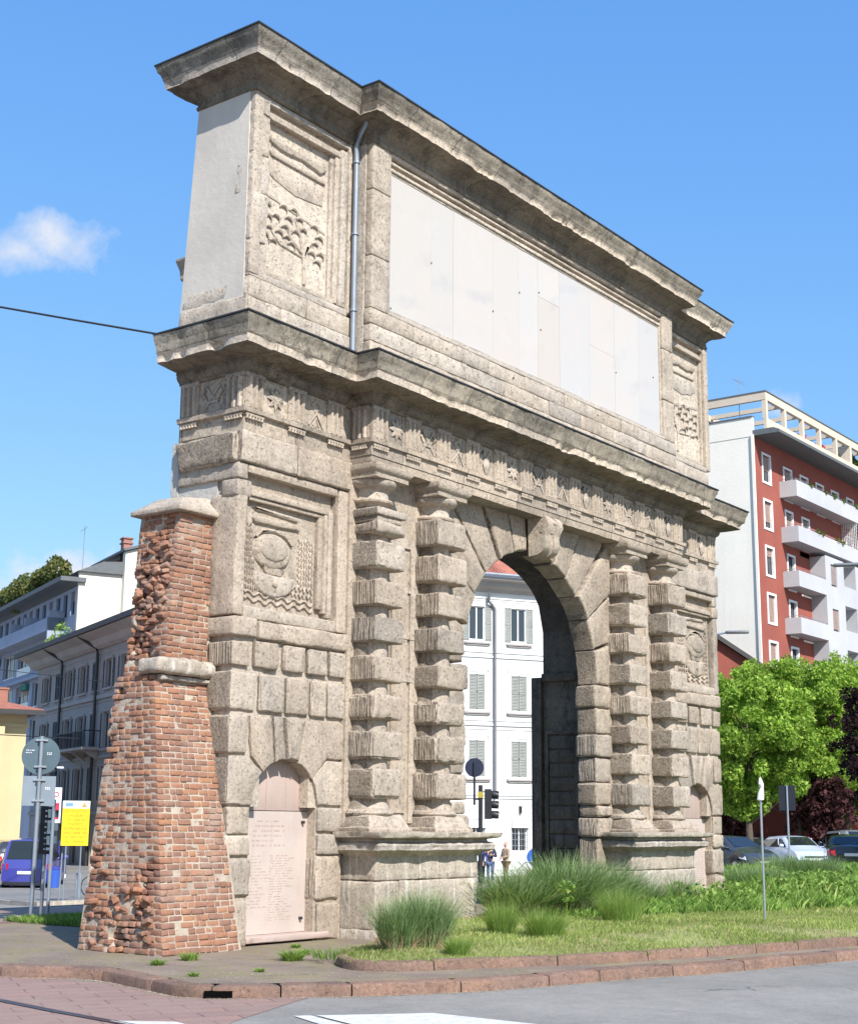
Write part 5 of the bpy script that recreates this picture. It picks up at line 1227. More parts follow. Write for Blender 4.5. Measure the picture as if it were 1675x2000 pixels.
for i, h in enumerate(hs_):
    fl = i % 4; a, c, e, f = h
    o = window(Bd, *h, y=.10, frame=W['frame'])
    if fl == 0: shutter_pair(o, a, c, e-.02, f+.02, False, W['shutter_grey'])
    elif fl in (1, 2):
        shutter_pair(o, a, c, e, f, True, W['shutter_grey'], y=.0)
        q = MB(); q.box(a-.22, a-.12, -.03, .0, e-.1, f+.22); q.box(c+.12, c+.22, -.03, .0, e-.1, f+.22); q.box(a-.22, c+.22, -.03, .0, f+.12, f+.22); obj('surround', q, W['white2'], o)
    else:
        q = MB()
        for k_ in range(1, 5): q.tube([(a+(c-a)*k_/5,-.03,e),(a+(c-a)*k_/5,-.03,f-.5)], .015, 5)
        for k_ in range(1, 5): q.box(a, c, -.035, -.02, e+.3*k_-.01, e+.3*k_+.01)
        obj('grille', q, M['steel'], o)
        q = MB(); q.box(a-.02, c+.06, -.12, -.02, f-.48, f+.02); obj('sign_board', q, W['frame'], o)
    if fl < 3: q = MB(); q.box(a-.3, c+.3, -.14, .05, e-.2, e-.12); q.box(a-.2, c+.2, -.08, .04, e-.28, e-.2); obj('sill', q, W['grey_trim'], o)
q = MB(); q.box(1.36, 1.5, -.12, 0, 2.2, 2.5); q.tube([(1.43,-.1,2.2),(1.43,-.1,2.12)], .05, 8); bpart(Bd, 'wall_lamp', q, M['black'])

# ---------------- left: grey four storey house
G1 = thing('grey_house', 'grey four storey house with dark shutters, deep eaves and two dark downpipes', 'building', (42.25, 53.60, 0), hdg(24.4))
SG = -1                                           # the facade looks to local +y, the house lies to local -y
def flip(mb): mb.V = [(x, -y, z) for x, y, z in mb.V]; return mb
b = MB(); hs_ = []
bx_ = [-14, -11, -8.2, -5.4, -2.85, -.3, 2.55, 5.2, 8.0]
for x in bx_: hs_ += [(x, x+1.15, 8.9, 10.45), (x, x+1.15, 5.55, 7.5), (x, x+1.15, 2.7, 4.5), (x-.1, x+1.35, -.9, 1.4)]
wall_open(b, -16, 10.9, -1.5, 11.2, hs_); b.quad((10.9,0,-1.5),(10.9,0,11.2),(10.9,12,11.2),(10.9,12,-1.5)); b.quad((-16,0,-1.5),(-16,0,11.2),(-16,12,11.2),(-16,12,-1.5))
bpart(G1, 'wall', flip(b), W['grey'])
b = MB()
for (z, h, d) in ((8.3,.22,.12),(8.1,.06,.05),(10.85,.06,.05),(5.0,.12,.09),(1.9,.2,.12),(2.0,.06,.16)): b.box(-16, 10.9, -d, .01, z, z+h)
bpart(G1, 'string_course', flip(b), W['grey_trim'])
b = MB(); b.prism([(.3,11.15),(-.15,11.15),(-.4,11.3),(-.6,11.6),(-1.2,11.85),(-1.25,12.0),(.3,12.2)], 'x', -16.3, 11.6); bpart(G1, 'eaves', flip(b), W['grey_trim'])
b = MB(); b.box(-16.4, 12.0, -1.42, -1.2, 11.9, 12.12); b.hexa([(-16.4,-1.4,12.12),(12,-1.4,12.12),(12,6,14.6),(-16.4,6,14.6),(-16.4,-1.4,12.2),(12,-1.4,12.2),(12,6,14.8),(-16.4,6,14.8)]); bpart(G1, 'roof', flip(b), W['dark_wood'])
for x in (-2.9, 4.6, -14.8):
    b = MB(); b.tube([(x+.5,-1.2,11.9),(x+.35,-.7,11.55),(x,-.2,11.2),(x,-.16,10.9),(x,-.16,-1.3)], .09, 8)
    bpart(G1, 'downpipe', flip(b), M['lead'], 50)
for i, h in enumerate(hs_):
    fl = i % 4; a, c, e, f = h; n0 = set(bpy.data.objects)
    o = window(G1, a, c, e, f, y=.12, frame=W['grey_trim'])
    if fl < 3: shutter_pair(o, a, c, e, f, (i//4) % 3 == 1, W['shutter_dark'])
    q = MB(); q.box(a-.15, a-.02, -.05, .02, e-.12, f+.15); q.box(c+.02, c+.15, -.05, .02, e-.12, f+.15); q.box(a-.15, c+.15, -.06, .02, f+.05, f+.16); q.box(a-.2, c+.2, -.12, .02, e-.16, e-.06); obj('surround', q, W['grey_trim'], o)
    for ob in set(bpy.data.objects)-n0:
        for v_ in ob.data.vertices: v_.co.y = -v_.co.y
q = MB(); q.box(-3.9, 1.9, -1.05, .0, 5.45, 5.6); 
for x in (-3.5,-1,1.4): q.prism([(0,4.9),(0,5.45),(-.9,5.45),(-.6,5.25)], 'x', x, x+.2)
bal = bpart(G1, 'balcony', flip(q), W['grey_trim'])
q = MB()
for i in range(46): q.tube([(-3.85+i*.127,-1.0,5.6),(-3.85+i*.127,-1.0,6.5)], .012, 4)
q.tube([(-3.87,0,6.5),(-3.87,-1.0,6.5),(1.87,-1.0,6.5),(1.87,0,6.5)], .03, 5); obj('railing', flip(q), W['railing'], bal)
# ---------------- modern block behind it
M1 = thing('modern_block', 'blue-grey modern block with a cream end wall and planted roof terrace', 'building', (57.78, 71.90, 0), hdg(24.4))
b = MB(); hs_ = []
for i in range(13): hs_.append((4.4+i*2.2, 5.6+i*2.2, 17.35, 19.2))
for fl, z in enumerate((13.9, 10.8, 7.7, 4.6)):
    for i in range(6): hs_.append((6.0+i*5.6, 10.6+i*5.6, z, z+2.1))
wall_open(b, 3.9, 44, -2, 19.5, hs_, 0, .3); bpart(M1, 'wall', flip(b), W['bluegrey'])
for i, h in enumerate(hs_):
    n0 = set(bpy.data.objects); o = window(M1, *h, y=.2, frame=W['frame'] if i > 12 else W['dark_wood'], blind=(.4 if i % 3 == 0 else 0))
    if i > 12:
        q = MB(); a, c, e, f = h; q.box(a+1.5, a+1.56, .14, .2, e, f); q.box(a+3, a+3.06, .14, .2, e, f); q.box(a-.05, c+.05, -.06, .0, e-.1, e+.55) if i % 2 else q.box(a, c, .05, .1, e, e+.1)
        obj('mullion', q, W['frame'], o)
        if i % 4 == 1: q = MB(); q.box(a, a+2.2, -.3, .05, f-.5, f); obj('awning', q, simple('green_awning', (.03,.16,.12), .8), o)
    for ob in set(bpy.data.objects)-n0:
        for v_ in ob.data.vertices: v_.co.y = -v_.co.y
b = MB(); b.box(7.2, 44, -1.3, 0, 16.3, 17.35); b.box(7.2, 7.5, -1.3, 0, 14.0, 17.9); b.box(15, 15.15, -1.3, 0, 17.35, 18.2); b.box(20, 20.15, -1.3, 0, 17.35, 18.2); b.box(10, 44, -.5, 0, 13.1, 13.35); b.box(10, 44, -.5, 0, 10.0, 10.25); bpart(M1, 'balcony', flip(b), W['bluegrey'])
b = MB(); b.box(3.3, 45, -1.5, .5, 19.75, 20.1); bpart(M1, 'roof_slab', flip(b), W['slate'])
b = MB(); b.box(3.6, 3.9, 0, 3.6, -2, 20.6); b.box(3.6, 3.9, 3.6, 16, -2, 20.6); b.box(2.9, 3.6, 3.4, 16, -2, 22.4); b.hexa([(2.9,3.4,22.4),(3.6,3.4,22.4),(3.6,16,22.4),(2.9,16,22.4),(2.9,3.4,22.4),(3.6,3.4,22.4),(3.6,16,26.6),(2.9,16,26.6)])
bpart(M1, 'wall', flip(b), W['cream'], label='cream rendered end wall with grey stains')
b = MB(); b.hexa([(3.3,-.2,20.6),(9,-.2,20.6),(9,16,20.6),(3.3,16,20.6),(3.3,1.8,21.5),(9,1.8,21.5),(9,16,22.6),(3.3,16,22.6)]); b.hexa([(2.6,3.2,22.4),(12,3.2,22.4),(12,16.2,26.6),(2.6,16.2,26.6),(2.6,3.2,22.6),(12,3.2,22.6),(12,16.2,26.85),(2.6,16.2,26.85)]); bpart(M1, 'roof', flip(b), W['slate'])
b = MB(); b.box(5.8, 7.4, 3.6, 5.4, 20.5, 22.2); b.box(6.2,7.0,4.2,4.9,22.2,23.7); b.box(6.1,7.1,4.1,5.0,23.7,23.8); b.box(6.2,7.0,4.2,4.9,23.8,24.1); b.box(6.1,7.1,4.1,5.0,24.1,24.2); bpart(M1, 'chimney', flip(b), simple('chimney_brick', (.3,.14,.11), .8))
b = MB(); b.tube([(5,-.6,20),(5,-.6,24.6)], .03, 5); b.tube([(4.2,-.6,24.3),(6.2,-.6,24.3)], .02, 4); b.tube([(2.9,-7.5,16.8),(2.9,-7.5,20.8)], .07, 6)
bpart(M1, 'antenna', b, M['steel'])
L = []
for i in range(16):
    rr_ = random.Random(i); bushes(L, (8+i*2.1+rr_.uniform(-.6,.6), .4, 20.4+rr_.uniform(.3,1.1)), (1.5,1.0,rr_.uniform(.7,1.6)), 620, .17, 40+i)
leafobj('terrace_plants', L, M['olive'], M1)
# ---------------- low yellow house
Y1 = thing('yellow_house', 'low yellow house with a red roof at the left street corner', 'building', (33.9, 47.5, 0), hdg(24.4+90))
b = MB(); b.box(-14, -.3, 0, 9, -1.5, 6.9); b.box(-14, -.2, -.08, 0, 6.2, 6.4); b.box(-2.6,-1.5,-.5,0,-1.5,6.2); bpart(Y1, 'wall', b, W['yellow'])
b = MB(); b.hexa([(-14.6,-.9,6.9),(.3,-.9,6.9),(.3,9,6.9),(-14.6,9,6.9),(-14.6,-.9,7.1),(.3,-.9,7.1),(-2.5,4,8.1),(-14.6,4,8.1)]); bpart(Y1, 'roof', b, W['tile'])
b = MB(); b.box(-14.6, .35, -1.05, -.85, 6.8, 7.05); bpart(Y1, 'gutter', b, M['lead'])
for x in (-2.6,-1.3):
    b = MB(); b.box(x, x+.5, 2.4, 2.9, 7.3, 8.3); b.box(x-.05, x+.55, 2.35, 2.95, 8.3, 8.4)
    bpart(Y1, 'chimney', b, simple('chimney_red', (.30,.13,.09), .8))
window(Y1, -12, -11, 3.5, 5.2, y=-.06); window(Y1, -4, -3, 3.5, 5.2, y=-.06); window(Y1, -12, -11, 0, 1.7, y=-.06)
L = []; bushes(L, (5.0,1.4,14.6), (1.3,.8,1.1), 420, .13, 71); leafobj('balcony_plant', L, M['blade_lt'], M1)
L = []; bushes(L, (3.2,1.2,15.6), (1.0,.7,.9), 160, .12, 72); leafobj('balcony_plant', L, M['blade_lt'], M1)
# ================================================================ PLANTS
def blades(n, cx, cy, z0, rad, hgt, lean, wid, seed, seg=4, mat='blade', name='foliage', par=None, droop=.5, sq=1.0):
    rr = np.random.default_rng(seed); a = rr.uniform(0, 2*np.pi, n); rd = rad*np.sqrt(rr.uniform(0, 1, n))
    bx = cx+rd*np.cos(a); by = cy+rd*np.sin(a)*sq; h = hgt*rr.uniform(.55, 1.08, n); out = a+rr.normal(0, .7, n); ln = lean*rr.uniform(.25, 1.2, n)*(.35+rd/rad)
    w_ = wid*rr.uniform(.6, 1.3, n); pa = out+np.pi/2+rr.normal(0, .5, n); V = []
    for i in range(seg+1):
        t_ = i/seg; r_ = ln*h*(t_**1.6); z = h*(t_-droop*ln*.55*t_**2.6)
        x = bx+np.cos(out)*r_; y = by+np.sin(out)*r_; ww = w_*(1-t_*.93)*.5
        V.append(np.stack([np.stack([x-np.cos(pa)*ww, y-np.sin(pa)*ww, z0+z], -1), np.stack([x+np.cos(pa)*ww, y+np.sin(pa)*ww, z0+z], -1)], 1))
    V = np.stack(V, 1)                                # n, seg+1, 2, 3
    F = []; base = np.arange(n)[:, None]*((seg+1)*2)
    for i in range(seg): F.append(np.concatenate([base+2*i, base+2*i+1, base+2*i+3, base+2*i+2], 1))
    return rawobj(name, V.reshape(-1, 3), np.concatenate(F), M[mat], par)
def tuft(label, x, y, rad, hgt, n, lean=.7, wid=.012, seed=0, mat='blade', base=0, z=None, cat='ornamental grass', group='grass clumps in the bed', sq=1):
    z = float(bedz(np.array([x]), np.array([y]))[0])-.03 if z is None else z
    t_ = thing('grass_clump', label, cat, (x, y, z), 0, group)
    blades(n, 0, 0, 0, rad, hgt, lean, wid, seed, mat=mat, par=t_, sq=sq)
    if base: blades(base, 0, 0, 0, rad*1.05, hgt*.45, lean*1.2, wid, seed+99, mat='straw', name='dry_stem', par=t_, sq=sq)
    return t_
tuft('wide blue-green grass clump at the rounded bed end, brown at its foot', -.22, -2.80, .22, .66, 1500, .5, .013, 1, base=520)
tuft('upright blue-green grass clump just right of the wide one, taller', .12, -2.95, .22, .72, 1500, .5, .013, 2, base=460)
tuft('large arching grass clump at the left of the archway, leaning over the step', 5.15, -.95, .42, .86, 1900, 1.1, .018, 3, base=250)
tuft('tallest dark grass clump in the middle of the archway', 6.3, -1.05, .50, 1.08, 2600, .85, .018, 4, base=380)
tuft('dark grass clump at the right jamb of the arch', 7.75, -.95, .45, .90, 2200, .8, .017, 5, base=200)
tuft('low soft grass clump between the arch jamb and the right pedestal', 8.9, -.95, .40, .62, 1500, .8, .014, 15, base=100)
tuft('thin spiky grass clump against the right pedestal', 10.5, -.98, .22, .66, 420, .9, .011, 6, base=160)
tuft('fine pale green tuft below the archway step', 2.0, -2.75, .16, .50, 1300, .55, .006, 7, 'blade_lt')
tuft('small yellow-green tuft near the kerb right of the left clumps', -.05, -3.52, .13, .28, 900, .6, .006, 8, 'blade_lt')
tuft('bushy light green tuft under the tallest grass', 1.95, -3.45, .20, .45, 1500, .7, .006, 9, 'blade_lt')
tuft('pale feathery tuft before the right jamb', 5.3, -2.65, .25, .60, 1300, .55, .006, 10, 'blade_lt')
tuft('tall grass clump at the back of the bed near the cars', 24.0, 2.3, .9, .75, 3600, .7, .016, 11, base=200, sq=1)
tuft('wispy grass clump behind the low weeds on the right', 17.2, .6, .6, .7, 1600, .8, .012, 12, base=80)
blades(260, -.75, -2.3, .05, .34, .16, 1.0, .012, 13, mat='lush', name='grass_edge'); tag(bpy.data.objects['grass_edge'], 'low dark grass spilling over the rounded bed corner', 'grass')
# lawn: fine blades, thick near the kerb
def lawn(name, n, box, hg, wd, mat, seed, cond=None, lean=.6, dens=None, kind='stuff'):
    rr = np.random.default_rng(seed); x = rr.uniform(box[0], box[1], n); y = rr.uniform(box[2], box[3], n); k_ = inpoly(x, y, BP)
    k_ &= ~((x < 4.95) & (x > 1.9) & (y > -.66)) & ~((x > 9.3) & (x < 12.2) & (y > -.7))
    if cond is not None: k_ &= cond(x, y, rr)
    x, y = x[k_], y[k_]; n = len(x); z = bedz(x, y)-.01; a = rr.uniform(0, 2*np.pi, n); pa = a+np.pi/2+rr.normal(0, .6, n)
    h = hg*rr.uniform(.4, 1.25, n)*(1+.5*fbm(np.stack([x, y, x*0], -1)*1.3, 5)); l = lean*h*rr.uniform(.1, 1.2, n); w_ = wd*rr.uniform(.6, 1.4, n)*.5
    P0 = np.stack([x-np.cos(pa)*w_, y-np.sin(pa)*w_, z], -1); P1 = np.stack([x+np.cos(pa)*w_, y+np.sin(pa)*w_, z], -1)
    P2 = np.stack([x+np.cos(a)*l*.35+np.cos(pa)*w_*.7, y+np.sin(a)*l*.35+np.sin(pa)*w_*.7, z+h*.6], -1); P3 = np.stack([x+np.cos(a)*l, y+np.sin(a)*l, z+h], -1)
    return rawobj(name, np.stack([P0, P1, P2, P3], 1).reshape(-1, 3), np.arange(4*n).reshape(-1, 4), M[mat], None, kind)
nrm_ = lambda x, y: fbm(np.stack([x, y, x*0], -1)*.8, 31)
bare = lambda x, y, r: (nrm_(x*1.5+9, y*1.5) < .22) | (r.uniform(0, 1, len(x)) < .3)
lawn('grass', 190000, (-1.5, 9.5, -7.4, 0), .055, .007, 'lawn', 21, bare)
lawn('grass', 150000, (9.5, 40, -9.4, 6), .075, .016, 'lawn', 22)
front = lambda x, y: np.where(x < 5.5, 9, -2.35-.34*(x-6.6))          # lush weeds start behind this line
lawn('weeds', 120000, (2.2, 16, -7.4, 1), .16, .016, 'lush', 23, lambda x, y, r: (y > front(x, y)+.3*nrm_(x, y)) & (r.uniform(0, 1, len(x)) < .25+.75*sm((x-4)/4)), .9)
lawn('weeds', 110000, (12, 40, -8.5, 7.5), .22, .03, 'lush', 24, lambda x, y, r: (y > front(x, y)+.9+.5*nrm_(x, y)) & (y > -4.6), .9)
lawn('tall_grass', 9000, (6, 40, -9, 5), .34, .008, 'blade_lt', 25, lambda x, y, r: (y > front(x, y)+.4) & (nrm_(x, y) > .1), .5)
lawn('dry_grass', 26000, (-1.4, 16, -7.4, 0), .05, .009, 'straw', 26, lambda x, y, r: nrm_(x*1.7, y*1.7) > .10)
# broad-leaved weeds and a small yellow-green seedling
L = []; rr = np.random.default_rng(5)
for i in range(120):
    x, y = rr.uniform(10, 30), rr.uniform(-5, 3)
    if inpoly(np.array([x]), np.array([y]), BP)[0] and y > -2.35-.34*(x-6.6)+.8: bushes(L, (x, y, float(bedz(np.array([x]), np.array([y]))[0])+.16), (.35,.35,.22), 150, .045, i)
leafobj('ground_cover', L, M['lush'], None, 'stuff')
sd_ = thing('seedling', 'small bright yellow-green maple seedling between the grass clumps', 'seedling', (5.25, -1.75, .2))
b = MB(); b.tube([(0,0,0),(.02,0,.25),(0,.02,.48)], .008, 5); obj('stem', b, M['leaf'], sd_)
L = []; bushes(L, (0,0,.46), (.16,.16,.10), 42, .05, 3); bushes(L, (.06,0,.3), (.1,.1,.05), 16, .04, 4); leafobj('foliage', L, M['blade_lt'], sd_)
# weeds in the paving joints
wd = []
for i, (x, y, s_) in enumerate(((-1.75,-.85,.16),(-.95,-1.75,.22),(-.3,-1.35,.13),(-1.1,-2.7,.1),(-2.4,-1.0,.12),(-3.0,-2.2,.08),(.4,-.6,.1),(-2.2,-2.4,.08))):
    o = blades(int(160*s_/.1), 0, 0, 0, s_*.5, s_*.75, 1.3, .014, 60+i, 3, 'blade_lt', 'weed_tuft', None); o.location = (x, y, 0)
    tag(o, ['weed tuft at the foot of the brick buttress corner','largest bright weed tuft on the pavement before the buttress','weed tuft below the wing of the gate','flat weed on the pavement near the round bed end','weed tuft in front of the buttress left face','weed in the joint behind the kerb','weed under the memorial tablet sill','small weed in the middle of the pavement'][i], 'weed', 'weeds in the pavement')
# stake, loose brick, twig
b = MB(); b.tube([(0,0,0),(0,0,1.95)], .018, 8); t_ = thing('garden_stake', 'thin grey metal stake with a crumpled white bag on its tip', 'stake', (6.53,-4.4,.15)); obj('pole', b, M['steel'], t_)
b = MB(); b.lathe((0,0,1.9), [(.0,-.08),(.05,-.05),(.045,.02),(.03,.10),(.04,.17),(.02,.25),(0,.28)], 9, jit=.03); obj('wrapping', b, simple('white_plastic', (.7,.72,.68), .5), t_)
b = MB(); sbox(b, 6.95, 7.4, -4.55, -4.38, .16, .24, r=.015, amp=.008, res=.06); tag(obj('loose_kerb_stone', b, M['stone_red'], None, 45), 'loose reddish kerb stone lying in the grass by the metal stake', 'stone')
# ---------------- bushes behind on the left
hl = thing('dark_shrub', 'dark evergreen shrub in the shade behind the brick buttress', 'shrub', (4.4, 5.0, 0))
L = []; bushes(L, (0,0,.30), (1.9,.8,.34), 3400, .07, 8); bushes(L, (1.6,.2,.55), (.9,.6,.40), 1500, .07, 9); bushes(L, (-1.6,-.1,.2), (.8,.5,.22), 700, .06, 10); leafobj('foliage', L, M['ivy'], hl)
b = MB()
for i in range(7): b.tube([(-1.5+i*.5,0,0),(-1.4+i*.5,.1,.35)], .02, 5)
obj('stem', b, M['bark'], hl)
b = MB(); b.add([(1.2,3.6,.012),(2.0,3.2,.012),(7.2,3.2,.012),(7.2,6.1,.012),(3.5,5.9,.012),(1.3,5.6,.012),(.9,5.0,.012)], [tuple(range(7))]); obj('soil', b, M['soil'], kind='structure')
rr = np.random.default_rng(77); n = 26000; x = rr.uniform(.9, 7.2, n); y = rr.uniform(3.2, 6.1, n); h = .10*rr.uniform(.4, 1.3, n); a = rr.uniform(0, 6.28, n); pa = a+1.57
V = np.stack([np.stack([x-np.cos(pa)*.005, y-np.sin(pa)*.005, x*0+.01], -1), np.stack([x+np.cos(pa)*.005, y+np.sin(pa)*.005, x*0+.01], -1), np.stack([x+np.cos(a)*h*.2+.003, y+np.sin(a)*h*.2, h*.6], -1), np.stack([x+np.cos(a)*h*.6, y+np.sin(a)*h*.6, h], -1)], 1)
rawobj('grass', V.reshape(-1,3), np.arange(4*n).reshape(-1,4), M['lush'], None, 'stuff')
# ---------------- trees
def tree(name, label, x, y, h, r, mat, n, seed, trunk_h=3.0, tr=.16, leaf=.085, group=None, spires=6, low=.28, sq=1.0):
    z0 = float(gz(x, y)); t_ = thing(name, label, 'tree', (x, y, z0), 0, group); rr = random.Random(seed); g = np.random.default_rng(seed)
    b = MB(); b.tube([(0,0,-.1),(.05,.02,trunk_h*.5),(0,.05,trunk_h),(.1,-.05,h*.6),(0,0,h*.85)], [tr*1.25,tr,tr*.85,tr*.45,tr*.1], 10)
    tips = []
    for i in range(26):
        a = rr.uniform(0, 6.28); zb = rr.uniform(trunk_h*.8, h*.72); le = r*rr.uniform(.55, .98)*(1-.35*(zb/h)); up_ = rr.uniform(.15, .8)
        tip = (math.cos(a)*le, math.sin(a)*le*sq, zb+le*up_); b.tube([(0,0,zb-.3),(tip[0]*.5, tip[1]*.5, zb+le*up_*.35), tip], [tr*.35, tr*.2, .02], 5); tips.append(tip)
    obj('trunk', b, M['bark'], t_, 60)
    L = []; lobes = []
    for tp in tips: lobes.append((tp, (r*rr.uniform(.12, .22),)*2+(r*rr.uniform(.10, .2),)))
    for i in range(150):
        a = rr.uniform(0, 6.28); u = rr.random(); z = h*(low+(.92-low)*u); prof_ = math.sin(math.pi*min(1, .18+.82*(1-u)**.75))**.7; q = r*prof_*rr.uniform(.3, .95)
        lobes.append(((math.cos(a)*q, math.sin(a)*q*sq, z), (r*rr.uniform(.09, .20),)*2+(r*rr.uniform(.08, .17),)))
    for i in range(spires):
        a = rr.uniform(0, 6.28); q = r*rr.uniform(0, .7); z = h*rr.uniform(.82, .95); lobes.append(((math.cos(a)*q, math.sin(a)*q*sq, z), (r*.09, r*.09, h*.085)))
    tot = sum(l[1][0]*l[1][2] for l in lobes)
    for (c, s_) in lobes:
        k_ = max(20, int(n*s_[0]*s_[2]/tot)); bushes(L, c, s_, k_, leaf, rr.randint(0, 10**6))
    leafobj('crown', L, M[mat], t_); return t_
grp = 'bright maples along the car park'
tree('maple_tree', 'bright green maple nearest the gate, its crown hiding the red gabled house', 51.1, 16.1, 9.4, 3.5, 'leaf', 52000, 1, group=grp)
tree('maple_tree', 'bright green maple with tall shoots in front of the red end bay', 57.6, 16.3, 10.7, 4.0, 'leaf', 56000, 2, group=grp, spires=10)
tree('maple_tree', 'bright green maple left of the dark purple tree', 62.2, 15.5, 11.0, 4.3, 'leaf', 56000, 3, group=grp, spires=9)
tree('maple_tree', 'bright green maple reaching the right edge above the purple tree', 70.3, 16.6, 12.0, 4.6, 'leaf', 48000, 4, group=grp, spires=8)
tree('purple_tree', 'dark purple-leaved tree at the right edge', 42.3, 6.1, 7.6, 2.4, 'leafdark', 26000, 5, trunk_h=2.2, leaf=.07, low=.2)
tree('plum_tree', 'small purple plum bush under the maples beside the gate end', 58.0, 20.3, 5.2, 2.0, 'leafplum', 6000, 6, trunk_h=1.5, tr=.09, leaf=.14, low=.3, group='plum bushes under the maples')
tree('plum_tree', 'small purple plum bush under the maples right of the dark panel', 58.0, 15.3, 4.6, 2.1, 'leafplum', 6000, 7, trunk_h=1.5, tr=.09, leaf=.14, low=.3, group='plum bushes under the maples')
tree('street_tree', 'green street tree behind the dark purple tree and the parked cars', 65.8, 17.3, 6.2, 2.6, 'leaf', 24000, 8, trunk_h=2.4, tr=.14, leaf=.16, low=.3)

hp = [(64.2,22.4),(66.4,20.6),(68.6,18.6)]
hg = thing('hedge', 'dark clipped hedge behind the parked cars under the maples', 'hedge', (66.4, 20.6, float(gz(66.4,20.6))))
L = []
for i in range(9):
    t_ = i/8; x_ = -4+8.5*t_; y_ = 3.6-7.4*t_; bushes(L, (x_, y_, 1.15), (1.0,.8,1.25), 900, .1, 300+i)
leafobj('foliage', L, M['ivy'], hg)
b = MB()
for i in range(9): t_ = i/8; b.tube([(-4+8.5*t_, 3.6-7.4*t_, 0), (-4+8.5*t_, 3.6-7.4*t_, 1)], .05, 5)
obj('stem', b, M['bark'], hg)
# ================================================================ VEHICLES
def paintm(name, col, metal=.0): 
    m_, t, b_ = newmat(name); b_.inputs['Base Color'].default_value = (*col, 1); b_.inputs['Roughness'].default_value = .28; b_.inputs['Metallic'].default_value = metal; b_.inputs['Coat Weight'].default_value = .8; b_.inputs['Coat Roughness'].default_value = .04; return m_
LAMPR = simple('red_lamp_glass', (.45,.02,.02), .2); LAMPW = simple('clear_lamp_glass', (.75,.77,.8), .15); PLATE = simple('number_plate', (.7,.7,.68), .5); RIM = simple('alloy_rim', (.45,.46,.48), .3, .8)
def car(label, x, y, head, col, style='hatch', group='cars parked beyond the gate', z=None):
    """local x forward; built as a loft of cross sections"""
    z = float(gz(x, y)) if z is None else z
    t_ = thing('parked_car', label, 'car', (x, y, z), hdg(head), group)
    S = dict(hatch=(4.2,1.76,1.48), sedan=(4.5,1.8,1.43), suv=(4.4,1.82,1.65), van=(4.6,1.85,1.92))[style]; L_, Wd, H_ = S; hx = L_/2
    if style == 'hatch': roof = [(-hx+.06,.98),(-hx+.25,1.22),(-hx+.75,1.43),(-.3,H_),(.35,H_-.03),(1.15,1.02)]; hood = [(hx-.25,.80),(hx-.02,.62)]
    elif style == 'sedan': roof = [(-hx+.04,.95),(-hx+.55,1.02),(-1.15,1.36),(-.4,H_),(.3,H_-.02),(1.1,1.0)]; hood = [(hx-.3,.82),(hx-.02,.62)]
    elif style == 'suv': roof = [(-hx+.05,1.02),(-hx+.18,1.35),(-hx+.5,1.58),(-.2,H_),(.4,H_-.04),(1.1,1.12)]; hood = [(hx-.2,.95),(hx-.02,.7)]
    else: roof = [(-hx+.02,1.1),(-hx+.06,1.5),(-hx+.14,1.86),(0,H_),(.75,H_-.06),(1.45,1.2)]; hood = [(hx-.15,.95),(hx-.01,.72)]
    belt = roof[0][1]-.02 if style != 'sedan' else .93
    top = roof+hood
    xs = np.linspace(-hx, hx, 34); tz = np.interp(xs, [-hx]+[p[0] for p in top]+[hx], [belt-.25]+[p[1] for p in top]+[.45])
    body = MB(); G = []
    for xx, zt in zip(xs, tz):
        e = 1-.10*max(0, (abs(xx)-hx*.7)/(hx*.3))**2; w_ = Wd/2*e; zl = .22+.10*max(0, (abs(xx)-hx*.85)/(hx*.15)); zb = min(zt, belt-.0)
        gw = w_*(.985 if zt <= belt+.02 else .985-.20*min(1, (zt-belt)/.55))
        for wx in (hx*.63, -hx*.60):
            if abs(xx-wx) < .36: zl = max(zl, .30+math.sqrt(max(0, .36**2-(xx-wx)**2))*.95)
        row = [(xx,-w_*.93,zl),(xx,-w_,zl+.12),(xx,-w_,.62 if zb > .66 else zb*.8),(xx,-w_*.985,zb-.03),(xx,-gw*1.0,max(zt-.10,zb-.01)),(xx,-gw*.86,zt-.01),(xx,-gw*.4,zt+.015*(zt>belt)),(xx,0,zt+.02*(zt>belt))]
        row += [(a, -b_, c) for a, b_, c in row[-2::-1]]; G.append(row)
    body.grid(G)
    for q in (0, -1): body.add(G[q], [tuple(range(len(G[q])))])
    body.box(-hx+.1, hx-.1, -Wd*.4, Wd*.4, .2, .4)
    bo = obj('body', body, col, t_, 38)
    gl = MB()                                        # glass house, a few millimetres proud of the body
    def side(s_):
        pts = [(p[0], p[1]) for p in roof]; x0, x1 = pts[0][0]+.35, pts[-1][0]-.18
        G2 = []
        for xx in np.linspace(x0, x1, 14):
            zt = np.interp(xx, xs, tz); zt2 = zt-.12
            if zt2 < belt+.03: zt2 = belt+.03
            w_ = Wd/2; f = lambda zz: -s_*(w_*.985*(1-.20*min(1, max(0, (zz-belt))/.55))+.004) if True else 0
            zz1 = zt2; G2.append([(xx, f(belt) , belt+.02), (xx, -s_*(w_*(.985-.20*min(1,(zt-belt)/.55))+.012), zz1)])
        gl.grid(G2)
    side(1); side(-1)
    def pane(p0, p1):
        a, c = np.array(p0), np.array(p1); n_ = np.array([-(c-a)[1], (c-a)[0]]); n_ = n_/np.linalg.norm(n_)*.012*(1 if p0[0] > 0 else -1)
        if n_[1] < 0: n_ = -n_
        a, c = a+(c-a)*.08+n_, c-(c-a)*.06+n_; w0 = Wd/2*.60; w1 = Wd/2*.74
        lo, hi = (a, c) if a[1] < c[1] else (c, a)
        gl.quad((lo[0],-w1,lo[1]+.01),(lo[0],w1,lo[1]+.01),(hi[0],w0,hi[1]+.01),(hi[0],-w0,hi[1]+.01))
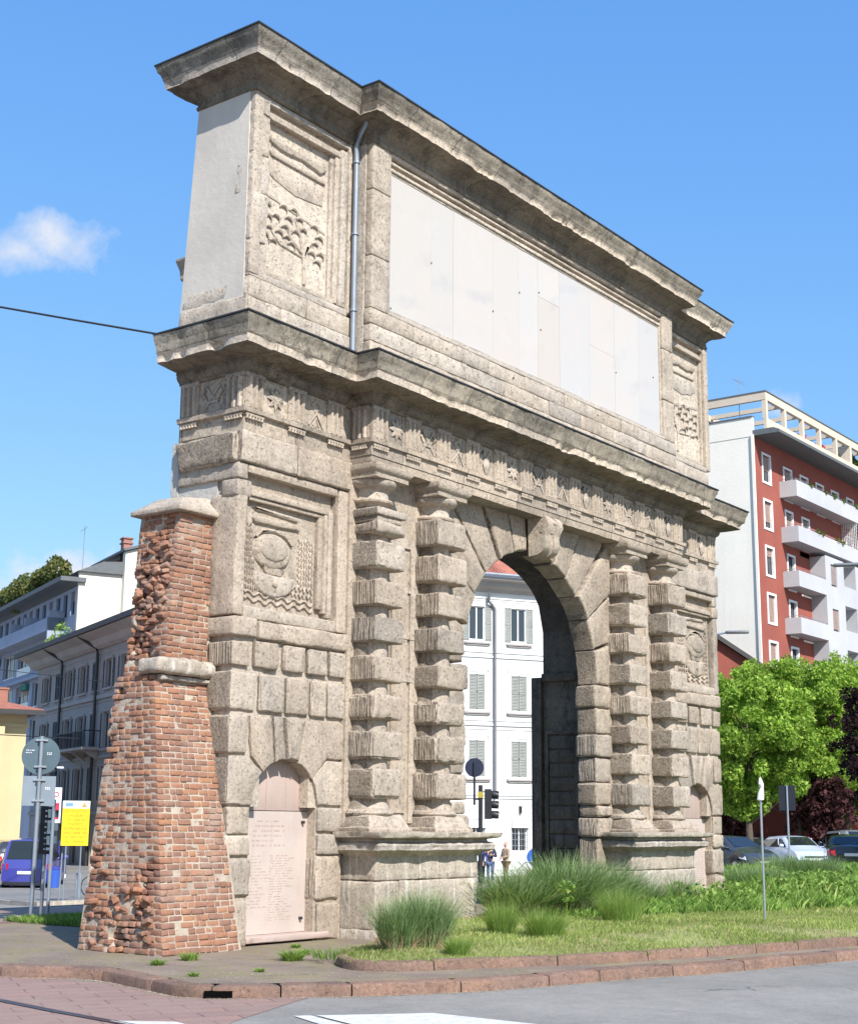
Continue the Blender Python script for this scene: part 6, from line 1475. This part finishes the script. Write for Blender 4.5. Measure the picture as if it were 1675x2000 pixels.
    pane(roof[-1], roof[-2])
    pane(roof[0] if style != 'sedan' else roof[1], roof[2])
    obj('window', gl, M['carglass'], t_)
    for s_ in (-1, 1): q = MB(); q.box(.12, .16, s_*Wd/2*.93-.02, s_*Wd/2*.93+.02, belt, np.interp(.14, xs, tz)-.08); obj('pillar', q, col, t_)
    for wx in (hx*.63, -hx*.60):
        for s_ in (-1, 1):
            q = MB(); q.tube([(wx, s_*(Wd/2-.21), .31), (wx, s_*(Wd/2-.20), .31), (wx, s_*(Wd/2-.02), .31), (wx, s_*(Wd/2), .31)], [.29,.315,.315,.29], 22); wl = obj('wheel', q, M['rubber'], t_, 50)
            q = MB(); q.tube([(wx, s_*(Wd/2-.02), .31), (wx, s_*(Wd/2+.008), .31)], [.20,.20], 18)
            for k_ in range(5): a = k_*1.257; q.tube([(wx, s_*(Wd/2+.014), .31), (wx+.19*math.cos(a), s_*(Wd/2+.014), .31+.19*math.sin(a))], .022, 5)
            obj('rim', q, RIM, wl, 50)
    for s_ in (-1, 1):
        q = MB(); q.hexa([(hx-.35,s_*Wd*.30,.60),(hx-.06,s_*Wd*.30,.56),(hx-.16,s_*Wd*.485,.58),(hx-.5,s_*Wd*.50,.64),(hx-.42,s_*Wd*.30,.76),(hx-.12,s_*Wd*.30,.68),(hx-.22,s_*Wd*.475,.72),(hx-.6,s_*Wd*.488,.78)]); obj('headlight', q, LAMPW, t_)
        q = MB(); zt_ = belt-.30; q.hexa([(-hx+.25,s_*Wd*.33,zt_),(-hx-.02,s_*Wd*.33,zt_),(-hx+.04,s_*Wd*.47,zt_),(-hx+.35,s_*Wd*.5,zt_),(-hx+.25,s_*Wd*.33,zt_+.22),(-hx+.0,s_*Wd*.33,zt_+.22),(-hx+.07,s_*Wd*.46,zt_+.22),(-hx+.35,s_*Wd*.497,zt_+.22)]); obj('tail_light', q, LAMPR, t_)
        q = MB(); stone(q, [[[(xx, yy, zz) for zz in (belt+.02, belt+.17)] for yy in sorted((s_*Wd*.5, s_*(Wd*.5+.2)))] for xx in (.72, .88)], r=.05, amp=0, res=.1); obj('mirror', q, col, t_, 50)
    q = MB(); q.box(hx-.05, hx+.005, -Wd*.28, Wd*.28, .30, .46); q.box(hx-.2, hx+.0, -Wd*.25, Wd*.25, .56, .62); obj('grille', q, M['black'], t_)
    q = MB(); q.box(hx+.0, hx+.02, -.26, .26, .42, .53); q.box(-hx-.03, -hx+.01, -.26, .26, .62, .73); obj('number_plate', q, PLATE, t_)
    q = MB(); q.box(-hx-.02, -hx+.1, -Wd*.42, Wd*.42, .24, .34); obj('bumper_trim', q, M['black'], t_)
    return t_
CP = {k_: paintm(*v_) for k_, v_ in dict(ice=('ice_blue_paint', (.55,.62,.78), .2), silver=('silver_paint', (.40,.44,.50), .5), black=('black_paint', (.012,.012,.015)), dark=('dark_grey_paint', (.05,.055,.065), .3), red=('red_paint', (.5,.03,.025)), blue=('van_blue_paint', (.045,.05,.27)), green=('dark_green_paint', (.03,.045,.04), .2), white=('white_paint', (.72,.73,.75))).items()}
car('dark grey car half hidden by the right end of the gate', 41.7, 12.7, 205, CP['dark'], 'hatch')
car('dark tall car parked behind the silver one next to the gate end', 61.7, 21.8, 205, CP['green'], 'suv')
car('silver hatchback parked left of the ice blue one, nose to the viewer', 52.1, 16.4, 212, CP['silver'], 'hatch')
car('ice blue hatchback seen from its front corner in the row', 51.0, 13.9, 222, CP['ice'], 'hatch')
car('red car peeping over the ice blue hatchback roof', 63.4, 17.8, 205, CP['red'], 'hatch')
car('green grey car behind the black saloon', 58.2, 14.7, 235, CP['green'], 'hatch')
car('silver car behind the black saloon at the right edge', 53.0, 11.7, 225, CP['silver'], 'suv')
car('white van whose roof shows above the cars at the right edge', 71.6, 19.0, 215, CP['white'], 'van')
car('black saloon seen from behind at the right edge', 44.4, 8.8, 66, CP['black'], 'sedan')
gL = 'vehicles parked in the left street'
car('bright blue van with a dark rear side window behind the sign poles', 23.1, 33.1, 48, CP['blue'], 'van', gL)
car('black car parked left of the blue van', 19.3, 32.3, 35, CP['black'], 'hatch', gL)
car('silver car with red tail lights at the left edge', 17.4, 33.6, 30, CP['silver'], 'hatch', gL)
car('dark car behind the silver one at the left edge', 31.5, 45.6, 30, CP['dark'], 'suv', gL)
# ================================================================ SIGNS, LIGHTS, STREET FURNITURE
def txt(body, size, mat, par, loc, rot, name='lettering', align='CENTER'):
    c_ = bpy.data.curves.new(name, 'FONT'); c_.body = body; c_.size = size; c_.align_x = align; c_.align_y = 'CENTER'; c_.extrude = .001
    o = bpy.data.objects.new(name, c_); C.objects.link(o)
    dg = bpy.context.evaluated_depsgraph_get(); me = bpy.data.meshes.new_from_object(o.evaluated_get(dg)); bpy.data.objects.remove(o)
    me.materials.clear(); me.materials.append(mat); o = bpy.data.objects.new(name, me); C.objects.link(o); o.parent = par; o.location = loc; o.rotation_euler = rot; return o
SB = simple('sign_back_paint', (.085,.13,.16), .45, .3); SG_ = simple('sign_back_light', (.24,.29,.34), .45, .4); BLUE = simple('sign_blue', (.02,.10,.42), .4); YEL = simple('sign_yellow', (.85,.58,.01), .5); WHT = simple('sign_white', (.75,.77,.8), .5); PG = simple('pole_grey', (.30,.34,.38), .45, .5)
def face(x, y): return math.atan2(CAM.y-y, CAM.x-x)
# round and square sign backs on a steel pole
px, py = 1.62, 6.30
s1 = thing('sign_post', 'steel pole with the backs of a round and a square sign, left of the buttress', 'road sign', (px, py, 0), face(px, py)-R(90)+R(180))
b = MB(); b.tube([(0,0,-.1),(0,0,2.98)], .035, 12); obj('pole', b, PG, s1, 50)
b = MB(); b.tube([(0,.05,2.66),(0,.058,2.66)], .315, 40); d_ = obj('round_sign', b, SB, s1, 30)
for z in (2.46, 2.9): b = MB(); b.box(-.10,.10,.02,.05,z,z+.03); b.box(-.05,.05,-.045,.02,z,z+.03); obj('bracket', b, PG, s1)
b = MB(); b.box(-.27,.27,.05,.06,1.83,2.32); q_ = obj('square_sign', b, SG_, s1); 
for z in (1.90, 2.24): b = MB(); b.box(-.10,.10,.02,.05,z,z+.03); b.box(-.05,.05,-.045,.02,z,z+.03); obj('bracket', b, PG, s1)
b = MB(); rr = random.Random(8)
for (u, z, n_) in ((-.24,2.74,5),(-.25,2.70,4),(.10,2.70,3),(.10,2.675,3)):
    for i in range(n_): b.box(u+i*.028, u+i*.028+rr.uniform(.014,.022), .0475, .0495, z, z+rr.uniform(.010,.016))
obj('worn_marks', b, WHT, d_)
b = MB()
for z in (2.13, 2.155):
    for i in range(3): b.box(.10+i*.03, .10+i*.03+rr.uniform(.016,.024), .0485, .0498, z-.03, z-.015)
obj('worn_marks', b, WHT, q_)
px, py = 2.45, 6.9
s2 = thing('sign_post', 'thinner steel pole carrying small dark plates, behind the first pole', 'road sign', (px, py, 0), face(px, py)+R(90))
b = MB(); b.tube([(0,0,-.1),(0,0,1.95)], .032, 10); obj('pole', b, PG, s2, 50)
for z in (1.20, 1.42, 1.64): b = MB(); b.box(-.09,.09,.035,.045,z,z+.13); obj('plate', b, SB, s2)
px, py = 3.0, 7.75
s3 = thing('sign_post', 'dark pole with a tall black panel of white characters, rightmost of the three poles', 'road sign', (px, py, -.05), face(px, py)+R(90))
b = MB(); b.tube([(0,0,-.2),(0,0,2.2)], .034, 10); obj('pole', b, PG, s3, 50)
b = MB(); b.box(-.11,.12,-.05,-.04,1.05,2.1); pn = obj('panel', b, M['black'], s3)
b = MB(); rr = random.Random(3)
for i in range(10): z = 1.12+i*.095; b.box(.02+rr.uniform(-.01,.01),.08,-.053,-.0505,z,z+rr.uniform(.03,.06)); b.box(-.03,.0,-.053,-.0505,z+.01,z+rr.uniform(.02,.05))
obj('characters', b, WHT, pn)
# yellow notice board
px, py = 15.3, 21.6
z = float(gz(px, py)); s4 = thing('notice_sign', 'yellow notice sign with a white header on two thin posts', 'sign', (px, py, z), face(px, py)+R(90))
sc = 1.0
b = MB(); b.tube([(-.24,.03,0),(-.24,.03,2.6)], .02, 8); b.tube([(.20,.03,0),(.20,.03,2.6)], .02, 8); b.tube([(-.36,.05,0),(-.34,.05,1.5)], .02, 8); obj('post', b, PG, s4)
b = MB(); b.box(-.40,.40,-.012,.012,1.72,2.82); pn = obj('board', b, YEL, s4)
b = MB(); b.box(-.40,.40,-.016,-.0125,2.82,3.04); b.box(-.40,.40,-.0122,.012,2.82,3.04); hd_ = obj('header', b, WHT, pn)
b = MB(); b.box(-.32,-.10,-.019,-.0165,2.87,2.98); obj('logo', b, simple('logo_blue', (.15,.3,.6), .5), pn)
b = MB(); b.prism([(.14,2.85),(.32,2.85),(.23,3.0)], 'y', -.019, -.0165); obj('warning_triangle', b, simple('warn_orange', (.75,.25,.05), .5), pn)
BR = simple('brown_letters', (.16,.12,.01), .6)
for i, s_ in enumerate(('ATTENZIONE','CHIUSURA','DEI VARCHI','TRAFFICO','SOSPENSIONE','AREE LIBERE PER','DAL PERCORSO','AL TERMINE')): txt(s_, .105 if i < 5 else .095, BR, pn, (0, -.0145, 2.73-i*.128), (R(90),0,0))
# red and white panel on the far pole
z = float(gz(22,31)); s5 = thing('street_sign', 'white banner sign with red lettering on a pole before the grey house', 'sign', (20.6,29.0,z), face(20.6,29.0)+R(90))
b = MB(); b.tube([(-.25,0,0),(-.25,0,3.9)], .03, 8); obj('pole', b, PG, s5); b = MB(); b.box(-.2,.16,-.01,.01,2.5,3.75); pn = obj('board', b, WHT, s5)
b = MB(); b.lathe((0,0,0), [(.10,0),(.06,0)], 16); b.V = [(x-.02, -.012, y+3.5) for x, y, z_ in b.V]; b.box(-.13,.1,-.013,-.0105,2.62,3.2); obj('marking', b, simple('sign_red', (.6,.02,.06), .5), pn)
# tall street lamp heads on the left, wires
z = float(gz(30,45)); lp = thing('street_lamp', 'double-armed street lamp with two small white heads before the grey house', 'street lamp', (20.8,29.8,float(gz(20.8,29.8))), face(20.8,29.8)+R(90))
b = MB(); b.tube([(0,0,0),(0,0,4.35)], [.06,.045], 8); b.tube([(-.42,0,4.5),(-.2,0,4.35),(0,0,4.3),(.2,0,4.35),(.42,0,4.5)], .02, 6); obj('pole', b, M['black'], lp, 50)
for s_ in (-1,1):
    b = MB(); b.box(min(s_*.28,s_*.52), max(s_*.28,s_*.52), -.08, .08, 4.46, 4.52); obj('lamp_head', b, WHT, lp)
def wire(name, label, p, q, sag, r=.012):
    pts = [(p[0]+(q[0]-p[0])*t_, p[1]+(q[1]-p[1])*t_, p[2]+(q[2]-p[2])*t_-sag*4*t_*(1-t_)) for t_ in np.linspace(0, 1, 24)]
    b = MB(); b.tube(pts, r, 5); tag(obj(name, b, M['black']), label, 'cable')
wire('overhead_cable', 'twisted dark cable running to the corner of the lower cornice', (-16.5,22,14.6), (-.86,1.24,8.40), .5, .017)
wire('overhead_cable', 'thin tram wire crossing before the grey house', (2,28,6.9), (34,22,5.9), .15, .012)
wire('overhead_cable', 'lower tram wire crossing behind the round sign', (0,24,4.3), (16,22.5,4.1), .1, .015)
# bicycle
def bicycle(label, x, y, rz, col):
    z = float(gz(x, y))+.12; t_ = thing('bicycle', label, 'bicycle', (x, y, z), rz, 'bicycles at the stands')
    for wx in (-.52, .52):
        b = MB(); n = 28
        for i in range(n):
            a0, a1 = 2*math.pi*i/n, 2*math.pi*(i+1)/n; b.tube([(wx+.33*math.cos(a0),0,.34+.33*math.sin(a0)),(wx+.33*math.cos(a1),0,.34+.33*math.sin(a1))], .018, 5, cap=False)
        wl = obj('wheel', b, M['rubber'], t_)
        b = MB()
        for i in range(10): a0 = math.pi*2*i/10; b.tube([(wx,0,.34),(wx+.32*math.cos(a0),0,.34+.32*math.sin(a0))], .003, 3, cap=False)
        obj('spokes', b, M['steel'], wl)
    b = MB(); 
    for p, q in (((-.52,0,.34),(-.05,0,.34)),((-.52,0,.34),(-.2,0,.85)),((-.05,0,.34),(-.22,0,.95)),((-.05,0,.34),(.38,0,.82)),((-.2,0,.82),(.38,0,.88)),((.52,0,.34),(.36,0,.98))): b.tube([p, q], .018, 6)
    obj('frame', b, col, t_)
    b = MB(); b.tube([(.36,-.26,1.02),(.38,0,1.0),(.36,.26,1.02)], .014, 6); obj('handlebar', b, M['black'], t_)
    b = MB(); stone(b, [[[(xx,yy,zz) for zz in (.94,1.0)] for yy in (-.07,.07)] for xx in (-.36,-.10)], r=.03, amp=0, res=.06); obj('saddle', b, M['black'], t_, 50)
    return t_
bicycle('black bicycle at the stands left of the buttress', 19.1, 24.4, R(-25), M['black']); bicycle('white bicycle leaning behind the black one', 20.3, 24.9, R(-40), WHT)
b = MB()
for i in range(3):
    x, y = 17.9+i*.9, 24.3+i*.35; z = float(gz(x, y))+.1
    b = MB(); b.tube([(x,y,z),(x,y,z+.8),(x+.1,y+.3,z+.8),(x+.1,y+.3,z)], .03, 8); tag(obj('bike_stand', b, PG), ['left bicycle stand of grey tube','middle bicycle stand of grey tube','right bicycle stand of grey tube nearest the buttress'][i], 'bicycle stand', 'bicycle stands')
bl = thing('litter_bin', 'bright blue bin standing behind the blue van', 'bin', (22.4, 31.1, float(gz(22.4,31.1))+.1))
b = MB(); b.lathe((0,0,0), [(0,0),(.26,.0),(.30,.6),(.32,.85),(.0,.9)], 16); obj('body', b, paintm('bin_blue', (.03,.10,.45)), bl, 40)
b = MB(); b.lathe((0,0,.86), [(.33,0),(.33,.05),(.2,.14),(0,.15)], 16); obj('lid', b, CP['blue'], bl, 40); bl.scale = (.75,.75,.8)
# traffic light under the arch
px, py = 23.0, 12.1; z = float(gz(px, py)); tl = thing('traffic_light', 'traffic light seen from the side with three hooded lamps and a round sign back', 'traffic light', (px, py, z), face(px, py)+R(90))
b = MB(); b.tube([(0,0,0),(0,0,3.0)], .065, 12); b.tube([(0,0,2.8),(.2,0,2.8)], .02, 6); b.tube([(0,0,1.98),(-.28,0,1.98)], .015, 6); b.tube([(-.19,0,2.4),(-.19,0,3.7)], .035, 8); b.box(-.2,0,-.02,.02,2.55,2.61); obj('pole', b, M['black'], tl, 50)
b = MB(); b.box(.12,.34,-.14,.14,1.98,2.88); hs = obj('housing', b, M['black'], tl)
for zz in (2.12, 2.42, 2.72):
    b = MB(); b.tube([(.34,0,zz),(.37,0,zz),(.56,0,zz-.03)], [.11,.125,.10], 14, cap=False); b.box(.33,.55,-.08,.08,zz+.06,zz+.11); obj('hood', b, M['black'], tl, 60)
b = MB(); b.tube([(-.19,.04,3.53),(-.19,.05,3.53)], .29, 30); obj('round_sign', b, simple('dark_sign_back', (.02,.025,.05), .4), tl, 30)
b = MB(); b.box(-.085,.085,-.075,.075,2.62,2.8); obj('clamp', b, simple('ochre_clamp', (.35,.28,.03), .6), tl)
# blue round sign and barrier at the jamb
px, py = 27.75, 13.15; z = float(gz(px, py)); bs = thing('direction_sign', 'blue round sign with a white arrow half hidden by the archway, on a yellow base', 'road sign', (px, py, z), face(px, py)+R(90))
b = MB(); b.tube([(0,0,0),(0,0,1.1)], .03, 8); obj('pole', b, PG, bs); b = MB(); b.tube([(0,-.04,.82),(0,-.05,.82)], .3, 30); d_ = obj('disc', b, BLUE, bs, 30)
b = MB(); b.hexa([(-.06,-.056,.63),(.0,-.056,.59),(.0,-.052,.59),(-.06,-.052,.63),(.06,-.056,.97),(.12,-.056,.93),(.12,-.052,.93),(.06,-.052,.97)]); obj('arrow', b, WHT, d_)
b = MB(); b.box(-.12,.12,-.12,.12,0,.5); obj('base', b, YEL, bs)
b = MB(); b.tube([(-.75,-.1,.0),(-.6,-.1,.4),(-.35,-.1,.65),(.0,-.1,.7)], .02, 6); obj('guard_rail', b, PG, bs)
# bus shelter, dark panel, lamps on the right
px, py = 70.0, 22.8; z = float(gz(px, py)); sh = thing('bus_shelter', 'green roofed bus shelter with glazed poster panel behind the cars', 'bus shelter', (px, py, z), face(px, py)+R(90))
b = MB(); b.box(-2.6,2.6,-.7,.7,2.55,2.72); 
for i in range(7): b.prism([(-2.6+i*.75,2.72),(-2.0+i*.75,2.72),(-2.3+i*.75,2.95)], 'y', -.7, .7)
obj('roof', b, simple('shelter_green', (.02,.22,.10), .5), sh)
for x in (-2.0,-.5,1.3,2.5): b = MB(); b.box(x-.06,x+.06,-.06,.06,0,2.55); obj('post', b, M['black'], sh)
b = MB(); b.box(-.4,1.2,-.04,.02,.3,2.3); pn = obj('poster_panel', b, simple('poster_grey', (.42,.45,.50), .4), sh)
b = MB(); b.tube([(.35,-.06,.35),(.4,-.06,1.2),(.38,-.06,1.95)], [.14,.2,.1], 10); obj('poster_figure', b, M['black'], pn)
px, py = 37.1, 8.2; z = float(gz(px, py)); dp = thing('information_board', 'tall dark panel on a thin grey pole in front of the maples', 'sign', (px, py, z), face(px, py)+R(90))
b = MB(); b.tube([(0,-.06,0),(0,-.06,3.2)], .035, 8); obj('pole', b, PG, dp); b = MB(); b.box(-.29,.29,-.03,.03,2.3,3.2); obj('panel', b, simple('navy_panel', (.008,.010,.022), .5), dp)
def lamp(label, x, y, h, ln, dirx):
    z = float(gz(x, y)); t_ = thing('street_lamp', label, 'street lamp', (x, y, z), face(x, y)+R(90), None)
    b = MB(); b.tube([(0,0,0),(0,0,h-.3),(dirx*.3,0,h),(dirx*.9,0,h+.1)], [.09,.06,.05,.04], 8); obj('pole', b, PG, t_, 50)
    b = MB(); stone(b, [[[(xx,yy,zz) for zz in (h+.04,h+.16)] for yy in (-.15,.15)] for xx in sorted((dirx*.8, dirx*(.8+ln)))], r=.05, amp=0, res=.2); obj('lamp_head', b, simple('lamp_grey', (.16,.17,.18), .5), t_, 50)
lamp('street lamp whose grey head rises beside the gate end in front of the red gable', 40.5, 12.9, 9.6, .95, 1)
lamp('street lamp with its head at the right edge before the white balconies', 40.6, 4.9, 11.6, 1.5, -1)
# ================================================================ PEOPLE
def skinobj(name, pts, edges, rad, mat, par, lv=2, root=0):
    me = bpy.data.meshes.new(name); me.from_pydata(pts, edges, []); o = bpy.data.objects.new(name, me); C.objects.link(o); o.parent = par; me.materials.append(mat)
    sk = o.modifiers.new('skin', 'SKIN'); sk.use_smooth_shade = True
    if not me.skin_vertices: 
        bm = bmesh.new(); bm.from_mesh(me); bm.verts.layers.skin.verify(); bm.to_mesh(me); bm.free()
    for i, r_ in enumerate(rad): v_ = me.skin_vertices[0].data[i]; v_.radius = (r_, r_) if not isinstance(r_, tuple) else r_; v_.use_root = (i == root)
    sb_ = o.modifiers.new('sub', 'SUBSURF'); sb_.levels = lv; sb_.render_levels = lv; return o
SKIN = simple('skin', (.50,.30,.22), .55); 
def person(label, x, y, rz, top, trou, hair, arms, stride=.12, z=None, over=None):
    z = float(gz(x, y)) if z is None else z
    t_ = thing('person', label, 'person', (x, y, z), rz)
    hipz, shz = .92, 1.42
    P = [(0,0,hipz),(0,.0,1.12),(0,.0,1.34),(0,0,1.46),(.01,0,1.53),(.02,0,1.62),(.025,0,1.70)]; Rr = [(.15,.11),(.14,.10),(.17,.11),(.06,.06),(.05,.05),(.085,.10),(.07,.08)]; E_ = [(0,1),(1,2),(2,3),(3,4),(4,5),(5,6)]
    def ch(pts, rs, par_):
        p = par_
        for q, r_ in zip(pts, rs): P.append(q); Rr.append(r_); E_.append((p, len(P)-1)); p = len(P)-1
        return p
    limbs = []
    for s_, st in ((1, stride), (-1, -stride)):
        pts = [(0,s_*.10,.86),(st*.55+.02,s_*.10,.50),(st,s_*.10,.10),(st+.14,s_*.11,.04)]; ch(pts, [.085,.055,.042,.035], 0); limbs.append(pts)
    arms_ = []
    for s_, am in ((1, arms[0]), (-1, arms[1])):
        sh_ = (0,s_*.19,shz)
        pts = [sh_]+[(a, s_*b_, c) for a, b_, c in am]; k_ = ch(pts, [.055,.042,.028], 2); w_ = Vector(pts[-1]); el = Vector(pts[-2]); d = (w_-el).normalized(); arms_.append(pts)
        palm = w_+d*.06; P.append(tuple(palm)); Rr.append((.035,.018)); E_.append((k_, len(P)-1)); pk = len(P)-1
        sd = d.cross(Vector((1,0,0)) if abs(d.x) < .8 else Vector((0,1,0))).normalized()
        for f_, (of, ln) in enumerate(((-.03,.065),(-.01,.08),(.01,.075),(.03,.06))):
            a = palm+d*.03+sd*of; c = a+d*ln*.5+Vector((.01,0,0)); e = c+d*ln*.4+Vector((.02,0,-.01)); ch([tuple(a), tuple(c), tuple(e)], [.009,.008,.007], pk)
        a = palm+sd*-.04; ch([tuple(a), tuple(a+d*.04-sd*.02)], [.010,.008], pk)
    skinobj('body', P, E_, Rr, SKIN, t_)
    for lp_ in (limbs,):
        TP = [(0,0,.95)]; TE = []; TR = [(.165,.125)]
        for pts in limbs:
            p = 0
            for q, r_ in zip(pts[:3], (.105,.075,.066)): TP.append(q); TR.append(r_); TE.append((p, len(TP)-1)); p = len(TP)-1
        skinobj('trousers', TP, TE, TR, trou, t_)
    JP = [(0,0,.84),(0,0,1.12),(0,0,1.36),(0,0,1.46)]; JE = [(0,1),(1,2),(2,3)]; JR = [(.175,.135),(.165,.12),(.19,.125),(.075,.075)]
    for pts in arms_:
        p = 2
        for q, r_ in zip(pts, (.07,.056,.042)): JP.append(q); JR.append(r_); JE.append((p, len(JP)-1)); p = len(JP)-1
    skinobj('jacket', JP, JE, JR, top, t_)
    skinobj('hair', [(-.02,0,1.66),(-.01,0,1.72),(.03,0,1.745)], [(0,1),(1,2)], [(.085,.10),(.085,.095),(.05,.06)], hair, t_)
    q = MB()
    for s_ in (1,-1): px_ = limbs[0 if s_ == 1 else 1][2]; stone(q, [[[(xx,yy,zz) for zz in (.0,.09)] for yy in (px_[1]-.05,px_[1]+.05)] for xx in (px_[0]-.09,px_[0]+.2)], r=.035, amp=0, res=.08)
    obj('shoes', q, M['black'], t_, 50)
    b_ = MB(); 
    for s_ in (1,-1): b_.lathe((.105, s_*.035, 1.635), [(0,-.012),(.012,0),(0,.012)], 8)
    obj('eyes', b_, M['black'], t_); b_ = MB(); b_.tube([(.09,0,1.63),(.135,0,1.595)], [.012,.02], 6); b_.tube([(.085,.1,1.61),(.08,.115,1.64)], .02, 6); b_.tube([(.085-.05,-.1,1.61),(.03,-.115,1.64)], .02, 6); b_.tube([(.105,-.025,1.555),(.105,.025,1.555)], .008, 6); obj('face_features', b_, SKIN, t_, 50)
    return t_
f_ = lambda n_, c_: simple(n_, c_, .8)
fw_ = R(210)
person('person in a blue jacket partly hidden by the left pier', 40.5, 24.15, fw_, f_('blue_jacket', (.03,.05,.33)), f_('dark_trousers', (.03,.03,.05)), f_('brown_hair', (.10,.06,.04)), ([(.04,.26,1.14),(.10,.24,.90)], [(.02,.25,1.14),(.08,.24,.9)]))
person('person in a dark open jacket and light shirt with one arm raised', 40.14, 23.42, fw_, f_('navy_jacket', (.035,.035,.055)), f_('jeans', (.06,.10,.22)), f_('grey_hair', (.35,.30,.26)), ([(.04,.27,1.14),(.24,.10,1.22)], [(-.02,.27,1.14),(.05,.3,.9)]))
person('person in a beige jacket and brown trousers looking down', 39.85, 22.4, R(160), f_('beige_jacket', (.30,.22,.15)), f_('brown_trousers', (.16,.09,.06)), f_('blond_hair', (.42,.32,.2)), ([(.06,.26,1.15),(.26,.12,1.10)], [(.03,.26,1.14),(.22,.14,1.02)]), stride=.05)
